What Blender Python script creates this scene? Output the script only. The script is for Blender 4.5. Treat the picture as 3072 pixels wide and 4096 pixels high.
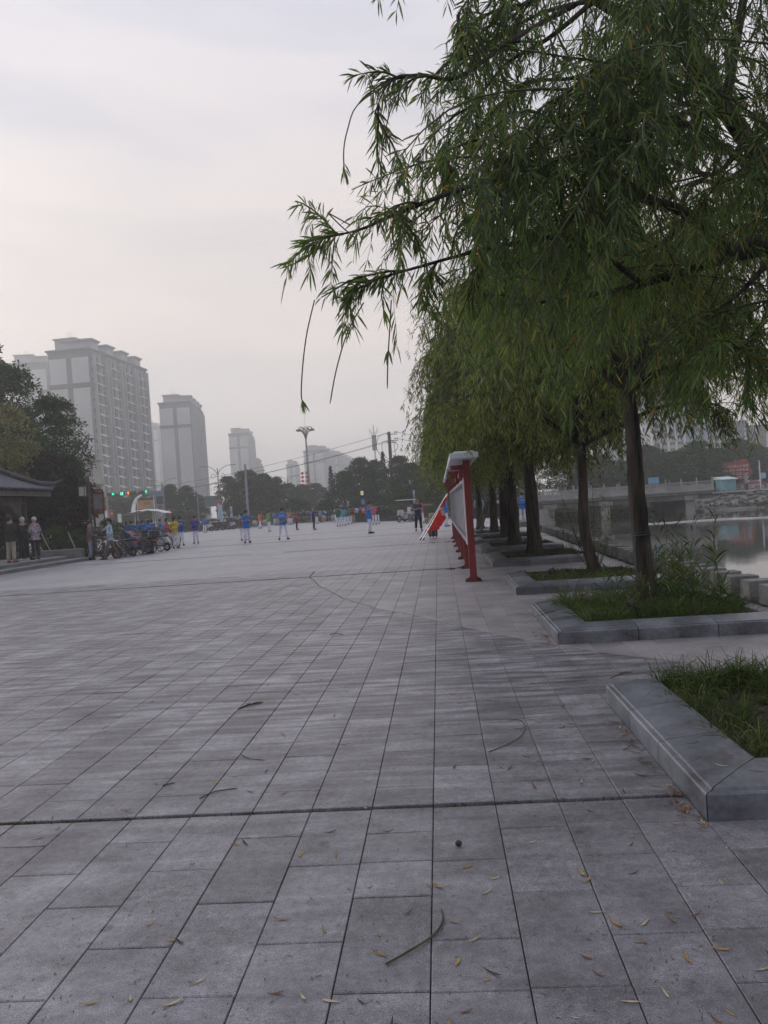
import bpy, math, random
import numpy as np
from mathutils import Vector, Matrix
R = math.radians
PI = math.pi
for _o in list(bpy.data.objects): bpy.data.objects.remove(_o)
S = bpy.context.scene
COL = S.collection
# ---------------------------------------------------------------- camera
IW, IH, FOC, CZ = 3072.0, 4096.0, 3260.0, 1.47
VP, ROLL = (1752.0, 2010.0), 0.067
def _cam():
    v = np.array([(VP[0]-IW/2)/FOC, -(VP[1]-IH/2)/FOC, -1.0]); v /= np.linalg.norm(v)
    h = np.array([math.cos(ROLL), math.sin(ROLL), 0.0])
    n = np.cross(h, v); n /= np.linalg.norm(n)
    if n[1] < 0: n = -n
    return np.stack([np.cross(v, n), v, n], 1)
CM = _cam()
def ray(px, py):
    return CM.T @ np.array([(px-IW/2)/FOC, -(py-IH/2)/FOC, -1.0])
def G(px, py, z=0.0):                       # point of the level z seen at a pixel of the photograph (survey helper)
    w = ray(px, py); t = (z-CZ)/w[2]
    return Vector((w[0]*t, w[1]*t, z))
def D(px, py, Y):                           # point at depth Y seen at a pixel
    w = ray(px, py); t = Y/w[1]
    return Vector((w[0]*t, Y, CZ+w[2]*t))
cam = bpy.data.cameras.new('camera'); camo = bpy.data.objects.new('camera', cam); COL.objects.link(camo)
cam.sensor_fit = 'VERTICAL'; cam.sensor_height = 36.0; cam.sensor_width = 27.0
cam.lens = 36.0*FOC/IH; cam.clip_start = 0.05; cam.clip_end = 6000
mw = Matrix([[CM.T[i][j] for j in range(3)]+[0] for i in range(3)]+[[0, 0, 0, 1]])
mw.translation = Vector((0, 0, CZ)); camo.matrix_world = mw
S.camera = camo
# ---------------------------------------------------------------- world: pale overcast morning over a Nishita sky
SUN_EL, SUN_AZ = R(24), R(-52)               # azimuth measured from +Y towards +X
W = bpy.data.worlds.new('World'); S.world = W; W.use_nodes = True
nt = W.node_tree; nt.nodes.clear()
def nn(tree, t, **k):
    n = tree.nodes.new(t)
    for a, b in k.items(): setattr(n, a, b)
    return n
def lk(tree, a, b): tree.links.new(a, b)
wo = nn(nt, 'ShaderNodeOutputWorld')
sky = nn(nt, 'ShaderNodeTexSky', sky_type='NISHITA', sun_disc=False)
sky.sun_elevation = SUN_EL; sky.sun_rotation = SUN_AZ; sky.dust_density = 4.0; sky.air_density = 1.2
b1 = nn(nt, 'ShaderNodeBackground'); b1.inputs[1].default_value = 0.06
lk(nt, sky.outputs[0], b1.inputs[0])
tc = nn(nt, 'ShaderNodeTexCoord'); sp = nn(nt, 'ShaderNodeSeparateXYZ'); lk(nt, tc.outputs['Generated'], sp.inputs[0])
mp = nn(nt, 'ShaderNodeMapping'); mp.inputs['Scale'].default_value = (1.0, 1.0, 5.5); mp.inputs['Rotation'].default_value = (0.10, 0.12, 0.5)
lk(nt, tc.outputs['Generated'], mp.inputs[0])
nz = nn(nt, 'ShaderNodeTexNoise'); nz.inputs['Scale'].default_value = 1.5; nz.inputs['Detail'].default_value = 6; nz.inputs['Roughness'].default_value = 0.5
nz.inputs['Distortion'].default_value = 0.4
lk(nt, mp.outputs[0], nz.inputs[0])
cr = nn(nt, 'ShaderNodeValToRGB')            # cloud deck from horizon (0) to zenith (1)
e = cr.color_ramp.elements
e[0].position = 0.0; e[0].color = (0.83, 0.785, 0.77, 1)
e[1].position = 0.32; e[1].color = (0.68, 0.645, 0.645, 1)
for p_, c_ in ((0.10, (0.76, 0.72, 0.71, 1)), (0.19, (0.70, 0.655, 0.645, 1)), (0.62, (0.66, 0.68, 0.78, 1)), (1.0, (0.60, 0.64, 0.77, 1))):
    x = e.new(p_); x.color = c_
lk(nt, sp.outputs[2], cr.inputs[0])
rp = nn(nt, 'ShaderNodeMapRange'); rp.inputs[1].default_value = 0.38; rp.inputs[2].default_value = 0.62
lk(nt, nz.outputs[0], rp.inputs[0])
mx = nn(nt, 'ShaderNodeMix', data_type='RGBA', blend_type='MULTIPLY'); mx.inputs[0].default_value = 1.0
warm = nn(nt, 'ShaderNodeMix', data_type='RGBA'); warm.inputs[6].default_value = (0.92, 0.925, 0.955, 1); warm.inputs[7].default_value = (1.15, 1.09, 1.04, 1)
lk(nt, rp.outputs[0], warm.inputs[0]); lk(nt, cr.outputs[0], mx.inputs[6]); lk(nt, warm.outputs[2], mx.inputs[7])
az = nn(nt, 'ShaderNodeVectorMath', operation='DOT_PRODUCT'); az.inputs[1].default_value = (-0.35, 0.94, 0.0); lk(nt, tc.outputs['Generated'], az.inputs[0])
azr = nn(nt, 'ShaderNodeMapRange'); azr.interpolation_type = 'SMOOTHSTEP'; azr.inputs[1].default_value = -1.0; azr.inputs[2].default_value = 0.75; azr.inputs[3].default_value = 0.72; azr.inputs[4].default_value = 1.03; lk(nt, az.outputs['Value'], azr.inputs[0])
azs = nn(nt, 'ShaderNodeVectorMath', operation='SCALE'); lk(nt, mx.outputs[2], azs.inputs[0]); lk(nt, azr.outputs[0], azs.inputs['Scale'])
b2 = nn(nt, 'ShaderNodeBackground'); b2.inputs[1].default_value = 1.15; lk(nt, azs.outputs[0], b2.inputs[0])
ms = nn(nt, 'ShaderNodeMixShader'); ms.inputs[0].default_value = 0.9
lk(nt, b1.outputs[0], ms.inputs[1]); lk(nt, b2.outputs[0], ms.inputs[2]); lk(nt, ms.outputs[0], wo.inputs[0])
sl = bpy.data.lights.new('sun', 'SUN'); sl.energy = 0.7; sl.angle = R(25); sl.color = (1.0, 0.93, 0.88)
so = bpy.data.objects.new('sun', sl); COL.objects.link(so)
_sd = Vector((math.sin(SUN_AZ)*math.cos(SUN_EL), math.cos(SUN_AZ)*math.cos(SUN_EL), math.sin(SUN_EL)))
so.rotation_euler = _sd.to_track_quat('Z', 'Y').to_euler()
S.view_settings.view_transform = 'Standard'; S.view_settings.look = 'None'
S.view_settings.exposure = 0.0; S.view_settings.gamma = 1.0; S.view_settings.use_curve_mapping = False
S.render.engine = 'CYCLES'
S.cycles.max_bounces = 9; S.cycles.diffuse_bounces = 3; S.cycles.glossy_bounces = 3; S.cycles.transmission_bounces = 4
S.cycles.transparent_max_bounces = 8; S.cycles.volume_bounces = 8
S.cycles.use_denoising = True
S.cycles.use_adaptive_sampling = True; S.cycles.adaptive_threshold = 0.015
# ---------------------------------------------------------------- materials
MATS = {}
def mat(name, col, rough=0.8, var=0.15, scale=6.0, bump=0.0, metal=0.0, spec=0.5, col2=None, rnd=0.0, emit=0.0, detail=5, transl=0.0, stretch=None, sheen=0.0, scale2=None, streak=0.0, speck=0.0):
    """procedural: base colour varied by world noise, by island / object, with fine relief"""
    if name in MATS: return MATS[name]
    m = bpy.data.materials.new(name); m.use_nodes = True; t = m.node_tree
    b = t.nodes['Principled BSDF']; out = t.nodes['Material Output']
    b.inputs['Roughness'].default_value = rough; b.inputs['Metallic'].default_value = metal
    b.inputs['Specular IOR Level'].default_value = spec
    geo = nn(t, 'ShaderNodeNewGeometry')
    src = geo.outputs['Position']
    if stretch:
        mpn = nn(t, 'ShaderNodeMapping'); mpn.inputs['Scale'].default_value = stretch; lk(t, src, mpn.inputs[0]); src = mpn.outputs[0]
    n = nn(t, 'ShaderNodeTexNoise'); n.inputs['Scale'].default_value = scale; n.inputs['Detail'].default_value = detail
    lk(t, src, n.inputs['Vector'])
    c2 = col2 or tuple(min(1, c*(1-var*1.6)) for c in col)
    c1 = tuple(min(1, c*(1+var*0.6)) for c in col) if not col2 else col
    mr = nn(t, 'ShaderNodeMapRange'); mr.inputs[1].default_value = 0.3; mr.inputs[2].default_value = 0.7; lk(t, n.outputs[0], mr.inputs[0])
    fac = mr.outputs[0]
    if scale2:
        n2 = nn(t, 'ShaderNodeTexNoise'); n2.inputs['Scale'].default_value = scale2; n2.inputs['Detail'].default_value = 4; lk(t, src, n2.inputs['Vector'])
        ad = nn(t, 'ShaderNodeMath', operation='ADD'); lk(t, fac, ad.inputs[0]); lk(t, n2.outputs[0], ad.inputs[1])
        hf = nn(t, 'ShaderNodeMath', operation='MULTIPLY_ADD'); hf.inputs[1].default_value = 0.8; hf.inputs[2].default_value = -0.3; lk(t, ad.outputs[0], hf.inputs[0]); fac = hf.outputs[0]
    mixc = nn(t, 'ShaderNodeMix', data_type='RGBA'); mixc.inputs[6].default_value = (*c1, 1); mixc.inputs[7].default_value = (*c2, 1)
    lk(t, fac, mixc.inputs[0]); cur = mixc.outputs[2]
    if rnd > 0:
        oi = nn(t, 'ShaderNodeObjectInfo')
        a = nn(t, 'ShaderNodeMath', operation='ADD'); lk(t, geo.outputs['Random Per Island'], a.inputs[0]); lk(t, oi.outputs['Random'], a.inputs[1])
        fr = nn(t, 'ShaderNodeMath', operation='FRACT'); lk(t, a.outputs[0], fr.inputs[0])
        sc = nn(t, 'ShaderNodeMapRange'); sc.inputs[3].default_value = 1-rnd; sc.inputs[4].default_value = 1+rnd; lk(t, fr.outputs[0], sc.inputs[0])
        mm = nn(t, 'ShaderNodeVectorMath', operation='SCALE'); lk(t, cur, mm.inputs[0]); lk(t, sc.outputs[0], mm.inputs['Scale']); cur = mm.outputs[0]
    def modul(cur, vec, sc, amt, lo=.3, hi=.7, det=3, rngh=.5, fade=None):
        q = nn(t, 'ShaderNodeTexNoise'); q.inputs['Scale'].default_value = sc; q.inputs['Detail'].default_value = det; q.inputs['Roughness'].default_value = rngh; lk(t, vec, q.inputs['Vector'])
        w = nn(t, 'ShaderNodeMapRange'); w.inputs[1].default_value = lo; w.inputs[2].default_value = hi; w.inputs[3].default_value = -amt; w.inputs[4].default_value = amt; lk(t, q.outputs[0], w.inputs[0]); o = w.outputs[0]
        if fade is not None: f = nn(t, 'ShaderNodeMath', operation='MULTIPLY'); lk(t, o, f.inputs[0]); lk(t, fade, f.inputs[1]); o = f.outputs[0]
        a1 = nn(t, 'ShaderNodeMath', operation='ADD'); a1.inputs[1].default_value = 1.0; lk(t, o, a1.inputs[0])
        m2 = nn(t, 'ShaderNodeVectorMath', operation='SCALE'); lk(t, cur, m2.inputs[0]); lk(t, a1.outputs[0], m2.inputs['Scale']); return m2.outputs[0]
    if streak > 0:
        mq = nn(t, 'ShaderNodeMapping'); mq.inputs['Scale'].default_value = (1.6, 11.0, 1); lk(t, geo.outputs['Position'], mq.inputs[0])
        sx = nn(t, 'ShaderNodeSeparateXYZ'); lk(t, geo.outputs['Position'], sx.inputs[0]); fd = nn(t, 'ShaderNodeMapRange'); fd.inputs[1].default_value = 3.2; fd.inputs[2].default_value = 6.5; fd.inputs[3].default_value = .25; lk(t, sx.outputs[1], fd.inputs[0])
        cur = modul(cur, mq.outputs[0], 1.0, streak, .38, .62, 2, .4, fd.outputs[0])
    if speck > 0:
        vo = nn(t, 'ShaderNodeTexVoronoi'); vo.inputs['Scale'].default_value = 2.6; lk(t, geo.outputs['Position'], vo.inputs['Vector'])
        vr = nn(t, 'ShaderNodeMapRange'); vr.inputs[1].default_value = .035; vr.inputs[2].default_value = .085; vr.inputs[3].default_value = .62; vr.inputs[4].default_value = 1.0; lk(t, vo.outputs['Distance'], vr.inputs[0])
        vs = nn(t, 'ShaderNodeVectorMath', operation='SCALE'); lk(t, cur, vs.inputs[0]); lk(t, vr.outputs[0], vs.inputs['Scale']); cur = vs.outputs[0]
        cur = modul(cur, geo.outputs['Position'], 1.1, speck*.35, .3, .7, 6, .6)
        cur = modul(cur, geo.outputs['Position'], 210.0, speck, .35, .65, 2, .8); cur = modul(cur, geo.outputs['Position'], 24.0, speck*.5, .35, .68, 6, .7); cur = modul(cur, geo.outputs['Position'], 5.0, speck*.45, .25, .62, 5, .65)
    lk(t, cur, b.inputs['Base Color'])
    if bump > 0:
        nb = nn(t, 'ShaderNodeTexNoise'); nb.inputs['Scale'].default_value = (scale2 or scale)*4; nb.inputs['Detail'].default_value = 4; lk(t, src, nb.inputs['Vector'])
        bp = nn(t, 'ShaderNodeBump'); bp.inputs['Strength'].default_value = 0.6; bp.inputs['Distance'].default_value = bump
        lk(t, nb.outputs[0], bp.inputs['Height']); lk(t, bp.outputs[0], b.inputs['Normal'])
    if emit > 0:
        b.inputs['Emission Color'].default_value = (*col, 1); b.inputs['Emission Strength'].default_value = emit
    if transl > 0:
        tr = nn(t, 'ShaderNodeBsdfTranslucent'); lk(t, cur, tr.inputs[0]); mxs = nn(t, 'ShaderNodeMixShader'); mxs.inputs[0].default_value = transl
        lk(t, b.outputs[0], mxs.inputs[1]); lk(t, tr.outputs[0], mxs.inputs[2]); lk(t, mxs.outputs[0], out.inputs[0])
    MATS[name] = m
    return m
def leaf_mat(name, ramp, rough=0.45, transl=0.35, big=0.5, spec=0.35):
    """leaf colours drawn per leaf from a ramp, drifting from branch to branch"""
    m = bpy.data.materials.new(name); m.use_nodes = True; t = m.node_tree
    b = t.nodes['Principled BSDF']; out = t.nodes['Material Output']; b.inputs['Roughness'].default_value = rough
    b.inputs['Specular IOR Level'].default_value = spec
    geo = nn(t, 'ShaderNodeNewGeometry'); n = nn(t, 'ShaderNodeTexNoise'); n.inputs['Scale'].default_value = big; lk(t, geo.outputs['Position'], n.inputs['Vector'])
    s = nn(t, 'ShaderNodeMapRange'); s.inputs[1].default_value = 0.35; s.inputs[2].default_value = 0.65; s.inputs[3].default_value = -0.42; s.inputs[4].default_value = 0.42; lk(t, n.outputs[0], s.inputs[0])
    om = nn(t, 'ShaderNodeMath', operation='SUBTRACT'); om.inputs[0].default_value = 1.0; lk(t, geo.outputs['Random Per Island'], om.inputs[1])
    sm = nn(t, 'ShaderNodeMath', operation='MULTIPLY'); lk(t, om.outputs[0], sm.inputs[0]); lk(t, s.outputs[0], sm.inputs[1])
    a = nn(t, 'ShaderNodeMath', operation='ADD', use_clamp=True); lk(t, geo.outputs['Random Per Island'], a.inputs[0]); lk(t, sm.outputs[0], a.inputs[1])
    c = nn(t, 'ShaderNodeValToRGB'); el = c.color_ramp.elements
    el[0].position = ramp[0][0]; el[0].color = (*ramp[0][1], 1); el[1].position = ramp[-1][0]; el[1].color = (*ramp[-1][1], 1)
    for p, k in ramp[1:-1]: x = el.new(p); x.color = (*k, 1)
    lk(t, a.outputs[0], c.inputs[0]); lk(t, c.outputs[0], b.inputs['Base Color'])
    tr = nn(t, 'ShaderNodeBsdfTranslucent'); br = nn(t, 'ShaderNodeVectorMath', operation='MULTIPLY'); br.inputs[1].default_value = (1.25, 1.35, 0.7); lk(t, c.outputs[0], br.inputs[0]); lk(t, br.outputs[0], tr.inputs[0])
    mxs = nn(t, 'ShaderNodeMixShader'); mxs.inputs[0].default_value = transl
    lk(t, b.outputs[0], mxs.inputs[1]); lk(t, tr.outputs[0], mxs.inputs[2]); lk(t, mxs.outputs[0], out.inputs[0])
    MATS[name] = m; return m
# ---------------------------------------------------------------- mesh helpers
class MB:
    def __init__(s): s.v = []; s.f = []
    def add(s, vs, fs):
        o = len(s.v); s.v.extend([tuple(v) for v in vs]); s.f.extend([tuple(i+o for i in f) for f in fs]); return s
    def box(s, c, d, rz=0.0, bev=0.0, tilt=None):
        x, y, z = (q/2 for q in d)
        if bev > 0:
            b = min(bev, x*0.9, y*0.9, z*0.9); pts = []
            for zz, q in ((-z, b), (-z+b, 0), (z-b, 0), (z, b)):
                X, Y = x-q, y-q
                pts += [(-X, -Y, zz), (X, -Y, zz), (X, Y, zz), (-X, Y, zz)]
            fs = [(3, 2, 1, 0), (12, 13, 14, 15)]
            for k in range(3):
                for i in range(4): j = (i+1) % 4; fs.append((k*4+i, k*4+j, k*4+4+j, k*4+4+i))
        else:
            pts = [(-x, -y, -z), (x, -y, -z), (x, y, -z), (-x, y, -z), (-x, -y, z), (x, -y, z), (x, y, z), (-x, y, z)]
            fs = [(3, 2, 1, 0), (4, 5, 6, 7), (0, 1, 5, 4), (1, 2, 6, 5), (2, 3, 7, 6), (3, 0, 4, 7)]
        m = Matrix.Rotation(rz, 3, 'Z')
        if tilt is not None: m = m @ tilt
        return s.add([tuple(m @ Vector(p)+Vector(c)) for p in pts], fs)
    def tube(s, pts, rad, n=8, caps=True):
        pts = [Vector(p) for p in pts]
        if not hasattr(rad, '__len__'): rad = [rad]*len(pts)
        up = Vector((0, 0, 1)); rings = []; prev = None
        for i, p in enumerate(pts):
            a = pts[max(0, i-1)]; b = pts[min(len(pts)-1, i+1)]; d = (b-a)
            if d.length < 1e-9: d = Vector((0, 0, 1))
            d.normalize()
            if prev is None:
                x = d.cross(up)
                if x.length < 0.05: x = d.cross(Vector((1, 0, 0)))
            else: x = prev - d*prev.dot(d)
            x.normalize(); prev = x; y = d.cross(x)
            rings.append([tuple(p+(x*math.cos(2*PI*k/n)+y*math.sin(2*PI*k/n))*rad[i]) for k in range(n)])
        vs = [v for r in rings for v in r]; fs = []
        for i in range(len(rings)-1):
            for k in range(n): j = (k+1) % n; fs.append((i*n+k, i*n+j, (i+1)*n+j, (i+1)*n+k))
        if caps: fs.append(tuple(range(n-1, -1, -1))); fs.append(tuple(range((len(rings)-1)*n, len(rings)*n)))
        return s.add(vs, fs)
    def cyl(s, a, b, r0, r1=None, n=12): return s.tube([a, b], [r0, r0 if r1 is None else r1], n)
    def lathe(s, prof, c=(0, 0, 0), n=16):
        vs = []; fs = []
        for r, z in prof:
            for k in range(n): vs.append((c[0]+r*math.cos(2*PI*k/n), c[1]+r*math.sin(2*PI*k/n), c[2]+z))
        for i in range(len(prof)-1):
            for k in range(n): j = (k+1) % n; fs.append((i*n+k, i*n+j, (i+1)*n+j, (i+1)*n+k))
        fs.append(tuple(range(n-1, -1, -1))); fs.append(tuple(range((len(prof)-1)*n, len(prof)*n)))
        return s.add(vs, fs)
    def ball(s, c, r, n=12, m=8, sx=1, sy=1, sz=1):
        prof = [(max(1e-4, r*math.sin(PI*i/m)), -r*math.cos(PI*i/m)) for i in range(m+1)]
        o = len(s.v); s.lathe(prof, (0, 0, 0), n)
        for i in range(o, len(s.v)): x, y, z = s.v[i]; s.v[i] = (c[0]+x*sx, c[1]+y*sy, c[2]+z*sz)
        return s
    def prism(s, poly, d0, d1, axis='z'):
        """poly of 2D points extruded between d0 and d1 along an axis"""
        def P(a, b, d): return {'z': (a, b, d), 'y': (a, d, b), 'x': (d, a, b)}[axis]
        n = len(poly); vs = [P(a, b, d0) for a, b in poly]+[P(a, b, d1) for a, b in poly]
        fs = [tuple(range(n-1, -1, -1)), tuple(range(n, 2*n))]+[(i, (i+1) % n, n+(i+1) % n, n+i) for i in range(n)]
        return s.add(vs, fs)
    def quad(s, a, b, c, d): return s.add([a, b, c, d], [(0, 1, 2, 3)])
    def torus(s, c, R0, r, axis='x', n=20, m=6, a0=0, a1=2*PI):
        pts = []
        for i in range(n+1):
            a = a0+(a1-a0)*i/n
            ca, sa = R0*math.cos(a), R0*math.sin(a)
            pts.append({'x': (c[0], c[1]+ca, c[2]+sa), 'y': (c[0]+ca, c[1], c[2]+sa), 'z': (c[0]+ca, c[1]+sa, c[2])}[axis])
        return s.tube(pts, r, m, caps=(a1-a0 < 2*PI-0.01))
    def mesh(s, name='m', smooth=False):
        me = bpy.data.meshes.new(name); me.from_pydata(s.v, [], s.f)
        if smooth: me.polygons.foreach_set('use_smooth', [True]*len(me.polygons))
        me.validate(); me.update()
        return me
def fixn(me):
    import bmesh
    b = bmesh.new(); b.from_mesh(me); bmesh.ops.recalc_face_normals(b, faces=b.faces); b.to_mesh(me); b.free(); return me
def obj(name, mb, m, parent=None, loc=None, rz=0.0, smooth=False, kind=None, label=None):
    me = mb if isinstance(mb, bpy.types.Mesh) else fixn(mb.mesh(name, smooth))
    if m is not None and not len(me.materials): me.materials.append(m)
    o = bpy.data.objects.new(name, me); COL.objects.link(o)
    if loc is not None: o.location = loc
    if rz: o.rotation_euler = (0, 0, rz)
    if parent is not None: o.parent = parent
    if kind: o['kind'] = kind
    if label: o['label'] = label
    return o
def setmat(o, m):
    """own material on an object that shares its mesh"""
    if not len(o.material_slots): return
    o.material_slots[0].link = 'OBJECT'; o.material_slots[0].material = m
def thing(name, label, cat, loc=(0, 0, 0), rz=0.0, group=None):
    o = bpy.data.objects.new(name, None); COL.objects.link(o); o.empty_display_size = 0.2
    o.location = loc; o.rotation_euler = (0, 0, rz); o['label'] = label; o['category'] = cat
    if group: o['group'] = group
    return o
def tag(o, label, cat, group=None):
    o['label'] = label; o['category'] = cat
    if group: o['group'] = group
    return o
def struct(name, mb, m, **k): return obj(name, mb, m, kind='structure', **k)
KIDS = {}
def dup(root, loc, rz=0.0, label=None, scale=None, group=None, rot=None):
    kids = {}
    if root.name not in KIDS:
        def tree(o): return [(c, tree(c)) for c in COL.objects if c.parent == o]
        KIDS[root.name] = tree(root)
    r = root.copy(); COL.objects.link(r); r.location = loc; r.rotation_euler = rot or (0, 0, rz)
    if label: r['label'] = label
    if group: r['group'] = group
    if scale: r.scale = scale if hasattr(scale, '__len__') else (scale,)*3
    def rec(lst, par):
        for c, sub in lst:
            n = c.copy(); COL.objects.link(n); n.parent = par; rec(sub, n)
    rec(KIDS[root.name], r)
    return r
def text(s, size, m, parent, loc, rot, name='lettering', depth=0.004, align='CENTER', sx=1.0):
    cu = bpy.data.curves.new(name, 'FONT'); cu.body = s; cu.size = size; cu.extrude = depth; cu.align_x = align; cu.align_y = 'CENTER'; cu.resolution_u = 2
    tmp = bpy.data.objects.new('tmp_text', cu); COL.objects.link(tmp); bpy.context.view_layer.update()
    me = bpy.data.meshes.new_from_object(tmp.evaluated_get(bpy.context.evaluated_depsgraph_get()))
    bpy.data.objects.remove(tmp); bpy.data.curves.remove(cu)
    me.materials.clear(); me.materials.append(m)
    o = bpy.data.objects.new(name, me); COL.objects.link(o); o.location = loc; o.rotation_euler = rot; o.scale = (sx, 1, 1)
    if parent is not None: o.parent = parent
    return o
def npmesh(name, V, F, smooth=False):
    """V (n,3) float array, F list of int arrays each (k, 3) or (k, 4)"""
    me = bpy.data.meshes.new(name); me.vertices.add(len(V)); me.vertices.foreach_set('co', np.ascontiguousarray(V, dtype=np.float32).ravel())
    loops = np.concatenate([f.ravel() for f in F]); sizes = np.concatenate([np.full(len(f), f.shape[1]) for f in F])
    me.loops.add(len(loops)); me.loops.foreach_set('vertex_index', loops.astype(np.int32))
    me.polygons.add(len(sizes)); st = np.concatenate([[0], np.cumsum(sizes)[:-1]])
    me.polygons.foreach_set('loop_start', st.astype(np.int32)); me.polygons.foreach_set('loop_total', sizes.astype(np.int32))
    if smooth: me.polygons.foreach_set('use_smooth', np.ones(len(sizes), dtype=bool))
    me.update(calc_edges=True); return me
RG = np.random.default_rng(7)
def unit(a): return a/np.maximum(np.linalg.norm(a, axis=-1, keepdims=True), 1e-9)
def leaf_arrays(P, Dr, L, Wd, droop=0.25, lod=0, face=None):
    """narrow pointed leaves: P base, Dr direction, L length, Wd half width"""
    n = len(P); L = np.broadcast_to(np.asarray(L, float), (n,))[:, None]; Wd = np.broadcast_to(np.asarray(Wd, float), (n,))[:, None]
    Dr = unit(Dr); up = RG.normal(size=(n, 3)) if face is None else face
    side = unit(np.cross(Dr, up)); nor = np.cross(side, Dr)
    dn = np.array([0, 0, -1.0])
    m1 = P+Dr*L*0.42+dn*L*droop*0.15; tip = P+Dr*L+dn*L*droop
    if lod:
        V = np.stack([P, m1+side*Wd, tip, m1-side*Wd], 1).reshape(-1, 3); b = np.arange(n)[:, None]*4
        return V, [np.concatenate([b, b+1, b+2, b+3], 1)]
    m2 = P+Dr*L*0.75+dn*L*droop*0.55; fold = nor*Wd*0.35
    V = np.stack([P, m1+side*Wd+fold, m1-side*Wd+fold, m2+side*Wd*0.7+fold*0.6, m2-side*Wd*0.7+fold*0.6, tip, m1, m2], 1).reshape(-1, 3)
    b = np.arange(n)[:, None]*8
    q1 = np.concatenate([b+1, b+6, b+7, b+3], 1); q2 = np.concatenate([b+6, b+2, b+4, b+7], 1)
    t = [np.concatenate([b, b+6, b+1], 1), np.concatenate([b, b+2, b+6], 1), np.concatenate([b+3, b+7, b+5], 1), np.concatenate([b+7, b+4, b+5], 1)]
    return V, [q1, q2]+t
def join_arrays(parts):
    Vs, Fs, o = [], [], 0
    for V, F in parts:
        Vs.append(V); Fs += [f+o for f in F]; o += len(V)
    return np.concatenate(Vs), Fs
def tube_arrays(paths, r0, r1, n=3):
    """paths (m,k,3): many thin tapering stems at once"""
    m, k, _ = paths.shape; T = np.gradient(paths, axis=1); T = unit(T)
    ref = np.zeros_like(T); ref[..., 0] = 1; ref[..., 1] = 0.3
    X = unit(np.cross(T, ref)); Y = np.cross(T, X)
    rr = np.linspace(r0, r1, k)[None, :, None]
    ring = [paths+(X*math.cos(2*PI*j/n)+Y*math.sin(2*PI*j/n))*rr for j in range(n)]
    V = np.stack(ring, 2).reshape(-1, 3)
    base = (np.arange(m)[:, None]*k+np.arange(k-1)[None, :]).ravel()*n; F = []
    for j in range(n):
        j2 = (j+1) % n; F.append(np.stack([base+j, base+j2, base+n+j2, base+n+j], 1))
    return V, F
# ---------------------------------------------------------------- ground, river, paving
rnd = random.Random(11)
m_earth = mat('earth', (0.10, 0.10, 0.075), 0.95, 0.35, 0.6, 0.02, scale2=7)
m_asphalt = mat('asphalt', (0.062, 0.062, 0.067), 0.9, 0.2, 0.4, 0.004, scale2=30)
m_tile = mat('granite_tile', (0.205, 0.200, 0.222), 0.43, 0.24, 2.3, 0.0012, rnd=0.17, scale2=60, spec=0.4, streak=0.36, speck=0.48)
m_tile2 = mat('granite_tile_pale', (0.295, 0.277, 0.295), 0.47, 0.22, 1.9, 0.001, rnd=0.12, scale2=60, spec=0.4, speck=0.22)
m_joint = mat('mortar_bed', (0.028, 0.026, 0.026), 0.95, 0.3, 9)
m_stone = mat('blue_granite', (0.165, 0.178, 0.21), 0.36, 0.42, 3.4, 0.001, rnd=0.12, scale2=30, speck=0.15)
m_conc = mat('concrete', (0.27, 0.265, 0.26), 0.85, 0.3, 0.8, 0.004, scale2=14)
# land sheet with the river channel cut into it
land = MB()
westpoly = [(-2600, -400), (4.28, -400), (4.28, 62), (12, 91), (12, 170), (-2600, 170)]
land.add([(x, y, -0.06) for x, y in westpoly], [(0, 1, 2, 3, 4, 5)])
land.add([(-2600, 170, -0.06), (2600, 170, -0.06), (2600, 3000, -0.06), (-2600, 3000, -0.06)], [(0, 1, 2, 3)])
eastpoly = [(30.5, 104), (60, 114.5), (2600, 150), (2600, 170), (30.5, 170)]
land.add([(x, y, 0.30) for x, y in eastpoly], [(0, 1, 2, 3, 4)])
def skirt(pts, z0, z1, dx=0.0, dy=0.0):
    for (a, b), (c, d) in zip(pts, pts[1:]):
        land.quad((a, b, z0), (c, d, z0), (c+dx, d+dy, z1), (a+dx, b+dy, z1))
skirt([(12, 170), (30.5, 170)], -0.06, -2.6)
struct('ground', land, m_earth)
emb = MB()
def wallrun(mb, pts, z0, z1, off=0.0):
    for (a, b), (c, d) in zip(pts, pts[1:]): mb.quad((a+off, b, z0), (c+off, d, z0), (c, d, z1), (a, b, z1))
wallrun(emb, [(4.28, -400), (4.28, 62), (12, 91), (12, 170)], -2.6, -0.05, 0.5)
struct('embankment_wall', emb, m_conc)
bed = MB(); bed.quad((0, -400, -2.6), (2600, -400, -2.6), (2600, 171, -2.6), (0, 171, -2.6)); struct('river_bed', bed, m_earth)
mw_ = bpy.data.materials.new('river_water'); mw_.use_nodes = True; t = mw_.node_tree; b = t.nodes['Principled BSDF']
b.inputs['Base Color'].default_value = (0.055, 0.06, 0.05, 1); b.inputs['Roughness'].default_value = 0.035; b.inputs['IOR'].default_value = 1.33
b.inputs['Specular IOR Level'].default_value = 0.5
g_ = nn(t, 'ShaderNodeNewGeometry'); mp_ = nn(t, 'ShaderNodeMapping'); mp_.inputs['Scale'].default_value = (0.5, 1.6, 1); lk(t, g_.outputs['Position'], mp_.inputs[0])
n_ = nn(t, 'ShaderNodeTexNoise'); n_.inputs['Scale'].default_value = 2.2; n_.inputs['Detail'].default_value = 5; lk(t, mp_.outputs[0], n_.inputs['Vector'])
n3 = nn(t, 'ShaderNodeTexNoise'); n3.inputs['Scale'].default_value = 0.06; lk(t, g_.outputs['Position'], n3.inputs['Vector'])
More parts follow.
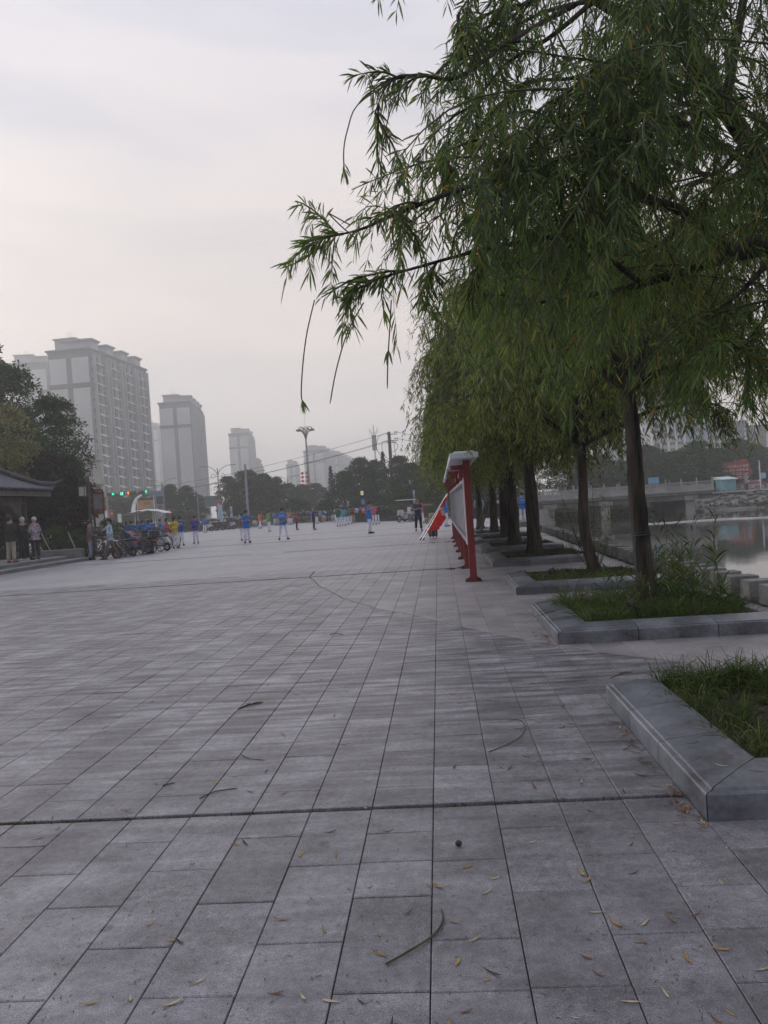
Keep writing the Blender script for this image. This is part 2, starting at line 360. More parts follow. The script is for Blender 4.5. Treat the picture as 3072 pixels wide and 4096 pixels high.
mr_ = nn(t, 'ShaderNodeMapRange'); mr_.inputs[1].default_value = 0.42; mr_.inputs[2].default_value = 0.62; mr_.inputs[3].default_value = 0.15; mr_.inputs[4].default_value = 1.0; lk(t, n3.outputs[0], mr_.inputs[0])
bp_ = nn(t, 'ShaderNodeBump'); bp_.inputs['Distance'].default_value = 0.004; lk(t, mr_.outputs[0], bp_.inputs['Strength']); lk(t, n_.outputs[0], bp_.inputs['Height']); lk(t, bp_.outputs[0], b.inputs['Normal'])
wat = MB(); wat.quad((4.3, -400, -1.8), (2600, -400, -1.8), (2600, 170, -1.8), (4.3, 170, -1.8)); struct('river_water', wat, mw_)
# curved joint between the two pavings: x of the curve for a given Y (None where it does not run)
ARC = [(5.2, 4.0), (6.0, 2.72), (6.7, 2.08), (7.3, 1.67), (7.6, 1.38), (8.1, 1.04), (9.0, 0.49), (10.1, -0.10), (10.8, -0.42), (11.8, -1.0), (13.2, -1.61), (15.7, -2.39), (18.1, -2.97), (20.0, -3.13), (22.0, -3.05), (24.5, -2.5), (27, -1.6), (29, -0.6)]
def arcx(y): return float(np.interp(y, [a for a, _ in ARC], [b for _, b in ARC]))
JOINTS = [3.96, 18.0, 30.0, 41.0, 51.3]
def clip(poly, a, b, c):
    out = []; n = len(poly)
    for i in range(n):
        p, q = poly[i], poly[(i+1) % n]; dp = a*p[0]+b*p[1]-c; dq = a*q[0]+b*q[1]-c
        if dp >= 0: out.append(p)
        if (dp >= 0) != (dq >= 0): t_ = dp/(dp-dq); out.append((p[0]+(q[0]-p[0])*t_, p[1]+(q[1]-p[1])*t_))
    return out
def tile_geo(mb, poly, z, ch=0.004):
    n = len(poly); cx = sum(p[0] for p in poly)/n; cy = sum(p[1] for p in poly)/n
    ins = []
    for x, y in poly:
        d = math.hypot(x-cx, y-cy) or 1; k = 1-min(0.4, ch*1.4/d); ins.append((cx+(x-cx)*k, cy+(y-cy)*k))
    tx, ty = rnd.uniform(-.0022, .0022), rnd.uniform(-.0016, .0016)
    zz = lambda x, y: z+(x-cx)*tx*2+(y-cy)*ty*2
    vs = [(x, y, -0.03) for x, y in poly]+[(x, y, zz(x, y)-0.003) for x, y in poly]+[(x, y, zz(x, y)) for x, y in ins]
    fs = [tuple(range(2*n, 3*n))]
    for i in range(n): j = (i+1) % n; fs += [(i, j, n+j, n+i), (n+i, n+j, 2*n+j, 2*n+i)]
    mb.add(vs, fs)
tiles = []   # (distance key, poly, pale)
for k in range(-46, 17):
    xa = -0.12+0.3*k; xb = xa+0.3; off = (0.05 if (k % 2) else 0.34)
    for s0, s1 in ((1.3, 3.937), (3.977, 17.98), (18.02, 19.6)):
        y = s0; cuts = [s0]
        yy = math.floor((s0-off)/0.6)*0.6+off
        while yy < s1:
            if yy > s0+0.08 and yy < s1-0.08: cuts.append(yy+rnd.uniform(-.006, .006))
            if rnd.random() < 0.06 and s0+0.1 < yy+0.3 < s1-0.1: cuts.append(yy+0.3)
            yy += 0.6
        cuts.append(s1)
        for a, b2_ in zip(cuts, cuts[1:]):
            ym = (a+b2_)/2
            if xa < -0.59*ym-3.6 or xb > min(4.28, 0.45*ym+3.2): continue
            g = 0.0019
            poly = [(xa+g, a+g), (xb-g, a+g), (xb-g, b2_-g), (xa+g, b2_-g)]
            x0 = arcx(ym)
            if ym > 5.2 and xa-0.5 < x0 < xb+0.5 and min(arcx(a), arcx(b2_)) < xb and max(arcx(a), arcx(b2_)) > xa:
                sl_ = (arcx(b2_)-arcx(a))/(b2_-a)            # x - x0 - sl (y - ym)
                nrm = math.hypot(1, sl_)
                p1 = clip(poly, 1/nrm, -sl_/nrm, (x0-sl_*ym)/nrm+0.011); p2 = clip(poly, -1/nrm, sl_/nrm, -(x0-sl_*ym)/nrm+0.011)
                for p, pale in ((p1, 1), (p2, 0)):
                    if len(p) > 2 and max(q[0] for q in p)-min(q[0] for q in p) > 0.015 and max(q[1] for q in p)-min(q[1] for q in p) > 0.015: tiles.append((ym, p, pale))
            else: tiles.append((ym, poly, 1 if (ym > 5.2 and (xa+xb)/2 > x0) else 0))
def vis(t_):
    x = sum(p[0] for p in t_[1])/len(t_[1]); y = t_[0]; px = 1752+FOC*x/y
    return 0 if (-200 < px < 3300 and y > 2.15) else 1
tiles.sort(key=lambda t_: (vis(t_), t_[0]))
beds = MB(); beds.quad((-16, 1.0, -0.035), (4.28, 1.0, -0.035), (4.28, 19.6, -0.035), (-16, 19.6, -0.035))
bedo = struct('plaza_paving', beds, m_joint)
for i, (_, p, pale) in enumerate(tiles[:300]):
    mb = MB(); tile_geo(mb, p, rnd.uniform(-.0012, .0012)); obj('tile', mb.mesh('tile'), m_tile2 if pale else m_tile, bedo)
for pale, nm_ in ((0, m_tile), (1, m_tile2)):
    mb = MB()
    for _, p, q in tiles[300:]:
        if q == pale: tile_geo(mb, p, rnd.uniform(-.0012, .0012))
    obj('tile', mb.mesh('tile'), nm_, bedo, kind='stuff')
# paving beyond: the same courses, too small to tell apart, as one sheet with the course pattern in its material
def far_paving(name, base, dark):
    m = bpy.data.materials.new(name); m.use_nodes = True; t = m.node_tree; b = t.nodes['Principled BSDF']; b.inputs['Roughness'].default_value = 0.48
    g = nn(t, 'ShaderNodeNewGeometry'); mp = nn(t, 'ShaderNodeMapping'); mp.inputs['Rotation'].default_value = (0, 0, R(90)); mp.inputs['Location'].default_value = (0.05, 0.12, 0); lk(t, g.outputs['Position'], mp.inputs[0])
    br = nn(t, 'ShaderNodeTexBrick'); br.inputs['Scale'].default_value = 1.0; br.inputs['Brick Width'].default_value = 0.6; br.inputs['Row Height'].default_value = 0.3
    br.inputs['Mortar Size'].default_value = 0.006; br.inputs['Color1'].default_value = (*[c*1.06 for c in base], 1); br.inputs['Color2'].default_value = (*[c*0.9 for c in base], 1); br.inputs['Mortar'].default_value = (*dark, 1)
    lk(t, mp.outputs[0], br.inputs[0])
    n = nn(t, 'ShaderNodeTexNoise'); n.inputs['Scale'].default_value = 0.35; n.inputs['Detail'].default_value = 7; n.inputs['Roughness'].default_value = 0.65; lk(t, g.outputs['Position'], n.inputs['Vector'])
    mr = nn(t, 'ShaderNodeMapRange'); mr.inputs[1].default_value = .3; mr.inputs[2].default_value = .7; mr.inputs[3].default_value = .82; mr.inputs[4].default_value = 1.16; lk(t, n.outputs[0], mr.inputs[0])
    v = nn(t, 'ShaderNodeVectorMath', operation='SCALE'); lk(t, br.outputs[0], v.inputs[0]); lk(t, mr.outputs[0], v.inputs['Scale']); lk(t, v.outputs[0], b.inputs['Base Color']); return m
m_far = far_paving('granite_paving_far', (0.32, 0.312, 0.335), (0.10, 0.075, 0.08))  # lighter than the near tiles: distant sky reflection put into the colour
MATS['far'] = m_far
fp = MB()
fp.add([(x, y, 0.0) for x, y in [(-60, 19.6), (4.28, 19.6), (4.28, 62), (2.2, 67), (-3.6, 78), (-6.5, 92), (-14, 112), (-21, 103), (-23, 95), (-34, 84.5), (-60, 82)]], [tuple(range(11))])
fp.add([(-60, 1.0, 0), (-16, 1.0, 0), (-16, 19.6, 0), (-60, 19.6, 0)], [(0, 1, 2, 3)])
fp.add([(-60, -30, 0), (4.28, -30, 0), (4.28, 1.0, 0), (-60, 1.0, 0)], [(0, 1, 2, 3)])
struct('plaza_far_paving', fp, m_far)
# expansion joints beyond the modelled tiles, dark gaps with moss, slightly ragged
jm = MB()
for y in JOINTS[1:]:
    x = -40 if y > 35 else -24
    while x < (0.6 if y < 19 else 4.2):
        w = rnd.uniform(0.03, 0.07); dx = rnd.uniform(0.5, 1.4)
        if rnd.random() < 0.93: jm.box((x+dx/2, y+0.004, 0.002), (dx-0.02, w, 0.008))
        x += dx
for i in range(60):
    a = -2.75+i*0.07
m_moss = mat('mossy_gap', (0.03, 0.032, 0.024), 0.95, 0.5, 5)
struct('joint_gap', jm, m_moss)
# weeds and litter in the near joint
V_, F_ = [], []
n = 900; X = RG.uniform(-3.2, 1.0, n); X = np.where(RG.random(n) < 0.6, -2.3+RG.normal(0, 0.35, n), X)
P = np.stack([X, 3.958+RG.normal(0, 0.006, n), np.full(n, -0.02)], 1); Dd = RG.normal(size=(n, 3)); Dd[:, 2] = np.abs(Dd[:, 2])+0.5
V, F = leaf_arrays(P, Dd, RG.uniform(.02, .045, n), 0.0022, 0.2, 1)
m_weed = leaf_mat('weed', [(0, (0.03, 0.045, 0.015)), (0.6, (0.05, 0.06, 0.02)), (1, (0.11, 0.09, 0.04))])
obj('joint_weeds', npmesh('weeds', V, F), m_weed, kind='stuff')
# road and pavement beyond the plaza
rd = MB(); rd.add([(x, y, -0.02) for x, y in [(-400, 116), (12, 116), (12, 150), (-400, 150)]], [(0, 1, 2, 3)]); struct('road', rd, m_asphalt)
kb = MB()
for (a, b_), (c, d_) in zip([(-60, 82.1), (-34, 84.6), (-23, 95.1), (-21, 103.1), (-14, 112.1), (-6.5, 92), (-3.6, 78)], [(-34, 84.6), (-23, 95.1), (-21, 103.1), (-14, 112.1), (-6.5, 92), (-3.6, 78), (2.2, 67)]):
    L = math.hypot(c-a, d_-b_); kb.box(((a+c)/2, (b_+d_)/2, 0.05), (L, 0.18, 0.2), math.atan2(d_-b_, c-a))
struct('kerb', kb, m_conc)
lm = MB()
for x in range(-90, 10, 6): lm.box((x, 133, -0.013), (3, 0.14, 0.006))
lm.box((-60, 118.0, -0.013), (120, 0.14, 0.006)); struct('road_markings', lm, mat('road_paint', (0.7, 0.7, 0.68), 0.7, 0.2, 3))
# ---------------------------------------------------------------- willows
m_bark = mat('willow_bark', (0.085, 0.070, 0.060), 0.95, 0.65, 9, 0.05, stretch=(1, 1, 0.13), scale2=34)
m_twig = mat('willow_twig', (0.075, 0.07, 0.035), 0.8, 0.3, 8)
m_wleaf = leaf_mat('willow_leaf', [(0, (0.045, 0.075, 0.036)), (0.35, (0.082, 0.132, 0.055)), (0.7, (0.135, 0.20, 0.07)), (0.975, (0.21, 0.25, 0.09)), (0.985, (0.34, 0.22, 0.04)), (1, (0.38, 0.19, 0.03))], 0.45, 0.5, 0.9)
m_wleaf2 = leaf_mat('willow_leaf_row', [(0, (0.032, 0.052, 0.022)), (0.4, (0.09, 0.13, 0.04)), (0.75, (0.18, 0.22, 0.06)), (0.985, (0.28, 0.29, 0.085)), (1, (0.4, 0.24, 0.03))], 0.5, 0.42, 0.7)
def smooth_path(pts, k=5):
    pts = [np.array(p, float) for p in pts]; out = []
    for i in range(len(pts)-1):
        p0 = pts[max(0, i-1)]; p1 = pts[i]; p2 = pts[i+1]; p3 = pts[min(len(pts)-1, i+2)]
        for j in range(k):
            t = j/k; out.append(0.5*((2*p1)+(-p0+p2)*t+(2*p0-5*p1+4*p2-p3)*t*t+(-p0+3*p1-3*p2+p3)*t**3))
    out.append(pts[-1]); return np.array(out)
def bark_tube(path, radii, n=12, rough=0.08, seed=0):
    r = np.random.default_rng(seed); m = len(path); T = unit(np.gradient(path, axis=0))
    X = unit(np.cross(T, np.array([0.31, 1, 0.05]))); Y = np.cross(T, X); V = []
    rough *= 1.25
    lob = np.where(np.arange(n) % 2 == 0, 1.0, -1.0)*r.uniform(.3, 1, n)
    for i in range(m):
        for j in range(n):
            a = 2*PI*j/n; q = radii[i]*(1+rough*(lob[j]+0.7*r.normal()*0.6)); V.append(path[i]+(X[i]*math.cos(a)+Y[i]*math.sin(a))*q)
    F = [(i*n+j, i*n+(j+1) % n, (i+1)*n+(j+1) % n, (i+1)*n+j) for i in range(m-1) for j in range(n)]
    return V, F+[tuple(range((m-1)*n, m*n))]
def willow(label, base, trunk, limbs, seed, leafL=0.095, leafW=0.0075, spacing=0.024, lod=0, sec=7, per=5, slen=(0.45, 1.2), mleaf=None, single=0, group='willow trees in the square planters', tr=0.09, zmin=1.75, minz_fn=None, extra=None, seclen=(0.5, 1.2)):
    rg = np.random.default_rng(seed); base = np.array(base, float)
    t = thing('willow_tree', label, 'tree', tuple(base), group=group)
    tp = smooth_path([np.array(p)-base for p in trunk], 6); rr = np.linspace(tr*1.12, tr*0.72, len(tp)); rr[:3] *= np.array([1.6, 1.3, 1.12])
    V, F = bark_tube(tp, rr, 26, 0.07, seed); mb = MB(); mb.add(V, F); obj('trunk', mb, m_bark, t, smooth=True)
    starts = []; dirs = []; tw = []; lsc = []; thinl = []
    for li, (pts, r0, r1, *lx) in enumerate(limbs):
        ls = lx[0] if lx else 1.0
        lp = smooth_path([np.array(p)-base for p in pts], 6); rad = np.linspace(r0, r1, len(lp))
        V, F = bark_tube(lp, rad, 8 if r0 > 0.02 else 5, 0.07, seed+li+1); mb = MB(); mb.add(V, F); obj('branch', mb, m_bark, t, smooth=True)
        if r0 < .021: thinl.append(lp)
        L = len(lp); Ll = np.linalg.norm(np.diff(lp, axis=0), axis=1).sum()
        for s in range(max(3, int(sec*Ll/1.6*min(1, ls+.25)))):
            u = rg.uniform(0.22, 1.0) if s else 1.0; i = min(L-1, int(u*(L-1))); p = lp[i]; T = unit(lp[min(i+1, L-1)]-lp[max(0, i-1)])
            d = unit(T*0.7+rg.normal(size=3)*np.array([0.75, 0.75, 0.45])+np.array([0, 0, 0.15])); ln = rg.uniform(*seclen)*(0.75 if u > 0.9 else 1)*max(ls, .38)
            q = [p]; dd = d.copy()
            for k in range(6): dd = unit(dd+np.array([0, 0, -0.13])+rg.normal(size=3)*0.07); q.append(q[-1]+dd*ln/6)
            q = np.array(q); tw.append((q, max(0.0035, r1*0.6)))
            for k in range(max(2, int(per*min(1, ls+.35)))):
                j = rg.uniform(0.15, 6); a = int(min(5, j)); pp = q[a]+(q[a+1]-q[a])*(j-a)
                lsc.append(ls); starts.append(pp); dirs.append(unit(unit(q[a+1]-q[a])*0.6+rg.normal(size=3)*np.array([0.6, 0.6, 0.3])))
    st = np.array(starts); dr = np.array(dirs); n = len(st); K = 9
    ln = rg.uniform(*slen, n)*rg.choice([0.55, 1, 1.25], n)*np.array(lsc)
    ln = np.minimum(ln, np.maximum(0.25, st[:, 2]+base[2]-zmin-rg.uniform(-.2, 1.2, n)))
    paths = [st]; d = dr.copy()
    for k in range(K-1):
        d = unit(d+np.array([0, 0, -0.36])+rg.normal(size=(n, 3))*0.13); paths.append(paths[-1]+d*(ln/(K-1))[:, None])
    paths = np.stack(paths, 1)
    if extra is not None:
        pass
    parts = [tube_arrays(paths, 0.0022 if not lod else 0.003, 0.0011, 3)]
    sp = np.stack([np.array(q) for q, _ in tw]); parts.append(tube_arrays(sp, 0.007, 0.0028, 4))
    V, F = join_arrays(parts); obj('twigs', npmesh('twigs', V, F), m_twig, t, kind='stuff')
    # leaves along every hanging twig and along the outer half of the side branches
    LP, LD = [], []
    thin = [np.array([l_[int(q)] for q in np.linspace(len(l_)*.35, len(l_)-1, 12)]) for l_ in thinl]
    sets = [(paths, ln), (sp, np.full(len(sp), 0.9))]+([(np.stack(thin), np.full(len(thin), 1.1))] if thin else [])
    for PT, LN in sets:
        k = PT.shape[1]
        for i in range(len(PT)):
            m = max(3, int(LN[i]/spacing)); u = np.sort(rg.uniform(0.08, 1.0, m))*(k-1); a = np.minimum(k-2, u.astype(int)); f = (u-a)[:, None]
            LP.append(PT[i][a]*(1-f)+PT[i][a+1]*f); LD.append(unit(PT[i][a+1]-PT[i][a]))
    LP = np.concatenate(LP); LD = np.concatenate(LD); m = len(LP)
    side = unit(np.cross(LD, rg.normal(size=(m, 3)))); dd = unit(LD*0.75+side*rg.uniform(0.35, 1.15, (m, 1))+np.array([0, 0, -0.22]))
    keep = LP[:, 2]+base[2] > zmin-0.45
    LP, dd = LP[keep], dd[keep]; m = len(LP)
    Ls = leafL*rg.uniform(0.6, 1.15, m)
    order = np.arange(m)
    if single:
        W0 = LP+base; px = 1752+FOC*W0[:, 0]/W0[:, 1]; py = 2010-FOC*(W0[:, 2]-CZ)/W0[:, 1]
        key = np.where((px > 500) & (px < 2950) & (py > 60) & (py < 1900), W0[:, 1], 99); order = np.argsort(key)
        lid = order[:single]
        for i in lid:
            V, F = leaf_arrays(LP[i:i+1], dd[i:i+1], Ls[i:i+1], leafW*Ls[i]/leafL, 0.22)
            obj('leaf', npmesh('leaf', V, F), m_wleaf, t)
        order = order[single:]
    V, F = leaf_arrays(LP[order], dd[order], Ls[order], leafW*Ls[order]/leafL, 0.22, lod)
    obj('leaves', npmesh('leaves', V, F), mleaf or m_wleaf, t, kind='stuff')
    return t, m
# the nearest willow: trunk just outside the frame, its limbs reach in from the right
def P3(px, py, Y): return tuple(D(px, py, Y))
nb = (2.62, 5.15, 0.06)
fork = (2.3, 5.0, 2.35)
limbs = [
 ([fork, P3(3150, 760, 4.85), P3(2980, 560, 4.75), P3(2700, 180, 4.7), P3(2380, 0, 4.6), P3(2100, -260, 4.4)], 0.062, 0.016),
 ([P3(3050, 640, 4.8), P3(2900, 420, 4.95), P3(2790, 210, 5.1), P3(2640, -40, 5.3), P3(2500, -400, 5.5)], 0.045, 0.014),
 ([fork, P3(3072, 990, 4.75), P3(2900, 1000, 4.6), P3(2760, 860, 4.5), P3(2560, 790, 4.3), P3(2200, 700, 4.1), P3(1980, 640, 3.9)], 0.05, 0.008),
 ([P3(3060, 1000, 4.75), P3(2850, 1050, 4.9), P3(2560, 1140, 4.9), P3(2300, 1190, 4.8), P3(2030, 1225, 4.6)], 0.032, 0.006),
 ([P3(2650, 820, 4.5), P3(2300, 640, 4.2), P3(1900, 740, 3.9), P3(1600, 850, 3.7), P3(1450, 915, 3.6), P3(1350, 940, 3.55)], 0.018, 0.003, 0.3),
 ([P3(2560, 1130, 4.8), P3(2300, 960, 4.3), P3(1980, 990, 4.0), P3(1650, 1075, 3.8), P3(1500, 1120, 3.7)], 0.016, 0.0035, 0.32),
 ([P3(2300, 20, 4.6), P3(2050, 160, 4.3), P3(1830, 310, 4.1), P3(1680, 300, 4.0), P3(1560, 330, 3.95), P3(1500, 450, 3.9)], 0.016, 0.003, 0.2),
 ([P3(2200, 700, 4.1), P3(1980, 560, 4.0), P3(1800, 600, 4.1), P3(1780, 640, 4.2)], 0.010, 0.003, .35),
 ([P3(2380, 0, 4.6), P3(2150, 60, 4.9), P3(1950, 200, 5.1), P3(1980, 420, 5.2)], 0.014, 0.004, 0.4),
 ([P3(2700, 180, 4.7), P3(2450, 260, 4.2), P3(2250, 380, 3.9), P3(2120, 520, 3.8)], 0.016, 0.004),
 ([P3(2900, 420, 4.95), P3(2700, 420, 4.3), P3(2560, 520, 3.9), P3(2430, 640, 3.7)], 0.018, 0.004),
 ([P3(2100, -260, 4.4), P3(2000, -150, 4.2), P3(1900, -40, 4.1), P3(1830, 60, 4.0)], 0.014, 0.003, 0.3),
 ([P3(2380, 0, 4.6), P3(2200, 150, 4.5), P3(2020, 260, 4.4), P3(1900, 420, 4.4)], 0.016, 0.004, .6),
 ([P3(2600, -60, 4.6), P3(2300, -60, 4.6), P3(2050, 40, 4.6), P3(1870, 180, 4.6)], 0.016, 0.004, .55),
 ([P3(2750, 500, 4.7), P3(2450, 480, 4.5), P3(2200, 560, 4.4), P3(2050, 700, 4.4)], 0.016, 0.004, .5),
 ([P3(2600, 140, 4.7), P3(2350, 300, 4.9), P3(2100, 330, 5.0), P3(2000, 420, 5.0)], 0.016, 0.004, .5),
 ([P3(2760, 860, 4.5), P3(2600, 1000, 5.2), P3(2350, 1020, 5.5), P3(2100, 1060, 5.6), P3(1900, 1120, 5.6)], 0.018, 0.004, .7),
 ([P3(2980, 560, 4.75), P3(2850, 700, 5.2), P3(2650, 640, 5.5), P3(2400, 720, 5.6), P3(2150, 850, 5.6)], 0.02, 0.004, .7),
 ([P3(3072, 1050, 4.75), P3(2980, 1150, 4.5), P3(2880, 1230, 4.3), P3(2780, 1290, 4.2)], 0.018, 0.004, .6),
 ([P3(3100, 1000, 4.7), P3(3080, 1200, 4.2), P3(3030, 1330, 4.0), P3(2960, 1400, 3.9)], 0.018, 0.004, .6),
 ([fork, (2.3, 4.4, 3.0), (2.1, 3.8, 3.15), (1.75, 3.5, 3.05)], 0.04, 0.006),
 ([fork, (2.5, 5.5, 3.1), (2.25, 6.2, 3.5), (1.75, 6.7, 3.45), (1.5, 7.0, 3.2)], 0.04, 0.006),
 ([fork, (2.35, 5.6, 3.4), (1.7, 6.0, 4.2), (1.2, 6.3, 4.3), (0.9, 6.4, 4.0)], 0.035, 0.006, .7),
 ([fork, (2.9, 5.0, 3.1), (3.5, 4.9, 3.7), (4.3, 5.0, 3.6)], 0.045, 0.006),
 ([fork, (2.8, 5.6, 3.3), (3.3, 6.4, 3.8), (3.6, 7.0, 3.5)], 0.04, 0.006),
 ([fork, (2.6, 4.6, 3.1), (3.0, 3.7, 3.6), (3.3, 3.1, 3.4)], 0.04, 0.006),
 ([P3(2900, 420, 4.95), (2.1, 5.0, 4.8), (2.2, 5.0, 5.8)], 0.03, 0.006),
 ([P3(3050, 640, 4.8), (2.1, 4.3, 3.5), (1.75, 3.9, 3.75), (1.4, 3.8, 3.8), (1.15, 3.75, 3.7)], 0.024, 0.004, .6),
]
t1, n1 = willow('large willow reaching in from the right edge over the nearest planter', nb, [nb, (2.6, 5.15, 0.9), (2.5, 5.1, 1.7), fork], limbs, 5,
    leafL=0.086, leafW=0.0048, spacing=0.0175, sec=14, per=7, slen=(0.25, 0.8), single=300, tr=0.13, zmin=1.95)
# long bare whips with a last tuft of leaves, hanging clear of the crown
whip = []; wl = []
for a in ([(1258, 1200), (1228, 1330), (1212, 1450), (1205, 1560), (1207, 1600)], [(1455, 1210), (1390, 1330), (1345, 1480), (1320, 1615)], [(1565, 1200), (1560, 1300), (1552, 1430), (1549, 1555)],
          [(1560, 330), (1430, 420), (1390, 520), (1375, 600), (1377, 690)], [(1640, 300), (1570, 420), (1535, 560), (1520, 700)], [(1400, 900), (1310, 850)], [(1290, 985), (1200, 1045), (1118, 1075)], [(1430, 960), (1365, 905), (1310, 850)]):
    q = smooth_path([D(x, y, 3.75) for x, y in a], 4); whip.append(q)
mbw = MB()
for q in whip: mbw.tube([tuple(v-np.array(nb)) for v in q], [0.003]*(len(q)-1)+[0.0016], 4)
wo_ = obj('whips', mbw, m_twig, t1, kind='stuff')
LPp, LDd = [], []
for q, spots in zip(whip, ((0.97, 0.99, 1), (), (0.62, 0.64, 0.66), (0.93, 0.95, 0.97, 0.985, 1, .99), (0.9, 0.95, 1), (), (), ())):
    for u in spots:
        for _ in range(2): LPp.append(q[min(len(q)-1, int(u*(len(q)-1)))]-np.array(nb)); LDd.append(np.array([RG.normal()*0.35, RG.normal()*0.35, -1]))
V, F = leaf_arrays(np.array(LPp), np.array(LDd), 0.07, 0.005, 0.1); obj('leaves', npmesh('whip_leaves', V, F), m_wleaf, t1, kind='stuff')
# the row of willows in the planters behind
def auto_limbs(fork, n, rad, top, rg, zl=(0.9, 1.7)):
    L = []
    for i in range(n):
        a = 2*PI*i*0.382*2.0+rg.uniform(-.3, .3); h = (0.12+0.88*(i+.5)/n)*(top-fork[2]); r = rad*rg.uniform(0.7, 1.08)*(1-.25*(i/n))
        f = np.array(fork); e = np.array([math.cos(a), math.sin(a), 0])
        L.append(([f, f+e*r*0.28+[0, 0, h*0.5], f+e*r*0.62+[0, 0, h*0.95], f+e*r*0.9+[0, 0, h*0.88], f+e*r+[0, 0, h*0.72]], 0.05, 0.008))
    f = np.array(fork); L.append(([f, f+[0.1, 0, (top-f[2])*0.5], f+[0.3, 0.2, top-f[2]]], 0.05, 0.01))
    return L
rg_ = np.random.default_rng(3)
b2w = (2.46, 9.75, 0.06); tr2 = [b2w, tuple(D(2584, 2330, 9.75)), tuple(D(2559, 2097, 9.75)), tuple(D(2540, 1864, 9.75)), tuple(D(2530, 1711, 9.75)), tuple(D(2512, 1560, 9.75))]
willow('willow with dark furrowed trunk standing in reeds, planter before the stone blocks', b2w, tr2, auto_limbs(tr2[-1], 14, 1.75, 5.0, rg_), 21, leafL=0.10, leafW=0.0085, spacing=0.034, lod=1, sec=10, per=7, slen=(0.45, 1.3), mleaf=m_wleaf2, tr=0.098, zmin=2.25)
b3w = (2.60, 14.1, 0.06); tr3 = [b3w, tuple(D(2338, 2120, 14.1)), tuple(D(2332, 1930, 14.1)), tuple(D(2325, 1780, 14.1))]
willow('willow with slender pale grey trunk and thin suckers near its foot', b3w, tr3, auto_limbs(tr3[-1], 17, 2.35, 6.1, rg_), 22, leafL=0.11, leafW=0.010, spacing=0.04, lod=1, sec=10, per=8, seclen=(.35, .9), slen=(.5, 1.6), mleaf=m_wleaf2, tr=0.09, zmin=2.1)
wl4, _ = willow('thick dark trunked willow behind the third planter, crown hanging over the red display board', (2.2, 19.4, 0.06), [(2.2, 19.4, 0.06), (2.2, 19.4, 1.0), (2.18, 19.4, 2.0), (2.12, 19.4, 2.5)], auto_limbs((2.12, 19.4, 2.5), 19, 2.3, 7.2, rg_), 23, leafL=0.125, leafW=0.013, spacing=0.05, lod=1, sec=12, per=8, seclen=(.35, .9), slen=(.6, 1.9), mleaf=m_wleaf2, tr=0.15, zmin=1.75)
for (x, y, r, s, lab) in ((2.15, 23.9, 1.2, 1.0, 'willow fifth along the planters, trunk in deep shade beside a blue shirt'), (2.25, 28.3, 2.7, 1.02, 'willow sixth along the planters, dark trunk close behind the fifth'), (2.2, 33.2, 4.1, 0.98, 'willow seventh along the planters with wooden props against it'), (1.9, 38.5, 5.2, 1.0, 'farthest willow of the planter row')):
    dup(wl4, (x, y, 0.06), r, lab, s)
# ---------------------------------------------------------------- other trees
def broadleaf(h, w, seed, leaf=0.3, n=2600, clumps=26, trunk_h=0.25, mleaf=None, low=0.12, kind='round', trunk_r=0.14):
    """trunk + crown of leaf sprays on irregular clumps; returns root at origin"""
    rg = np.random.default_rng(seed); t = thing('broadleaf_tree', 'x', 'tree')
    mb = MB(); mb.tube([(0, 0, 0), (0.05*h*0.1, 0, h*trunk_h), (0, 0.02*h, h*0.7)], [trunk_r*1.2, trunk_r, trunk_r*0.3], 8)
    for k in range(6):
        a = rg.uniform(0, 2*PI); z = h*rg.uniform(trunk_h, .5); mb.tube([(0, 0, z), (math.cos(a)*w*.2, math.sin(a)*w*.2, z+h*.12), (math.cos(a)*w*.36, math.sin(a)*w*.36, z+h*.2)], [trunk_r*.5, trunk_r*.3, trunk_r*.12], 5)
    obj('trunk', mb, m_bark, t)
    C, Rr = [], []
    for k in range(clumps):
        u = rg.uniform(0, 1); z = low*h+(h-low*h)*u
        if kind == 'round': pr = math.sqrt(max(0.02, 1-(2*u-0.92)**2))
        elif kind == 'oval': pr = math.sqrt(max(0.02, 1-(2*u-0.85)**2))*0.9
        elif kind == 'dome': pr = math.sqrt(max(0.02, 1-u**2))
        else: pr = max(0.04, 1-u)
        a = rg.uniform(0, 2*PI); r = pr*w/2*math.sqrt(rg.uniform(0.05, 1))*0.82
        C.append((r*math.cos(a), r*math.sin(a), min(z, h*0.93))); Rr.append(w*rg.uniform(0.14, 0.25)*(0.7+0.5*pr))
    C = np.array(C); Rr = np.array(Rr); idx = rg.integers(0, clumps, n)
    d = unit(rg.normal(size=(n, 3))); d[:, 2] = np.where(d[:, 2] < -0.3, -d[:, 2]*0.5, d[:, 2]); rr = Rr[idx]*rg.uniform(0.55, 1.1, n)
    P = C[idx]+d*rr[:, None]*np.array([1, 1, 0.8])
    P[:, 2] = np.maximum(P[:, 2], 0.03*h)
    dirs = unit(d+rg.normal(size=(n, 3))*0.8)
    V, F = leaf_arrays(P, dirs, leaf*rg.uniform(0.6, 1.3, n), leaf*0.24, 0.25, 1)
    obj('crown', npmesh('crown', V, F), mleaf, t, kind=None)
    return t
m_lf_dark = leaf_mat('foliage_dark', [(0, (0.015, 0.036, 0.016)), (0.6, (0.034, 0.068, 0.025)), (1, (0.07, 0.12, 0.035))], 0.8, 0.25, 0.5, .12)
m_lf_mid = leaf_mat('foliage_mid', [(0, (0.022, 0.04, 0.014)), (0.6, (0.042, 0.07, 0.02)), (1, (0.085, 0.125, 0.036))], 0.8, 0.3, 0.4, .15)
m_lf_bloom = leaf_mat('foliage_bloom', [(0, (0.05, 0.06, 0.02)), (0.5, (0.16, 0.155, 0.05)), (1, (0.30, 0.27, 0.11))], 0.7, 0.3, 1.2)
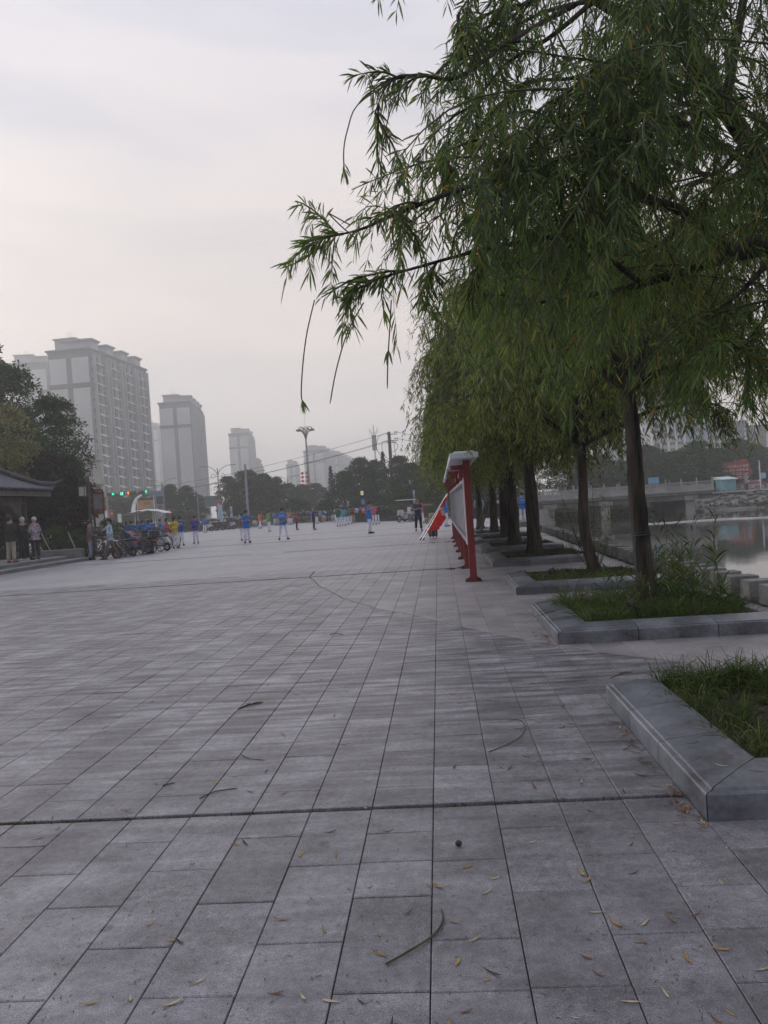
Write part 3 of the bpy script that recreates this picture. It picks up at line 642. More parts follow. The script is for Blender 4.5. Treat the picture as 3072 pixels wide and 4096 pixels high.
m_lf_red = leaf_mat('foliage_purple', [(0, (0.02, 0.014, 0.013)), (0.6, (0.035, 0.022, 0.02)), (1, (0.04, 0.032, 0.02))], 0.85, 0.15, 0.8, .08)
m_lf_fir = leaf_mat('foliage_fir', [(0, (0.014, 0.026, 0.016)), (1, (0.038, 0.052, 0.03))], 0.7, 0.15, 0.5)
def at_base(px, Y, z=-0.06):
    """ground point under pixel column px at depth Y"""
    for y in range(2500, 1800, -1):
        p = D(px, y, Y)
        if p.z >= z: return Vector((p.x, Y, z))
def top_z(px, py, Y): return D(px, py, Y).z
# far tree line: prototypes 10 m tall
pro = {}
def place(kind, px, ytop, wpx, Y, label, group, name=None, zb=-0.06):
    h = top_z(px, ytop, Y)-zb; w = wpx/FOC*Y; b = at_base(px, Y, zb)
    sc = (w/4.7, w/4.7, h/9.6)
    if kind not in pro:
        spec = {'round': dict(leaf=0.42, n=9000, clumps=64, low=.03, kind='round', mleaf=m_lf_mid), 'oval': dict(leaf=0.42, n=9000, clumps=64, low=.03, kind='oval', mleaf=m_lf_dark), 'dome': dict(leaf=0.4, n=5600, clumps=36, low=.0, kind='dome', mleaf=m_lf_dark, trunk_h=0.06),
                'bloom': dict(leaf=0.4, n=3200, clumps=26, kind='round', mleaf=m_lf_bloom), 'purple': dict(leaf=0.4, n=3600, clumps=30, kind='round', mleaf=m_lf_red, low=0.03)}[kind]
        t = broadleaf(10.0, 6.0, len(pro)*7+2, **spec); pro[kind] = t; t.location = b; t.rotation_euler = (0, 0, rnd.uniform(0, 6)); t.scale = sc; t['label'] = label; t['group'] = group
    else: t = dup(pro[kind], b, rnd.uniform(0, 6), label, sc, group)
    t.name = name or t.name
    return t
def fir(px, ytop, wpx, Y, label, group, zb=-0.06):
    h = top_z(px, ytop, Y)-zb; w = wpx/FOC*Y; b = at_base(px, Y, zb)
    if 'fir' not in pro:
        t = thing('fir_tree', label, 'tree', group=group); mb = MB(); mb.tube([(0, 0, 0), (0, 0, 5), (0, 0, 10)], [0.18, 0.11, 0.02], 8); obj('trunk', mb, m_bark, t)
        rg = np.random.default_rng(9); LP, LD = [], []
        for k in range(26):
            z = 1.2+8.6*(k/25)**0.9; r = 2.7*(1-(z-1)/9.2)**0.85+0.12
            for j in range(9):
                a = rg.uniform(0, 2*PI); e = np.array([math.cos(a), math.sin(a), 0.18]); rr = r*rg.uniform(0.7, 1.1)
                for q in range(14):
                    u = rg.uniform(0.12, 1); LP.append(e*rr*u+np.array([0, 0, z-0.35*u*u*rr*0.6])); LD.append(e*0.6+rg.normal(size=3)*0.6)
        V, F = leaf_arrays(np.array(LP), np.array(LD), 0.42, 0.05, 0.35, 1); obj('crown', npmesh('crown', V, F), m_lf_fir, t); pro['fir'] = t
        t.location = b; t.scale = (w/5.4, w/5.4, h/10)
    else: t = dup(pro['fir'], b, rnd.uniform(0, 6), label, (w/5.4, w/5.4, h/10), group)
    return t
g1 = 'trees beyond the road at the far end of the plaza'
LTR = [  # kind, px, ytop, width, Y, label
 ('oval', 690, 1945, 88, 132, 'slim dark tree between the two tall tower blocks, left of its twin'), ('oval', 755, 1950, 84, 128, 'slim dark tree in front of the second tower block'), ('oval', 640, 1978, 95, 140, 'low tree behind the white tent canopy'),
 ('round', 560, 1978, 120, 150, 'hazy tree behind the yellow notice panel'), ('round', 470, 1985, 120, 152, 'hazy tree below the left green traffic arrow'), ('oval', 805, 1985, 60, 150, 'small tree at the foot of the second tower block'),
 ('round', 925, 1915, 90, 121, 'round crowned tree left of the plain grey pole'), ('round', 1000, 1892, 130, 120, 'broad tree directly behind the plain grey pole'), ('round', 1065, 1905, 105, 123, 'broad tree above the bright green shirt'), ('oval', 1115, 1915, 80, 128, 'dark pointed tree right of the broad pair'),
 ('round', 1165, 1940, 90, 140, 'lower tree left of the lantern mast'), ('round', 1215, 1945, 80, 145, 'low tree behind the lantern mast'), ('round', 1270, 1940, 85, 150, 'pale green tree right of the lantern mast'),
 ('dome', 1190, 2000, 110, 108, 'clipped dome of dark foliage left of the lantern mast'), ('dome', 1310, 2004, 100, 104, 'clipped dome of dark foliage under the small fir'), ('oval', 1385, 1892, 110, 112, 'dark mass of foliage right of the small fir'),
 ('round', 1455, 1842, 110, 113, 'tall round tree below the advertising mast'), ('oval', 1510, 1850, 100, 112, 'dark tree in front of the advertising mast pole'), ('round', 1610, 1835, 100, 108, 'loose crowned tree right of the utility pole'), ('oval', 1660, 1860, 120, 104, 'dark tree at the edge of the willow curtain'),
 ('dome', 1625, 1968, 130, 86, 'low dark dome of foliage behind the motor tricycle'), ('dome', 1450, 2000, 120, 96, 'low dark dome behind the group of dancers'), ('round', 1740, 1850, 140, 98, 'tree behind the willow strands, above the red flag'), ('oval', 1840, 1850, 140, 95, 'tree behind the red display board'),
 ('round', 1960, 1850, 150, 98, 'tree seen between the willow trunks'), ('oval', 2080, 1870, 130, 105, 'tree behind the man in blue among the trunks'), ('dome', 1560, 1990, 100, 92, 'low dome bush left of the motor tricycle')]
for k, px, yt, w, Y, lab in LTR: place(k, px, yt, w, Y, lab, g1)
fir(1335, 1862, 62, 112, 'small dark fir standing above the treetops right of the lantern mast', 'fir trees'); fir(1547, 1805, 74, 112, 'taller dark fir just left of the utility pole', 'fir trees'); fir(1420, 1935, 90, 108, 'short wide fir half hidden in the dark foliage', 'fir trees')
# ---------------------------------------------------------------- tower blocks
m_wall = mat('render_grey', (0.21, 0.215, 0.24), 0.9, 0.14, 0.12, scale2=1.5)
m_gable = mat('render_pale', (0.58, 0.61, 0.63), 0.9, 0.1, 0.1, scale2=1.2)
m_band = mat('render_dark', (0.20, 0.205, 0.22), 0.9, 0.12, 0.15)
m_pil = mat('render_pilaster', (0.44, 0.45, 0.48), 0.9, 0.1, 0.2)
m_white = mat('white_paint', (0.80, 0.81, 0.82), 0.6, 0.1, 1.2)
m_glass = mat('window_glass', (0.06, 0.075, 0.095), 0.12, 0.3, 0.35, spec=0.8, rnd=0.5)
m_frame = mat('window_frame', (0.42, 0.42, 0.43), 0.6, 0.1, 1)
m_whitewall = mat('pale_facade', (0.52, 0.55, 0.57), 0.85, 0.1, 0.1)
m_bluewall = mat('blue_grey_facade', (0.42, 0.50, 0.56), 0.85, 0.1, 0.1)
m_cream = mat('cream_facade', (0.45, 0.42, 0.38), 0.85, 0.12, 0.3)
def wmesh(w, h, d=0.12, mull=1):
    f = MB(); b = 0.09
    f.box((0, 0, h/2-b/2), (d, w, b)); f.box((0, 0, -h/2+b/2), (d, w, b))
    for k in range(mull+2): f.box((0, -w/2+b/2+(w-b)*k/(mull+1), 0), (d, b, h-2*b-0.004))
    p = MB(); p.box((-0.02, 0, 0), (0.03, w-0.02, h-0.02)); return fixn(f.mesh('window')), fixn(p.mesh('pane'))
WM = {}
def window(parent, x, y, z, w, h, face=0.0, mull=1, panes=True):
    k = (w, h, mull)
    if k not in WM: WM[k] = wmesh(w, h, mull=mull)
    o = obj('window', WM[k][0], m_frame, parent, (x, y, z), face)
    if panes: obj('pane', WM[k][1], m_glass, o)
    return o
def tower(label, C0, C1y, gable_w, H, floors, mods, near=True, group='apartment towers on the skyline', ang=None, wins=3, antenna=True, L=None):
    v = Vector((C1y[0]-C0[0], C1y[1]-C0[1], 0)); L = L or v.length; rz = math.atan2(v.y, v.x)-PI/2
    t = thing('tower_block', label, 'apartment tower', (C0[0], C0[1], -0.06), rz, group)
    Wg = gable_w; fh = H/(floors+0.6); Lm = L/mods; zb = H-fh*3.4
    w = MB(); w.box((-Wg/2, L/2, H/2), (Wg, L, H)); obj('wall', w, m_wall, t)
    gw = Wg/2-1.1
    for sx in (-1, 1):
        g = MB(); g.box((-Wg/2+sx*(Wg/4+0.32), -0.06, (zb-0.9)/2), (gw, 0.15, zb-0.9)); obj('gable_panel', g, m_gable, t)
        g = MB(); g.box((-Wg/2+sx*(Wg/4+0.32), -0.06, (zb+0.5+H-fh*0.75)/2), (gw, 0.15, H-fh*0.75-zb-0.5)); obj('gable_panel', g, m_gable, t)
    b = MB(); b.box((-Wg/2, L/2-0.1, zb-0.2), (Wg+0.7, L+0.7, 0.8)); b.box((-Wg/2, L/2-.1, zb+0.35), (Wg+1.2, L+1.2, 0.25)); obj('string_course', b, m_band, t)
    c = MB(); c.box((-Wg/2, L/2, H+0.15), (Wg+1.3, L+1.3, 0.5)); c.box((-Wg/2, L/2, H-0.5), (Wg+0.5, L+0.5, 0.5)); obj('cornice', c, m_band, t)
    for i in range(mods):
        yc = Lm*(i+0.36); rb = MB(); rb.box((-Wg*0.33, yc, H+1.7), (Wg*0.66+0.4, Lm*0.46, 2.6)); rb.box((-Wg*0.33, yc, H+3.15), (Wg*0.66+1.6, Lm*0.46+1.2, 0.4)); rb.box((-Wg*0.33, yc, H+2.7), (Wg*0.66+0.9, Lm*0.46+0.6, 0.2)); obj('roof_block', rb, m_pil, t)
    rb = MB(); rb.box((-Wg*0.62, 4.0, H+2.0), (Wg*0.5, 5.5, 3.4)); rb.box((-Wg*0.62, 4.0, H+3.85), (Wg*0.5+1, 6.5, 0.35)); obj('roof_block', rb, m_pil, t)
    if antenna:
        a = MB()
        for dx in (0, 0.7, 1.3): a.cyl((-Wg*0.6+dx, 3, H+4), (-Wg*0.6+dx, 3, H+6.2), 0.06, 0.04, 5)
        obj('antenna', a, m_band, t)
    # long facade, facing local +x
    nwin = 0
    slabm = None
    pil = []
    for i in range(mods):
        y0 = Lm*i
        for yy, wd in ((y0+Lm*0.2, 0.5), (y0+Lm*0.52, 0.5), (y0+Lm*0.97, 0.45)):
            p = MB(); p.box((0.55, yy, (H-1)/2), (1.1, wd, H-1)); obj('pilaster', p, m_pil, t)
        for f in range(floors):
            z = fh*(f+0.55)
            if near:
                if slabm is None:
                    s = MB(); s.box((0.35, 0, 0), (0.7, Lm*0.3, 0.28)); slabm = fixn(s.mesh('balcony')); s = MB(); s.add([(0.25, -Lm*0.13, 0.62), (1.75, -Lm*0.13, -0.25), (1.75, Lm*0.13, -0.25), (0.25, Lm*0.13, 0.62), (0.25, -Lm*0.13, 0.5), (1.7, -Lm*0.13, -0.35), (1.7, Lm*0.13, -0.35), (0.25, Lm*0.13, 0.5)], [(0, 1, 2, 3), (7, 6, 5, 4), (0, 4, 5, 1), (1, 5, 6, 2), (2, 6, 7, 3), (3, 7, 4, 0)]); awm = fixn(s.mesh('awning'))
                window(t, 0.30, y0+Lm*0.36, z+0.55, round(Lm*0.26, 2), round(fh*0.58, 2), mull=2)
                window(t, 0.10, y0+Lm*0.68, z+0.5, round(Lm*0.16, 2), round(fh*0.6, 2))
                window(t, 0.10, y0+Lm*0.86, z+0.45, round(Lm*0.12, 2), round(fh*0.5, 2))
                window(t, 0.25, y0+Lm*0.09, z+0.4, round(Lm*0.12, 2), round(fh*0.45, 2), mull=0)
                if f: obj('awning', awm, m_white, t, (0.3, y0+Lm*0.36, z-0.95))
                obj('balcony', slabm, m_pil, t, (0, y0+Lm*0.74, z-0.75))
            elif wins:
                pass
    if not near:
        s = MB(); aw = MB()
        for i in range(mods):
            for f in range(floors):
                z = fh*(f+0.55); y0 = Lm*i
                s.box((0.06, y0+Lm*0.36, z+0.5), (0.1, Lm*0.26, fh*0.5)); s.box((0.06, y0+Lm*0.76, z+0.5), (0.1, Lm*0.2, fh*0.5)); aw.box((0.6, y0+Lm*0.36, z-0.7), (1.2, Lm*0.24, 0.3)); aw.box((0.3, y0+Lm*0.76, z-0.8), (0.6, Lm*0.3, 0.25))
        obj('windows', s, m_glass, t, kind='stuff'); obj('awnings', aw, m_pil, t, kind='stuff')
    return t
def XY(px, Y): p = D(px, 2050, Y); return (p.x+0.0, Y)
def hz_(px): return VP[1]-ROLL*(px-VP[0])
def Hof(px, py, Y): return (hz_(px)-py)/FOC*Y+CZ
def towerpx(label, px0, px1, pxg, ytop, Y0, Y1, floors, mods, near=False, **k):
    """px0: near corner column at horizon level, px1 far facade corner, pxg outer gable corner"""
    y = hz_(px0); a = D(px0, y, Y0); b = D(px1, hz_(px1), Y1); g = D(pxg, hz_(pxg), Y0)
    return tower(label, (a.x, a.y), (b.x, b.y), abs(a.x-g.x), Hof(px0-20, ytop, Y0), floors, mods, near, **k)
towerpx('tall grey apartment tower with white awnings up its long side, nearest on the skyline', 402, 622, 236, 1376, 237, 278, 17, 4, near=True)
towerpx('second apartment tower with wide pale gable, standing alone right of the nearest one', 790, 838, 672, 1600, 365, 408, 17, 4, near=False)
towerpx('hazy tower half hidden behind the left of the nearest tower', 230, 330, 95, 1432, 330, 380, 20, 3, near=False)
towerpx('very faint tower in the haze between the two clearest towers', 655, 690, 615, 1700, 660, 710, 24, 3, near=False)
towerpx('hazy tower left of the lantern mast with a lower wing beside it', 1012, 1035, 938, 1728, 560, 600, 20, 2, near=False)
towerpx('low hazy wing on the right of the tower left of the lantern mast', 1045, 1062, 1020, 1848, 600, 640, 12, 2, near=False)
towerpx('small faint tower just left of the lantern mast', 1195, 1207, 1158, 1856, 720, 760, 14, 2, near=False)
towerpx('broad hazy tower right of the lantern mast', 1310, 1350, 1230, 1798, 600, 680, 18, 3, near=False)
towerpx('hazy tower behind the broad one right of the lantern mast', 1365, 1425, 1325, 1818, 680, 790, 18, 4, near=False)
# cream building in front of the nearest tower
t = thing('cream_building', 'cream stone building with tall blue windows, glimpsed behind the dark trees on the left', 'building', (-55.4, 120, -0.06))
w = MB(); w.box((-6, 6, 6.2), (12, 12, 12.4)); obj('wall', w, m_cream, t)
for z in (3.8, 8.4, 12.4): c = MB(); c.box((-6, 6, z), (12.9, 12.9, 0.35)); c.box((-6, 6, z-.25), (12.45, 12.45, .25)); obj('cornice', c, m_cream, t)
for z in (2.0, 6.2, 10.4):
    for x in (-1.6, -4.2, -6.8, -9.4): window(t, x, -0.07, z, 1.3, 2.2, R(-90))
    for y in (2, 5, 8): window(t, 0.07, y, z, 1.3, 2.2)
# far bank buildings
def slab(label, px0, px1, ytop, Y, floors, cols, m, group='apartment blocks across the river', wcol=None, near=True, depth=14):
    a = D(px0, hz_(px0), Y); b = D(px1, hz_(px1), Y); wd = b.x-a.x; H = Hof((px0+px1)/2, ytop, Y)
    t = thing('apartment_block', label, 'apartment block', (a.x, Y, 0.0), 0, group)
    w = MB(); w.box((wd/2, depth/2, H/2), (wd, depth, H)); obj('wall', w, m, t)
    c = MB(); c.box((wd/2, depth/2, H+0.25), (wd+.8, depth+.8, 0.5)); c.box((wd*0.3, depth/2, H+1.6), (wd*.3, 5, 2.4)); obj('roof', c, m_band, t)
    fh = H/floors
    for c_ in range(cols):
        x = wd*(c_+0.5)/cols
        p = MB(); p.box((x-wd/cols/2+0.1, -0.25, H/2-.2), (0.5, 0.5, H-.4)); obj('pilaster', p, m_white, t)
        for f in range(floors):
            window(t, x+0.2, -0.07, fh*(f+0.5), 1.5, round(fh*0.52, 2), R(-90), mull=1, panes=True)
    return t
slab('tall pale apartment block behind the trees across the river, left one', 2620, 2745, 1490, 250, 19, 4, m_whitewall)
slab('blue grey windowless flank joined to the right of the tall block across the river', 2750, 2855, 1470, 262, 20, 1, m_bluewall)
slab('lower pale block across the river seen above the red sign', 2862, 2945, 1708, 270, 8, 3, m_whitewall)
slab('lowest greyish block across the river, furthest to the right', 2948, 3120, 1712, 290, 8, 4, m_wall)
slab('faint pale block across the river glimpsed between the two clearest willow trunks', 2420, 2540, 1560, 330, 17, 3, m_whitewall)
g2 = 'trees on the far bank of the river'
for k, px, yt, w_, Y, lab in [('round', 2400, 1830, 160, 128, 'pale hazy tree across the river left of the nearest visible trunk'), ('oval', 2600, 1790, 150, 128, 'dark tree across the river just right of the furrowed trunk'), ('round', 2700, 1815, 150, 124, 'broad tree behind the bridge railing'), ('round', 2800, 1775, 150, 132, 'tall dark tree left of the red sign'),
        ('oval', 2880, 1800, 120, 140, 'dark tree just behind the left tip of the red sign'), ('round', 2960, 1765, 150, 146, 'tall feathery tree behind the red sign'), ('round', 3060, 1800, 140, 150, 'tree behind the solar lamp post'), ('dome', 2750, 1900, 200, 118, 'low bush behind the end of the bridge'), ('dome', 2640, 1900, 200, 120, 'low bush behind the middle of the bridge railing'), ('dome', 2480, 1915, 200, 124, 'low bush behind the bridge, left part'), ('dome', 2870, 1895, 150, 128, 'low bush left of the teal hut'), ('round', 2280, 1840, 170, 130, 'hazy tree across the river behind the willow strands'), ('round', 2520, 1850, 150, 136, 'middling tree across the river behind the trunk')]:
    place(k, px, yt, w_, Y, lab, g2, zb=0.3)
# ---------------------------------------------------------------- bridge
m_bst = mat('bridge_stone', (0.36, 0.36, 0.37), 0.85, 0.25, 0.6, scale2=6)
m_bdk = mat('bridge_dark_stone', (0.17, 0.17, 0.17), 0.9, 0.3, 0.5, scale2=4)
bx0, bx1, by0, by1, bz = 10.2, 30.6, 93.0, 110.0, 0.90
br = thing('road_bridge', 'low stone road bridge with carved balustrade crossing the river', 'bridge', (bx0, by0, 0))
def rel(*p): return (p[0]-bx0, p[1]-by0, p[2])
w = MB(); w.box(rel((bx0+bx1)/2, (by0+by1)/2, bz-0.2), (bx1-bx0, by1-by0, 0.4)); w.box(rel((bx0+bx1)/2, by0-0.15, bz-0.02), (bx1-bx0, 0.5, 0.16)); obj('deck', w, m_bst, br)
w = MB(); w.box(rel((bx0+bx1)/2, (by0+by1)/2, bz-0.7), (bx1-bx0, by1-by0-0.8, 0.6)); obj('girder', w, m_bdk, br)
for x in (12.6, 18.8, 28.2):
    w = MB(); w.box(rel(x, by0+8.4, -1.1), (1.0, 15.6, 3.0)); w.box(rel(x, by0+8.3, 0.12), (1.5, 16.2, 0.5)); obj('pier', w, m_bst, br)
for side, yy in ((0, by0+0.1), (1, by1-0.1)):
    pmb = MB(); pmb.box((0, 0, 0.55), (0.2, 0.2, 1.1), bev=0.02); pmb.lathe([(0.03, 1.1), (0.09, 1.14), (0.1, 1.22), (0.06, 1.3), (0.09, 1.36), (0.02, 1.46)], n=8); pme = fixn(pmb.mesh('post'))
    n = 12; dx = (bx1-bx0)/n
    q = MB(); q.box((dx/2, 0, 0.95), (dx-0.2, 0.12, 0.1)); q.box((dx/2, 0, 0.12), (dx-0.2, 0.14, 0.12)); q.box((dx/2, 0, 0.62), (dx-0.2, 0.1, 0.07))
    for k in range(7): q.box((0.2+(dx-0.4)*k/6, 0, 0.37), (0.07, 0.08, 0.46)); q.torus((0.2+(dx-0.4)*k/6, 0, 0.78), 0.09, 0.025, 'y', 8, 4)
    q.prism([(0.15, .2), (dx-.15, .2), (dx-.15, .55), (.15, .55)], -0.02, 0.02, 'y'); qme = fixn(q.mesh('balustrade_panel'))
    for k in range(n+1):
        obj('post', pme, m_bst, br, rel(bx0+dx*k, yy, bz))
        if k < n: obj('balustrade_panel', qme, m_bst, br, rel(bx0+dx*k, yy, bz))
s = MB(); s.box((0, -0.04, 1.5), (1.15, 0.05, 0.7), bev=0.01); s.cyl((-.0, 0, 0), (-.0, 0, 1.2), 0.03, n=6)
p = D(2618, 1950, by0-0.3); tag(obj('bridge_sign', s, mat('sign_blue', (0.20, 0.42, 0.66), 0.5, 0.1, 2), None, (p.x, by0-0.05, bz-0.1)), 'small pale blue notice fixed to the bridge balustrade', 'sign')
# far bank: sloping stone revetment, kerb, road
bk = MB(); nb_ = 26
top = [(30.6, 104.2), (36, 107.0), (44, 109.6), (60, 114.4), (200, 118), (2600, 150)]; bot = [(29.2, 101.0), (37, 101.4), (44, 101.6), (62, 102.5), (200, 104), (2600, 104)]
rg9 = np.random.default_rng(4)
for i in range(len(top)-1):
    m_ = 8
    for j in range(m_):
        for k in range(5):
            def pt(u, v): a = [top[i][q]+(top[i+1][q]-top[i][q])*u for q in (0, 1)]; b_ = [bot[i][q]+(bot[i+1][q]-bot[i][q])*u for q in (0, 1)]; return (a[0]*(1-v)+b_[0]*v, a[1]*(1-v)+b_[1]*v, 0.28*(1-v)-2.2*v)
            bk.quad(pt(j/m_, k/5), pt((j+1)/m_, k/5), pt((j+1)/m_, (k+1)/5), pt(j/m_, (k+1)/5))
struct('far_bank_slope', bk, mat('stone_revetment', (0.36, 0.35, 0.34), 0.9, 0.5, 0.5, 0.05, scale2=3, col2=(0.07, 0.075, 0.06)))
sl = MB()
for i in range(46):
    u = i/46; x = 45+u*34+rg9.normal()*.1; 
    for v in range(5):
        y = 110.2+(x-45)*0.28-1.0-v*1.35; zt = 0.24-v*0.36; sl.box((x+(v % 2)*.4, y, zt-.12), (0.68, 1.15, 0.12), 0.25, tilt=Matrix.Rotation(R(15), 3, 'X'))
tag(obj('stone_slabs', sl, m_bst, kind='stuff'), 'pale stone facing slabs on the far bank right of the teal hut', 'stone facing')
er = MB(); er.add([(30.6, 106.4, 0.312), (200, 121, 0.312), (200, 133, 0.312), (30.6, 118, 0.312)], [(0, 1, 2, 3)]); struct('far_bank_pavement', er, mat('pale_pavement', (0.27, 0.27, 0.28), 0.85, 0.15, 0.4))
rg_b = np.random.default_rng(8); n = 5000
X = rg_b.uniform(30, 90, n); P = np.stack([X, 102.0+rg_b.uniform(0, 1.6, n)+(X-30)*0.03, np.full(n, -1.75)+rg_b.uniform(0, .6, n)], 1)
V, F = leaf_arrays(P, rg_b.normal(size=(n, 3))+[0, 0, 1.3], 0.45, 0.05, 0.2, 1); tag(obj('bank_grass', npmesh('bank_grass', V, F), m_lf_mid, kind='stuff'), 'rough green grass along the waterline of the far bank', 'grass')
n = 3500; P = np.stack([rg_b.uniform(14, 27, n), rg_b.uniform(104, 109, n), rg_b.uniform(-1.8, -1.2, n)], 1); V, F = leaf_arrays(P, rg_b.normal(size=(n, 3))+[0, 0, 1.3], 0.7, 0.06, 0.2, 1); tag(obj('river_reeds', npmesh('river_reeds', V, F), m_lf_mid, kind='stuff'), 'pale green reeds in the shade under the bridge', 'reeds')
rb = MB(); rb.quad((12, 109.9, -1.9), (30.5, 109.9, -1.9), (30.5, 112, 0.85), (12, 112, 0.85)); rb.quad((10, 112, 0.85), (30.5, 112, 0.85), (30.5, 122, 0.3), (10, 122, 0.3)); struct('dark_backing_bank', rb, m_earth)  # earth slope added as backing to keep the view under the bridge dark
rr_ = random.Random(2); rk = MB()
for i in range(300):
    u = rr_.random(); v = rr_.random(); x = 29.6+u*33; y0 = 101.2+u*1.6; y1 = 104.4+u*10.2; yy = y0+(y1-y0)*v; zz = -1.8+2.0*v; s_ = rr_.uniform(.12, .42)
    rk.ball((x, yy, zz), s_, 6, 4, 1.3, .9, .6)
tag(obj('bank_stones', rk, mat('bank_stone', (0.20, 0.198, 0.19), .9, .5, .8, scale2=5), kind='stuff'), 'rough pale stones embedded in the far bank slope', 'stones')
# teal hut
hp = D(2905, 1965, 113); m_teal = mat('teal_sheet', (0.17, 0.36, 0.42), 0.6, 0.15, 1.5)
t = thing('pump_hut', 'small teal metal hut with sloping pale roof on the far bank', 'hut', (hp.x, 113, 0.3), R(14))
w = MB(); w.box((0, 0, 0.85), (1.9, 1.7, 1.7), bev=0.02)
for k in range(5): w.box((-0.8+0.4*k, -0.86, 0.85), (0.04, 0.03, 1.6))
obj('wall', w, m_teal, t); w = MB(); w.add([(-1.15, -1.1, 1.72), (1.15, -1.1, 1.72), (1.15, 1.0, 2.08), (-1.15, 1.0, 2.08), (-1.15, -1.1, 1.62), (1.15, -1.1, 1.62), (1.15, 1.0, 1.7), (-1.15, 1.0, 1.7)], [(0, 1, 2, 3), (7, 6, 5, 4), (0, 4, 5, 1), (1, 5, 6, 2), (2, 6, 7, 3), (3, 7, 4, 0)]); obj('roof', w, mat('pale_roof', (0.50, 0.62, 0.64), 0.5, 0.1, 1), t)
w = MB(); w.box((0.97, 0, 0.8), (0.04, 0.8, 1.4)); obj('door', w, m_teal, t)
w = MB(); w.add([(hp.x-1.2, 111.6, 0.28), (hp.x-0.7, 111.6, 0.28), (hp.x-2.6, 103.2, -1.7), (hp.x-3.1, 103.2, -1.7), (hp.x+1.3, 111.6, .28), (hp.x+1.7, 111.6, .28), (hp.x+0.4, 103.2, -1.7), (hp.x+0.0, 103.2, -1.7)], [(0, 1, 2, 3), (4, 5, 6, 7)])
w.box((hp.x-3.2, 102.3, -1.72), (4.6, 2.2, 0.3), 0.1)
tag(obj('slipway', w, m_bst), 'pale concrete slipway running down from the teal hut to the water', 'slipway')
# boat
bp_ = G(2905, 2030, -1.75); t = thing('small_boat', 'small black and yellow boat pulled up on the slipway', 'boat', (bp_.x, bp_.y-1, -1.76), R(10))
w = MB(); w.prism([(-0.9, 0.0), (0.7, 0.0), (1.15, 0.3), (-1.0, 0.3)], -0.4, 0.4, 'y'); obj('hull', w, mat('boat_black', (0.03, 0.03, 0.03), 0.4, 0.1, 2), t)
w = MB(); w.box((0.0, 0, 0.33), (2.2, 0.9, 0.07), bev=0.02); w.ball((-0.1, 0, 0.45), 0.34, 10, 6, 1.2, 0.9, 0.9); obj('tube', w, mat('boat_yellow', (0.62, 0.48, 0.05), 0.5, 0.1, 2), t)
# red flag shaped sign
m_rsign = mat('red_sign', (0.33, 0.055, 0.045), 0.6, 0.15, 0.5); m_lett = mat('white_letter', (0.78, 0.74, 0.72), 0.6, 0.05, 3)
Yp = 136.0; outl = [(2870, 1864), (2895, 1853), (2940, 1848), (2975, 1836), (2990, 1839), (3012, 1893), (2985, 1918), (2905, 1915)]
pts = [D(x, y, Yp) for x, y in outl]; o0 = D(2940, 1915, Yp); t = thing('red_sign', 'large red flag shaped sign with rows of white characters, across the river', 'sign', (o0.x, Yp, 0.3))
w = MB(); w.prism([(p.x-o0.x, p.z-0.3) for p in pts], 0.0, 0.25, 'y'); obj('panel', w, m_rsign, t)
w = MB(); w.box((1.6, 0.2, 0.55), (6.4, 0.5, 1.1), bev=.05); obj('base', w, m_rsign, t)
for k, s_ in enumerate(('社会主义核心价值观', '富强 民主 文明 和谐', '自由 平等 公正 法治', '爱国 敬业 诚信 友善')):
    p = D(2940, 1866, Yp); text(s_, 0.46, m_lett, t, (p.x-o0.x+0.05, -0.02, p.z-0.3-0.62*k), (R(90), R(-3.8)*0, 0))
text('不忘初心 牢记使命', 0.5, m_lett, t, (1.7, -0.07, 0.55), (R(90), 0, 0))
# solar lamp, posts, spheres, fence on the far bank
m_pole_w = mat('white_pole', (0.62, 0.65, 0.70), 0.5, 0.08, 2); m_dark = mat('dark_metal', (0.03, 0.032, 0.036), 0.5, 0.2, 3); m_grey = mat('grey_metal', (0.27, 0.29, 0.33), 0.5, 0.1, 2, metal=0.3)
sp_ = D(3043, 1950, 118); t = thing('solar_lamp', 'white lamp post with solar panel and camera across the river', 'lamp post', (sp_.x, 118, 0.3))
w = MB(); w.cyl((0, 0, 0), (0, 0, 4.1), 0.12, 0.09, 8); obj('pole', w, m_pole_w, t); w = MB(); w.box((-0.2, 0, 4.4), (1.9, 1.0, 0.06), tilt=Matrix.Rotation(R(-14), 3, 'X')); obj('solar_panel', w, m_dark, t)
w = MB(); w.box((0.25, -0.1, 4.0), (0.5, 0.08, 0.08)); w.ball((0.45, -.1, 3.9), 0.12, 8, 6); obj('camera', w, m_dark, t); w = MB(); w.box((0.45, 0, 1.9), (0.7, 0.04, 0.8)); obj('notice', w, mat('sign_blue2', (0.35, 0.5, 0.72), 0.5, 0.1, 2), t)
ip = D(2987, 1966, 116); t = thing('name_post', 'black post with white characters in a column, right of the teal hut', 'sign post', (ip.x, 116, 0.3))
w = MB(); w.box((0, 0, 0.45), (0.42, 0.3, 0.9)); w.box((0, 0, 2.55), (0.5, .3, .12)); obj('post', w, m_dark, t); w = MB(); w.box((0, 0, 1.7), (0.36, 0.22, 1.6)); obj('panel', w, mat('panel_blue_grey', (0.16, 0.22, 0.33), 0.5, 0.1, 2), t); text('节\n约\n用\n水', 0.34, m_lett, t, (0, -0.13, 1.72), (R(90), 0, 0))
m_sph = mat('stone_ball', (0.32, 0.32, 0.33), 0.8, 0.25, 2)
def ball_bollard(label, loc, r, group):
    t = thing('sphere_bollard', label, 'bollard', loc, 0, group); w = MB(); w.box((0, 0, r*0.22), (r*1.5, r*1.5, r*0.44), bev=0.02); obj('base', w, m_sph, t); w = MB(); w.ball((0, 0, r*1.32), r, 16, 10); obj('ball', w, m_sph, t, smooth=True); return t
gb = 'stone ball bollards across the river'
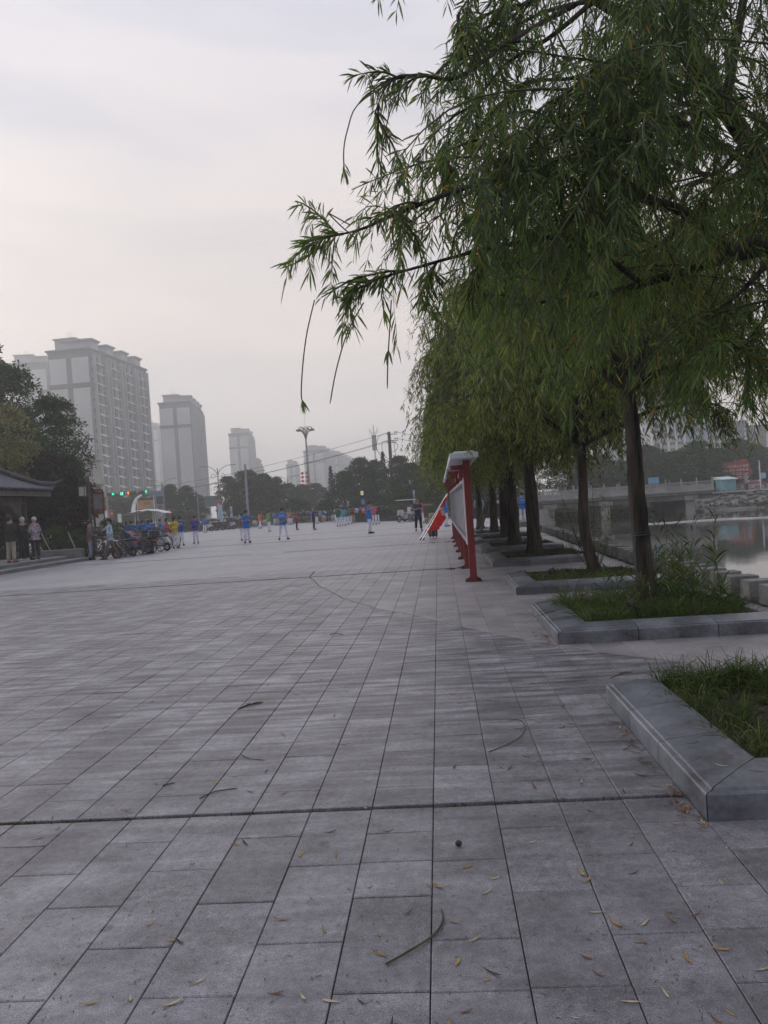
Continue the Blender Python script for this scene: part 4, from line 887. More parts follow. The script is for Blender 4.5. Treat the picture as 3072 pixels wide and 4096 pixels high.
bb = ball_bollard('stone ball bollard beside the end of the bridge', (*D(2833, 1958, 108).to_tuple()[:2], 0.3), 0.24, gb)
for px, lab in ((2893, 'stone ball bollard half hidden at the left corner of the teal hut'), (2970, 'stone ball bollard at the right corner of the teal hut'), (3012, 'stone ball bollard between the black name post and the lamp post'), (3050, 'stone ball bollard behind the solar lamp post')): dup(bb, (*D(px, 1950, 116 if px > 2900 else 111).to_tuple()[:2], 0.3), 0, lab, None)
fr = thing('rail_fence', 'low post and rail fence behind the pavement across the river', 'fence', (31, 117.5, 0.3)); 
for k in range(14): w = MB(); w.box((k*2.6, k*0.22, 0.4), (0.14, 0.14, 0.8)); obj('post', w, m_bst, fr)
for z in (0.3, 0.6): w = MB(); w.tube([(0, 0, z), (33.8, 2.9, z)], 0.04, 5); obj('rail', w, m_bst, fr)
wl_ = [G(x, y, -1.79) for x, y in ((2560, 2099), (2640, 2094), (2800, 2083), (2930, 2075), (3010, 2073), (3130, 2067), (3300, 2056))]
w = MB(); w.tube([tuple(p) for p in wl_], 0.10, 6); tag(obj('floating_boom', w, mat('boom_white', (0.66, 0.66, 0.64), 0.6, 0.1, 2)), 'thin white floating boom stretched across the river', 'boom')
# ---------------------------------------------------------------- planters with stone curbs (left and front sides), soil and grass
m_soil = mat('soil', (0.045, 0.036, 0.026), 0.95, 0.4, 8, 0.02)
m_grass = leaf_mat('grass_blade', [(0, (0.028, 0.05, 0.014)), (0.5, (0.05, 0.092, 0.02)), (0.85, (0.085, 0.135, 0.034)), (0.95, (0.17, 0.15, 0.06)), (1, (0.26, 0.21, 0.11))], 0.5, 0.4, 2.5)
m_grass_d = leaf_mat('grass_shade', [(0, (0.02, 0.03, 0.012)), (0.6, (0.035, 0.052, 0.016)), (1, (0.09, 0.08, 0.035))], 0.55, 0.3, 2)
PLY = [(3.63, 5.75, 'nearest'), (8.06, 10.35, 'second'), (12.33, 14.65, 'third'), (17.55, 20.4, 'fourth'), (22.3, 24.8, 'fifth'), (26.95, 29.2, 'sixth'), (31.5, 33.9, 'seventh'), (36.2, 38.6, 'eighth')]
PX0, PX1 = 1.08, 3.32
def curb_stone(parent, a, b, along, mitre0=False, mitre1=False, nm='curb_stone'):
    """one curb stone; cross section: outer face 0.115 high, small lip, then a swelling top rising to the inner edge"""
    prof = [(0.0, -0.02), (0.0, 0.113), (0.008, 0.121), (0.035, 0.121), (0.042, 0.131), (0.15, 0.145), (0.25, 0.156), (0.33, 0.160), (0.35, 0.145), (0.35, -0.02)]
    vs = []; k = len(prof)
    for e, mt in ((a, mitre0), (b, mitre1)):
        for o, z in prof:
            s = e + ((o if e == a else -o) if mt else 0)
            vs.append((PX0+o, s, z) if along == 'y' else (s, o, z))
    fs = [(i, (i+1) % k, k+(i+1) % k, k+i) for i in range(k)]+[tuple(range(k)), tuple(range(2*k-1, k-1, -1))]
    mb = MB(); mb.add(vs, fs); return mb
for i, (y0, y1, nm_) in enumerate(PLY):
    near = i < 3
    lab = {0: 'nearest stone edged planter, cut by the right edge, tufted grass inside', 1: 'second stone edged planter holding the furrowed willow and tall reeds', 2: 'third stone edged planter with low shaded grass and a slender willow',
           3: 'fourth stone edged planter in deep shade, dark sedge over its curb', 4: 'fifth stone edged planter in shade beside the red display board', 5: 'sixth stone edged planter, dark and partly hidden by the fifth', 6: 'seventh stone edged planter near the wooden tree props', 7: 'farthest stone edged planter of the row'}[i]
    t = thing('tree_planter', lab, 'planter', (0, y0, 0), 0, 'stone edged tree planters')
    L = y1-y0; cuts = [0, 0.9+0.2*(i % 2), L]
    g = 0.004
    for a, b_ in ((0.0, 0.78), (0.78, 1.45), (1.45, L)):
        mb = curb_stone(t, a+g, b_-g, 'y', mitre0=(a == 0)); mb.v = [(x, y+(0 if a == 0 else 0), z) for x, y, z in mb.v]; obj('curb_stone', mb, m_stone, t)
    for a, b_ in ((PX0, 1.86), (1.86, 2.62), (2.62, PX1)):
        mb = curb_stone(t, a+g, b_-g, 'x', mitre0=(a == PX0)); obj('curb_stone', mb, m_stone, t)
    s = MB(); s.box(((PX0+PX1)/2+0.12, L/2+0.16, 0.045), (PX1-PX0-0.30, L-0.36, 0.11)); obj('soil', s, m_soil, t)
    e_ = MB(); e_.box((2.98-0.7+.0, L-0.012, 0.05), (PX1-0.1-1.44, 0.02, 0.15)); e_.box((PX1-0.16, L/2+.16, 0.05), (0.02, L-.38, 0.15)); obj('steel_edging', e_, m_dark, t)
    # grass: tufts leaning outward
    rg = np.random.default_rng(40+i); nt_ = [900, 950, 420, 300, 240, 200, 160, 120][i]; per = [16, 16, 12, 9, 8, 7, 6, 6][i]
    bare = rg.uniform(size=(5, 2))*[1.7, L-.6]+[PX0+.45, .45]
    tx = rg.uniform(PX0+0.33, PX1-0.18, nt_); ty = rg.uniform(0.37, L-0.02, nt_)
    for bx_, by_ in bare: kp = np.hypot(tx-bx_, ty-by_) > .17; tx = np.where(kp, tx, tx+.25*np.sign(tx-bx_)); tx = np.clip(tx, PX0+.33, PX1-.18)
    if i == 0: ed = rg.random(nt_) < 0.35; ty = np.where(ed, L-0.03-np.abs(rg.normal(0, .06, nt_)), ty)
    P = np.repeat(np.stack([tx, ty, np.full(nt_, 0.09)], 1), per, 0)+rg.normal(size=(nt_*per, 3))*np.array([.018, .018, 0])
    ten = np.repeat(rg.normal(size=(nt_, 3))*0.35, per, 0); Dd = ten+rg.normal(size=P.shape)*0.55; Dd[:, 2] = np.abs(Dd[:, 2])+0.75
    if i in (0, 1): hl = np.repeat(rg.uniform(0.07, 0.25, nt_)*rg.choice([.6, 1, 1.5], nt_)*np.where((ty > L-0.4), 1.45, 1.0)*(1.6 if i == 1 else 1), per)*rg.uniform(.6, 1.2, nt_*per)
    else: hl = np.repeat(rg.uniform(0.10, 0.26, nt_)*(1.3 if i > 2 else 1), per)*rg.uniform(.6, 1.2, nt_*per)
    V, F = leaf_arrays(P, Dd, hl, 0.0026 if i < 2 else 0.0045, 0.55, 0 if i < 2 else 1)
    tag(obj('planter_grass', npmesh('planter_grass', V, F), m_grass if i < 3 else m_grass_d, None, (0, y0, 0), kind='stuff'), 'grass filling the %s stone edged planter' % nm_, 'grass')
# tall reeds in the second planter
rg = np.random.default_rng(77); NR = 64; st = []
bx = np.concatenate([rg.uniform(2.45, 2.98, 44), rg.uniform(1.9, 2.6, 10), rg.uniform(2.9, 3.1, 10)]); by = 8.06+rg.uniform(0.5, 2.2, NR); hh = np.concatenate([rg.uniform(0.3, .75, 36), rg.uniform(.8, 1.1, 8), rg.uniform(0.25, 0.5, 10), rg.uniform(.2, .35, 10)])
paths = []
for x, y, h in zip(bx, by, hh): l = rg.normal(size=2)*0.12; paths.append([[x+l[0]*(q/5)**1.6, y+l[1]*(q/5)**1.6, 0.08+h*q/5] for q in range(6)])
paths = np.array(paths); parts = [tube_arrays(paths, 0.0035, 0.0015, 4)]; LP, LD = [], []
for k in range(NR):
    m_ = int(7+hh[k]*9)
    for q in range(m_):
        u = rg.uniform(0.15, 1)*5; a = min(4, int(u)); LP.append(paths[k][a]+(paths[k][a+1]-paths[k][a])*(u-a)); aa = rg.uniform(0, 2*PI); LD.append([math.cos(aa)*0.6, math.sin(aa)*0.6, 0.85])
V, F = leaf_arrays(np.array(LP), np.array(LD), rg.uniform(0.14, 0.30, len(LP)), 0.008, 0.35)
parts.append((V, F)); V, F = join_arrays(parts); tag(obj('reeds', npmesh('reeds', V, F), m_grass, kind='stuff'), 'tall thin reeds growing right of the furrowed willow trunk', 'reeds')
# bare suckers round the slender willow
paths = []
for k in range(16):
    a = rg.uniform(0, 2*PI); r = rg.uniform(.3, .75); h = rg.uniform(.8, 1.9); paths.append([[2.6+math.cos(a)*r*(q/7)**.7, 14.1+math.sin(a)*r*(q/7)**.7, 0.1+h*q/7] for q in range(8)])
V1 = tube_arrays(np.array(paths), 0.005, 0.002, 4); LP = []; LD = []
for p_ in paths:
    for q in range(26): u = rg.uniform(2, 7); a = min(6, int(u)); c = np.array(p_); LP.append(c[a]+(c[a+1]-c[a])*(u-a)); LD.append(rg.normal(size=3)+[0, 0, -.2])
V, F = join_arrays([V1, leaf_arrays(np.array(LP), np.array(LD), 0.09, 0.007, .2, 1)]); tag(obj('willow_suckers', npmesh('suckers', V, F), m_wleaf2, kind='stuff'), 'thin leafy suckers standing round the slender willow trunk', 'suckers')
# tree strap and cloth on the furrowed trunk
w = MB(); q = D(2568, 2140, 9.7); w.torus((q.x, 9.7, q.z), 0.098, 0.012, 'z', 16, 5); w.torus((q.x, 9.7, q.z+0.03), 0.097, 0.007, 'z', 16, 5); w.tube([(q.x-.09, 9.64, q.z), (q.x-.105, 9.6, q.z-.2), (q.x-.10, 9.6, q.z-.42)], [.006, .02, .012], 5)
tag(obj('tree_strap', w, mat('strap_green', (0.03, 0.055, 0.055), 0.8, 0.2, 5)), 'dark strap tied round the furrowed willow trunk, one end hanging', 'strap')
# little spotlights / bent stakes in the grass
for x, y, lab in ((1.98, 8.75, 'small black garden spotlight in the grass left of the furrowed trunk'), (1.75, 13.1, 'small black garden spotlight in the third planter')):
    t = thing('garden_spotlight', lab, 'spotlight', (x, y, 0.1), 0.4); w = MB(); w.tube([(0.06, 0, 0.0), (0.03, 0, 0.12), (-0.0, 0, 0.17)], 0.012, 6); obj('stake', w, m_dark, t)
    w = MB(); w.cyl((0.02, 0, 0.19), (-0.05, 0, 0.15), 0.035, 0.045, 10); obj('lamp_head', w, m_dark, t); w = MB(); w.tube([(0.0, 0, .17), (-0.12, 0, 0.15), (-0.22, 0.02, 0.02)], 0.006, 5); obj('cable', w, m_dark, t)
# ---------------------------------------------------------------- stone blocks along the water edge
m_block = mat('stone_block', (0.26, 0.26, 0.255), 0.8, 0.4, 2.5, 0.004, rnd=0.28, scale2=18)
bm_ = None; k = 0; y = 8.5
r_ = random.Random(5); ys = []
while y < 46: ys.append(y); y += 0.61
for i, y in enumerate(ys):
    w = MB(); w.box((0, 0, 0.12), (0.36, 0.29+r_.uniform(-.015, .015), 0.25), bev=0.006)
    vs = []
    for (a, b_, c_) in w.v: vs.append((a+r_.uniform(-.004, .004), b_+r_.uniform(-.004, .004), c_+r_.uniform(-.003, .003)))
    w.v = vs
    px = 1752+FOC*3.78/y
    lab = 'squat stone block by the water '+('nearer than the second planter' if y < 8.9 else 'abreast of the second planter' if y < 11 else 'between the second and third planters' if y < 13 else 'abreast of the slender willow' if y < 15.5 else 'just beyond the slender willow' if y < 17.5 else 'abreast of the fourth planter' if y < 20.5 else 'abreast of the fifth planter' if y < 25 else 'abreast of the sixth planter' if y < 29.5 else 'abreast of the seventh planter' if y < 34 else 'at the far end of the row')
    ord_ = {2: 'squat stone block at the right edge of the picture, water edge row', 3: 'squat stone block second from the right edge, water edge row', 4: 'squat stone block third from the right edge, chipped corner, water edge row', 5: 'squat stone block fourth from the right edge beside the reeds'}
    x = 3.94+(0 if y < 17 else (y-17)*0.022)
    tag(obj('stone_block', w, m_block, None, (min(x, 4.4) if y < 40 else 4.1, y+0.16, -0.005), r_.uniform(-.04, .04)), ord_.get(i, lab), 'stone block', 'stone blocks along the water edge')
# dirt strip under the blocks
w = MB(); 
for i in range(80):
    y = 8+i*0.7; w.box((3.76+r_.uniform(-.05, .05)+(0 if y < 17 else min(.45, (y-17)*0.022)), y, 0.004), (0.12, 0.72, 0.006), r_.uniform(-.1, .1))
struct('dirt_strip', w, m_soil)
# ---------------------------------------------------------------- red display board
m_red = mat('red_paint', (0.19, 0.018, 0.02), 0.45, 0.12, 3, rnd=0.04)
m_canopy = mat('canopy_white', (0.72, 0.78, 0.86), 0.5, 0.1, 2)
m_panel = mat('panel_grey', (0.40, 0.41, 0.45), 0.35, 0.12, 1.5)
m_al = mat('panel_frame', (0.30, 0.31, 0.34), 0.45, 0.1, 3, metal=0.2)
m_rust = mat('rusty_plate', (0.07, 0.045, 0.035), 0.85, 0.4, 12)
PY = [14.9+2.92*k for k in range(7)]; XB = 0.555
bd = thing('display_board', 'long red framed notice board with white canopy, seen edge on beside the planters', 'notice board', (XB, PY[0], 0))
for k, y in enumerate(PY):
    w = MB(); w.box((0, y-PY[0], 1.1), (0.125, 0.15, 2.2), bev=0.006); p = obj('post', w, m_red, bd)
    w = MB(); w.box((0, y-PY[0], 0.006), (0.30, 0.30, 0.012))
    for sx in (-.115, .115):
        for sy in (-.1, .1): w.cyl((sx, y-PY[0]+sy, 0), (sx, y-PY[0]+sy, 0.05), 0.012, n=6); w.ball((sx, y-PY[0]+sy, .03), 0.022, 6, 4)
        w.prism([(0.065*np.sign(sx), 0.01), (0.14*np.sign(sx), 0.01), (0.065*np.sign(sx), 0.09)], y-PY[0]-.006, y-PY[0]+.006, 'y')
    obj('base_plate', w, m_rust, p)
    w = MB(); w.box((-0.13, y-PY[0]+0.04, 2.08), (0.32, 0.06, 0.09)); w.box((-0.10, y-PY[0]+0.35, 1.97), (0.07, 0.12, 0.24)); obj('bracket', w, m_red, p)
Lb = PY[-1]-PY[0]
w = MB(); w.box((-0.06, Lb/2, 2.0), (0.07, Lb-0.16, 0.09)); w.box((0, Lb/2, 0.62), (0.06, Lb-0.16, 0.07)); obj('rail', w, m_red, bd)
w = MB(); w.box((-0.05, Lb/2, 2.265), (0.50, Lb+1.1, 0.10), bev=0.01); w.box((-0.05, Lb/2, 2.33), (0.36, Lb+.9, 0.03), bev=0.01); obj('canopy', w, m_canopy, bd)
for k in range(6):
    y0 = PY[k]-PY[0]+0.11; wd = 2.92-0.22
    w = MB(); w.box((-0.03, y0+wd/2, 1.28), (0.05, wd, 1.16)); p = obj('panel', w, m_panel, bd)
    w = MB()
    for q in range(4): w.box((-0.062, y0+wd*(q/3), 1.28), (0.03, 0.045, 1.16))
    w.box((-0.062, y0+wd/2, 0.73), (0.034, wd, 0.08)); w.box((-0.062, y0+wd/2, 1.83), (0.034, wd, 0.07))
    for q in range(6): w.box((-0.062, y0+wd*(q+.5)/6, 1.775), (0.02, .02, .16), tilt=Matrix.Rotation(R(45 if q % 2 else -45), 3, 'X'))
    obj('frame', w, m_al, p)
    for q in range(3):
        w = MB(); w.box((-0.060, y0+wd*(q+0.5)/3, 1.27), (0.006, wd/3-0.22, 0.86)); s_ = obj('sheet', w, mat('sheet_%d' % ((k+q) % 3), [(0.56, 0.58, 0.62), (0.42, 0.48, 0.58), (0.55, 0.52, 0.50)][(k+q) % 3], 0.6, 0.2, 9), p)
w = MB(); w.box((-0.045, 0.12, 1.28), (0.075, 0.10, 1.22)); obj('end_panel', w, m_white, bd)
# ---------------------------------------------------------------- red flags leaning on the board, speaker trolley, bin
m_flag = mat('flag_red', (0.62, 0.012, 0.012), 0.6, 0.12, 5, transl=0.25); m_steel = mat('pole_steel', (0.55, 0.56, 0.58), 0.3, 0.1, 4, metal=0.8)
m_yel = mat('flag_yellow', (0.75, 0.42, 0.03), 0.6, 0.1, 4)
fa = G(1680, 2160); fb = D(1790, 1975, 33.2); fa2 = G(1692, 2158)
def flagpole(a, b, lab):
    t = thing('flag_pole', lab, 'flag', tuple(a), 0, 'red flags leaning on the display board'); w = MB(); v = Vector(b)-Vector(a)
    w.tube([(0, 0, 0.02), tuple(v)], 0.022, 8); obj('pole', w, m_steel, t); w = MB(); w.tube([(0, 0, 0.0), tuple(v*0.06)], 0.032, 8); w.tube([tuple(v*0.19), tuple(v*0.22)], 0.03, 8); obj('grip', w, m_dark, t); return t, v
A = Vector((fa.x, 33.0, 0)); B = Vector((0.40, 33.25, fb.z)); A2 = Vector((fa2.x, 32.8, 0)); B2 = Vector((0.42, 32.95, fb.z-0.05))
t1f, v = flagpole(A2, B2, 'right hand flag pole of the leaning pair, its red flag hanging with white characters')
t2f, v2 = flagpole(A, B, 'left hand flag pole of the leaning pair, its flag rolled up')
# cloth: grid between the pole (upper edge) and a drooping free edge
def cloth(P0, P1, P2, P3_, nu=14, nv=10, amp=0.03, seed=1):
    r = np.random.default_rng(seed); vs = []
    for i in range(nu+1):
        for j in range(nv+1):
            u, v_ = i/nu, j/nv; p = (P0*(1-u)+P1*u)*(1-v_)+(P3_*(1-u)+P2*u)*v_
            p = p+Vector((0.012*math.sin(9*u+5*v_), amp*v_*math.sin(11*u+3.0*v_)+0.02*v_*math.sin(23*u), -0.05*math.sin(PI*u)*v_)); vs.append(tuple(p))
    return vs, [(i*(nv+1)+j, (i+1)*(nv+1)+j, (i+1)*(nv+1)+j+1, i*(nv+1)+j+1) for i in range(nu) for j in range(nv)]
def onp(px, py): p = D(px, py, 32.75); return p-A2
mb = MB(); vs, fs = cloth(onp(1708, 2134), onp(1762, 2026), onp(1784, 2072), onp(1754, 2112), seed=2); mb.add(vs, fs)
mb.add(*cloth(onp(1758, 2030), onp(1792, 1976), onp(1796, 1978), onp(1768, 2036), 6, 3, 0.01, 3))
mb.add(*cloth(onp(1744, 2108), onp(1754, 2100), onp(1759, 2113), onp(1747, 2116), 4, 4, 0.01, 4))
f_ = obj('flag', mb.mesh('flag'), m_flag, t1f)
for s_, px, py, sz, mm in (('健', 1763, 2036, 0.13, m_white), ('身', 1768, 2048, 0.13, m_white), ('队', 1771, 2058, 0.13, m_white), ('太', 1742, 2058, 0.13, m_yel)):
    p = onp(px, py); text(s_, sz, mm, f_, (p.x, p.y-0.07, p.z), (R(90), R(20), 0), depth=0.002)
mb = MB(); vs, fs = cloth(Vector(v2*0.35), Vector(v2*0.97), Vector(v2*0.95)+Vector((.05, 0.03, -.05)), Vector(v2*0.4)+Vector((.06, 0.04, -.09)), 10, 4, 0.01, 5); mb.add(vs, fs); obj('flag', mb.mesh('flag'), m_flag, t2f)
q = G(1733, 2153); t = thing('speaker_trolley', 'black wheeled loudspeaker trolley standing under the red flag', 'loudspeaker', (q.x, 33.9, 0), 0.15)
w = MB(); w.box((0, 0, 0.33), (0.34, 0.30, 0.50), bev=0.03); obj('cabinet', w, m_dark, t)
for sx in (-.13, 0, .13): w = MB(); w.torus((sx, -.05, 0.04), 0.03, 0.015, 'x', 10, 5); obj('wheel', w, m_dark, t)
w = MB(); w.tube([(-.12, .12, .55), (-.12, .12, .78), (.12, .12, .78), (.12, .12, .55)], 0.012, 6); obj('handle', w, m_steel, t)
w = MB(); w.box((-.09, -.155, .33), (.02, .02, .44)); w.box((.09, -.155, .33), (.02, .02, .44)); w.lathe([(0.10, 0), (0.11, 0.01)], (0, 0, 0), 12) if False else None; obj('rib', w, m_grey, t)
q = G(1722, 2118); t = thing('cloth_bag', 'beige cloth covered folding stand behind the red flag', 'bag', (q.x, 42, 0), 0.2)
w = MB(); w.box((0, 0, 0.55), (0.5, 0.36, 0.30), bev=0.04, tilt=Matrix.Rotation(R(12), 3, 'Y')); w.box((0.16, 0, 0.83), (0.28, 0.3, 0.25), bev=0.06); obj('cloth', w, mat('beige_cloth', (0.34, 0.31, 0.25), 0.9, 0.2, 6), t)
w = MB(); w.tube([(-.2, 0, 0.5), (.15, 0, 0)], 0.012, 5); w.tube([(.2, 0, .5), (-.15, 0, 0)], 0.012, 5); obj('legs', w, m_steel, t)
# ---------------------------------------------------------------- fallen leaves, twigs, gravel crumbs
m_fl = [mat('dry_leaf_ochre', (0.34, 0.21, 0.075), 0.7, 0.3, 30), mat('dry_leaf_pale', (0.46, 0.40, 0.26), 0.7, 0.25, 30), mat('dry_leaf_brown', (0.20, 0.085, 0.035), 0.75, 0.3, 30), mat('dry_leaf_dark', (0.07, 0.052, 0.04), 0.8, 0.3, 30), mat('leaf_yellow', (0.42, 0.30, 0.09), 0.6, 0.25, 30)]
def fallen_mesh(seed, W_=0.0062):
    r = random.Random(seed); n = 6; mb = MB(); top = []; c = r.uniform(-.4, .4); lift = r.uniform(.003, .014)
    for i in range(n+1):
        u = i/n; w_ = W_*math.sin(PI*min(.98, u**0.8))+0.0004; y = c*0.25*(u-.5)**2; z = 0.0035+lift*(2*u-1)**2*r.uniform(.6, 1)
        top += [(u-.5, y-w_*12.5, z*12.5), (u-.5, y, (z-.0018)*12.5), (u-.5, y+w_*12.5, z*12.5)]
    fs = []
    for i in range(n): a = i*3; fs += [(a, a+3, a+4, a+1), (a+1, a+4, a+5, a+2)]
    mb.add([(x*0.08, y*0.08, z*0.08) for x, y, z in top], fs); return mb.mesh('fallen_leaf')
fm = [fallen_mesh(i) for i in range(9)]
for f_m in fm: f_m.materials.append(m_fl[0])
rl = random.Random(99); lv = 0
spots = [(1.3+0, 0)]
def leafobj(x, y, z=0.0005, s=None, k=None):
    global lv
    o = bpy.data.objects.new('fallen_leaf', fm[rl.randrange(9)]); COL.objects.link(o); o.location = (x, y, z); o.rotation_euler = (rl.uniform(-.12, .12), rl.uniform(-.12, .12), rl.uniform(0, 2*PI))
    s = s or rl.uniform(0.45, 0.95); o.scale = (s, s*rl.uniform(.8, 1.2), s); c = k if k is not None else rl.choices(range(5), [4, 4, 3, 3, 1])[0]; setmat(o, m_fl[c])
    kd = ['ochre dry', 'pale straw coloured', 'reddish brown curled', 'blackened shrivelled', 'bright yellow'][c]
    wh = 'on top of the nearest curb' if z > .1 else 'drifted against the nearest curb' if (z > .001 and y < 6) else 'drifted against the second curb' if z > .001 else ('before the wide joint' if y < 3.95 else 'between wide and curved joints' if y < 7 else 'near the curved joint')
    if z < .001: wh += (', left of the long curved twig' if x < -.25*(y/2.6) else ', right of the long curved twig' if x < .55*(y/2.6) else ', towards the planters')
    o['label'] = kd+' willow leaf '+wh
    o['category'] = 'leaf'; o['group'] = ['ochre fallen leaves', 'pale fallen leaves', 'brown fallen leaves', 'blackened fallen leaves', 'yellow fallen leaves'][c]; lv += 1
for i in range(290):                                      # thicker under the crown, thinner to the left
    y = 2.2+rl.random()**1.5*9; px = rl.betavariate(2.2, 1.1)*3300-150 if rl.random() < 0.8 else rl.uniform(0, 3072); x = (px-1752)/FOC*y
    if x > 1.02 and 3.5 < y < 5.9: continue
    if x > 1.02 and 7.9 < y < 10.6: continue
    leafobj(x, y)
for i in range(60):                                       # drifted against the nearest curb
    y = rl.uniform(3.5, 5.3); leafobj(1.06-abs(rl.gauss(0.02, 0.035)), y, 0.004, None, rl.choice([0, 1, 2, 2, 3]))
for i in range(16): leafobj(1.04-abs(rl.gauss(0, .05)), rl.uniform(8.0, 8.9), 0.004, 1.0, 2)
for x, y in ((1.16, 4.35), (1.2, 4.2), (1.14, 3.95), (1.35, 3.75), (1.3, 4.0), (1.22, 3.86), (1.36, 8.3)): leafobj(x, y, 0.165, 0.9)
w = MB(); rg = np.random.default_rng(12); n = 2600
yy = 2.2+rg.random(n)**1.3*14; xx = (rg.uniform(-200, 2900, n)-1752)/FOC*yy
keep = ~((xx > 1.05) & (yy > 3.5) & (yy < 5.9)); xx, yy = xx[keep], yy[keep]
P = np.stack([xx, yy, np.full(len(xx), 0.002)], 1); Dd = rg.normal(size=P.shape); Dd[:, 2] = 0.05
V, F = leaf_arrays(P, Dd, rg.uniform(.008, .03, len(P)), 0.0018, 0.0, 1, face=np.tile(np.array([0, 0, 1.0]), (len(P), 1))); tag(obj('leaf_litter', npmesh('litter', V, F), m_fl[3], kind='stuff'), 'fine dark crumbs of leaf and bark over the paving', 'litter')
for i, (pts_, r0, lab) in enumerate((([(1543, 3862), (1640, 3810), (1735, 3745), (1772, 3690), (1765, 3640)], .004, 'long curved bare twig on the nearest paving right of centre'), ([(798, 3196), (860, 3170), (950, 3155)], .003, 'straight dark twig lying just beyond the wide joint'),
        ([(965, 3020), (1000, 3038), (1060, 3042)], .0025, 'short hooked twig left of centre beyond the wide joint'), ([(955, 2838), (1000, 2822), (1052, 2812)], .006, 'dark leafy sprig lying left of centre'), ([(1955, 3010), (2060, 2965), (2100, 2920), (2085, 2885), (2040, 2880)], .0025, 'thin curved twig beside the nearest planter'),
        ([(2440, 2715), (2490, 2695), (2530, 2690)], .003, 'forked twig by the back of the nearest planter'), ([(1320, 2540), (1345, 2535), (1372, 2540)], .004, 'small crooked twig halfway to the curved joint'), ([(650, 3145), (700, 3135)], .004, 'short black stick in the left foreground'))):
    w = MB(); q = smooth_path([tuple(G(x, y))[:2]+(r0*1.2+0.002*(k % 2),) for k, (x, y) in enumerate(pts_)], 4); c = q[0].copy(); c[2] = 0; w.tube([tuple(a-c) for a in q], [r0]*(len(q)-1)+[r0*.5], 5)
    if i in (3, 5): 
        for k in range(7): w.tube([tuple(q[len(q)//2]-c), tuple(q[len(q)//2]-c+np.array([rl.uniform(-.06, .06), rl.uniform(-.08, .08), .01]))], [r0*.7, r0*.3], 4)
    tag(obj('fallen_twig', w, m_twig, None, tuple(c)), lab, 'twig')
w = MB(); w.ball((0, 0, 0.012), 0.016, 7, 5, 1, .8, .8); q = G(1835, 3384); tag(obj('pebble', w, m_dark, None, (q.x, q.y, 0)), 'small black pebble right of centre on the near paving', 'pebble')
# weeds clinging to the joints by the board posts
P = []; 
for (x, y, s_, n_) in ((0.2, 17.7, .05, 60), (0.42, 17.95, .04, 60), (-0.3, 29.9, .08, 40), (0.3, 30.0, .05, 40)):
    for _ in range(n_): P.append((x+rl.gauss(0, s_), y+rl.gauss(0, .03), 0))
Dd = RG.normal(size=(len(P), 3)); Dd[:, 2] = np.abs(Dd[:, 2])+.5; V, F = leaf_arrays(np.array(P, float), Dd, 0.07, 0.005, .3, 1); tag(obj('board_weeds', npmesh('weeds', V, F), m_weed, kind='stuff'), 'little weeds in the joint by the board posts', 'weeds')
# ---------------------------------------------------------------- street lamps, masts, poles, signs
m_lamp = mat('lamp_post_grey', (0.30, 0.31, 0.33), 0.5, 0.1, 2); m_lant = mat('lantern_red', (0.62, 0.05, 0.03), 0.6, 0.1, 5)
def px_h(px, py, Y): return D(px, py, Y).z+0.06
def street_lamp(scrolls=True):
    t = thing('street_lamp', 'x', 'street lamp'); w = MB(); w.cyl((0, 0, 0), (0, 0, 9.6), 0.15, 0.09, 10); w.cyl((0, 0, 0), (0, 0, 0.8), 0.24, 0.2, 10); obj('post', w, m_lamp, t)
    for s in (-1, 1):
        w = MB(); w.tube(smooth_path([(0, 0, 8.3), (s*0.4, 0, 9.2), (s*1.3, 0, 9.85), (s*2.2, 0, 10.0)], 4), 0.06, 6); w.torus((s*0.75, 0, 8.35), 0.36, 0.045, 'y', 14, 5, -2.2 if s > 0 else -.9, 1.9 if s > 0 else 3.3+1.0); obj('arm', w, m_lamp, t)
        w = MB(); w.box((s*2.6, 0, 10.0), (0.95, 0.28, 0.13), bev=0.04); obj('lamp_head', w, m_lamp, t)
    return t
SL = [(885, 1862, 136, 'double armed street lamp at the right of the second tower block'), (660, 1916, 166, 'double armed street lamp behind the traffic sign tower'), (838, 1932, 194, 'distant double armed street lamp at the right foot of the second tower'), (1015, 1885, 159, 'double armed street lamp beside the plain grey pole'),
      (1160, 1904, 193, 'double armed street lamp left of the lantern mast'), (1241, 1921, 225, 'distant double armed street lamp right behind the lantern mast'), (420, 1900, 137, 'double armed street lamp before the nearest tower, by the green arrow')]
l0 = street_lamp(); first = True
for px, py, Y, lab in SL:
    b_ = at_base(px, Y); s = px_h(px, py, Y)/10.0
    if first: l0.location = b_; l0.scale = (s, s, s); l0['label'] = lab; l0['group'] = 'double armed street lamps'; first = False
    else: dup(l0, b_, rnd.uniform(-.25, .25), lab, s)
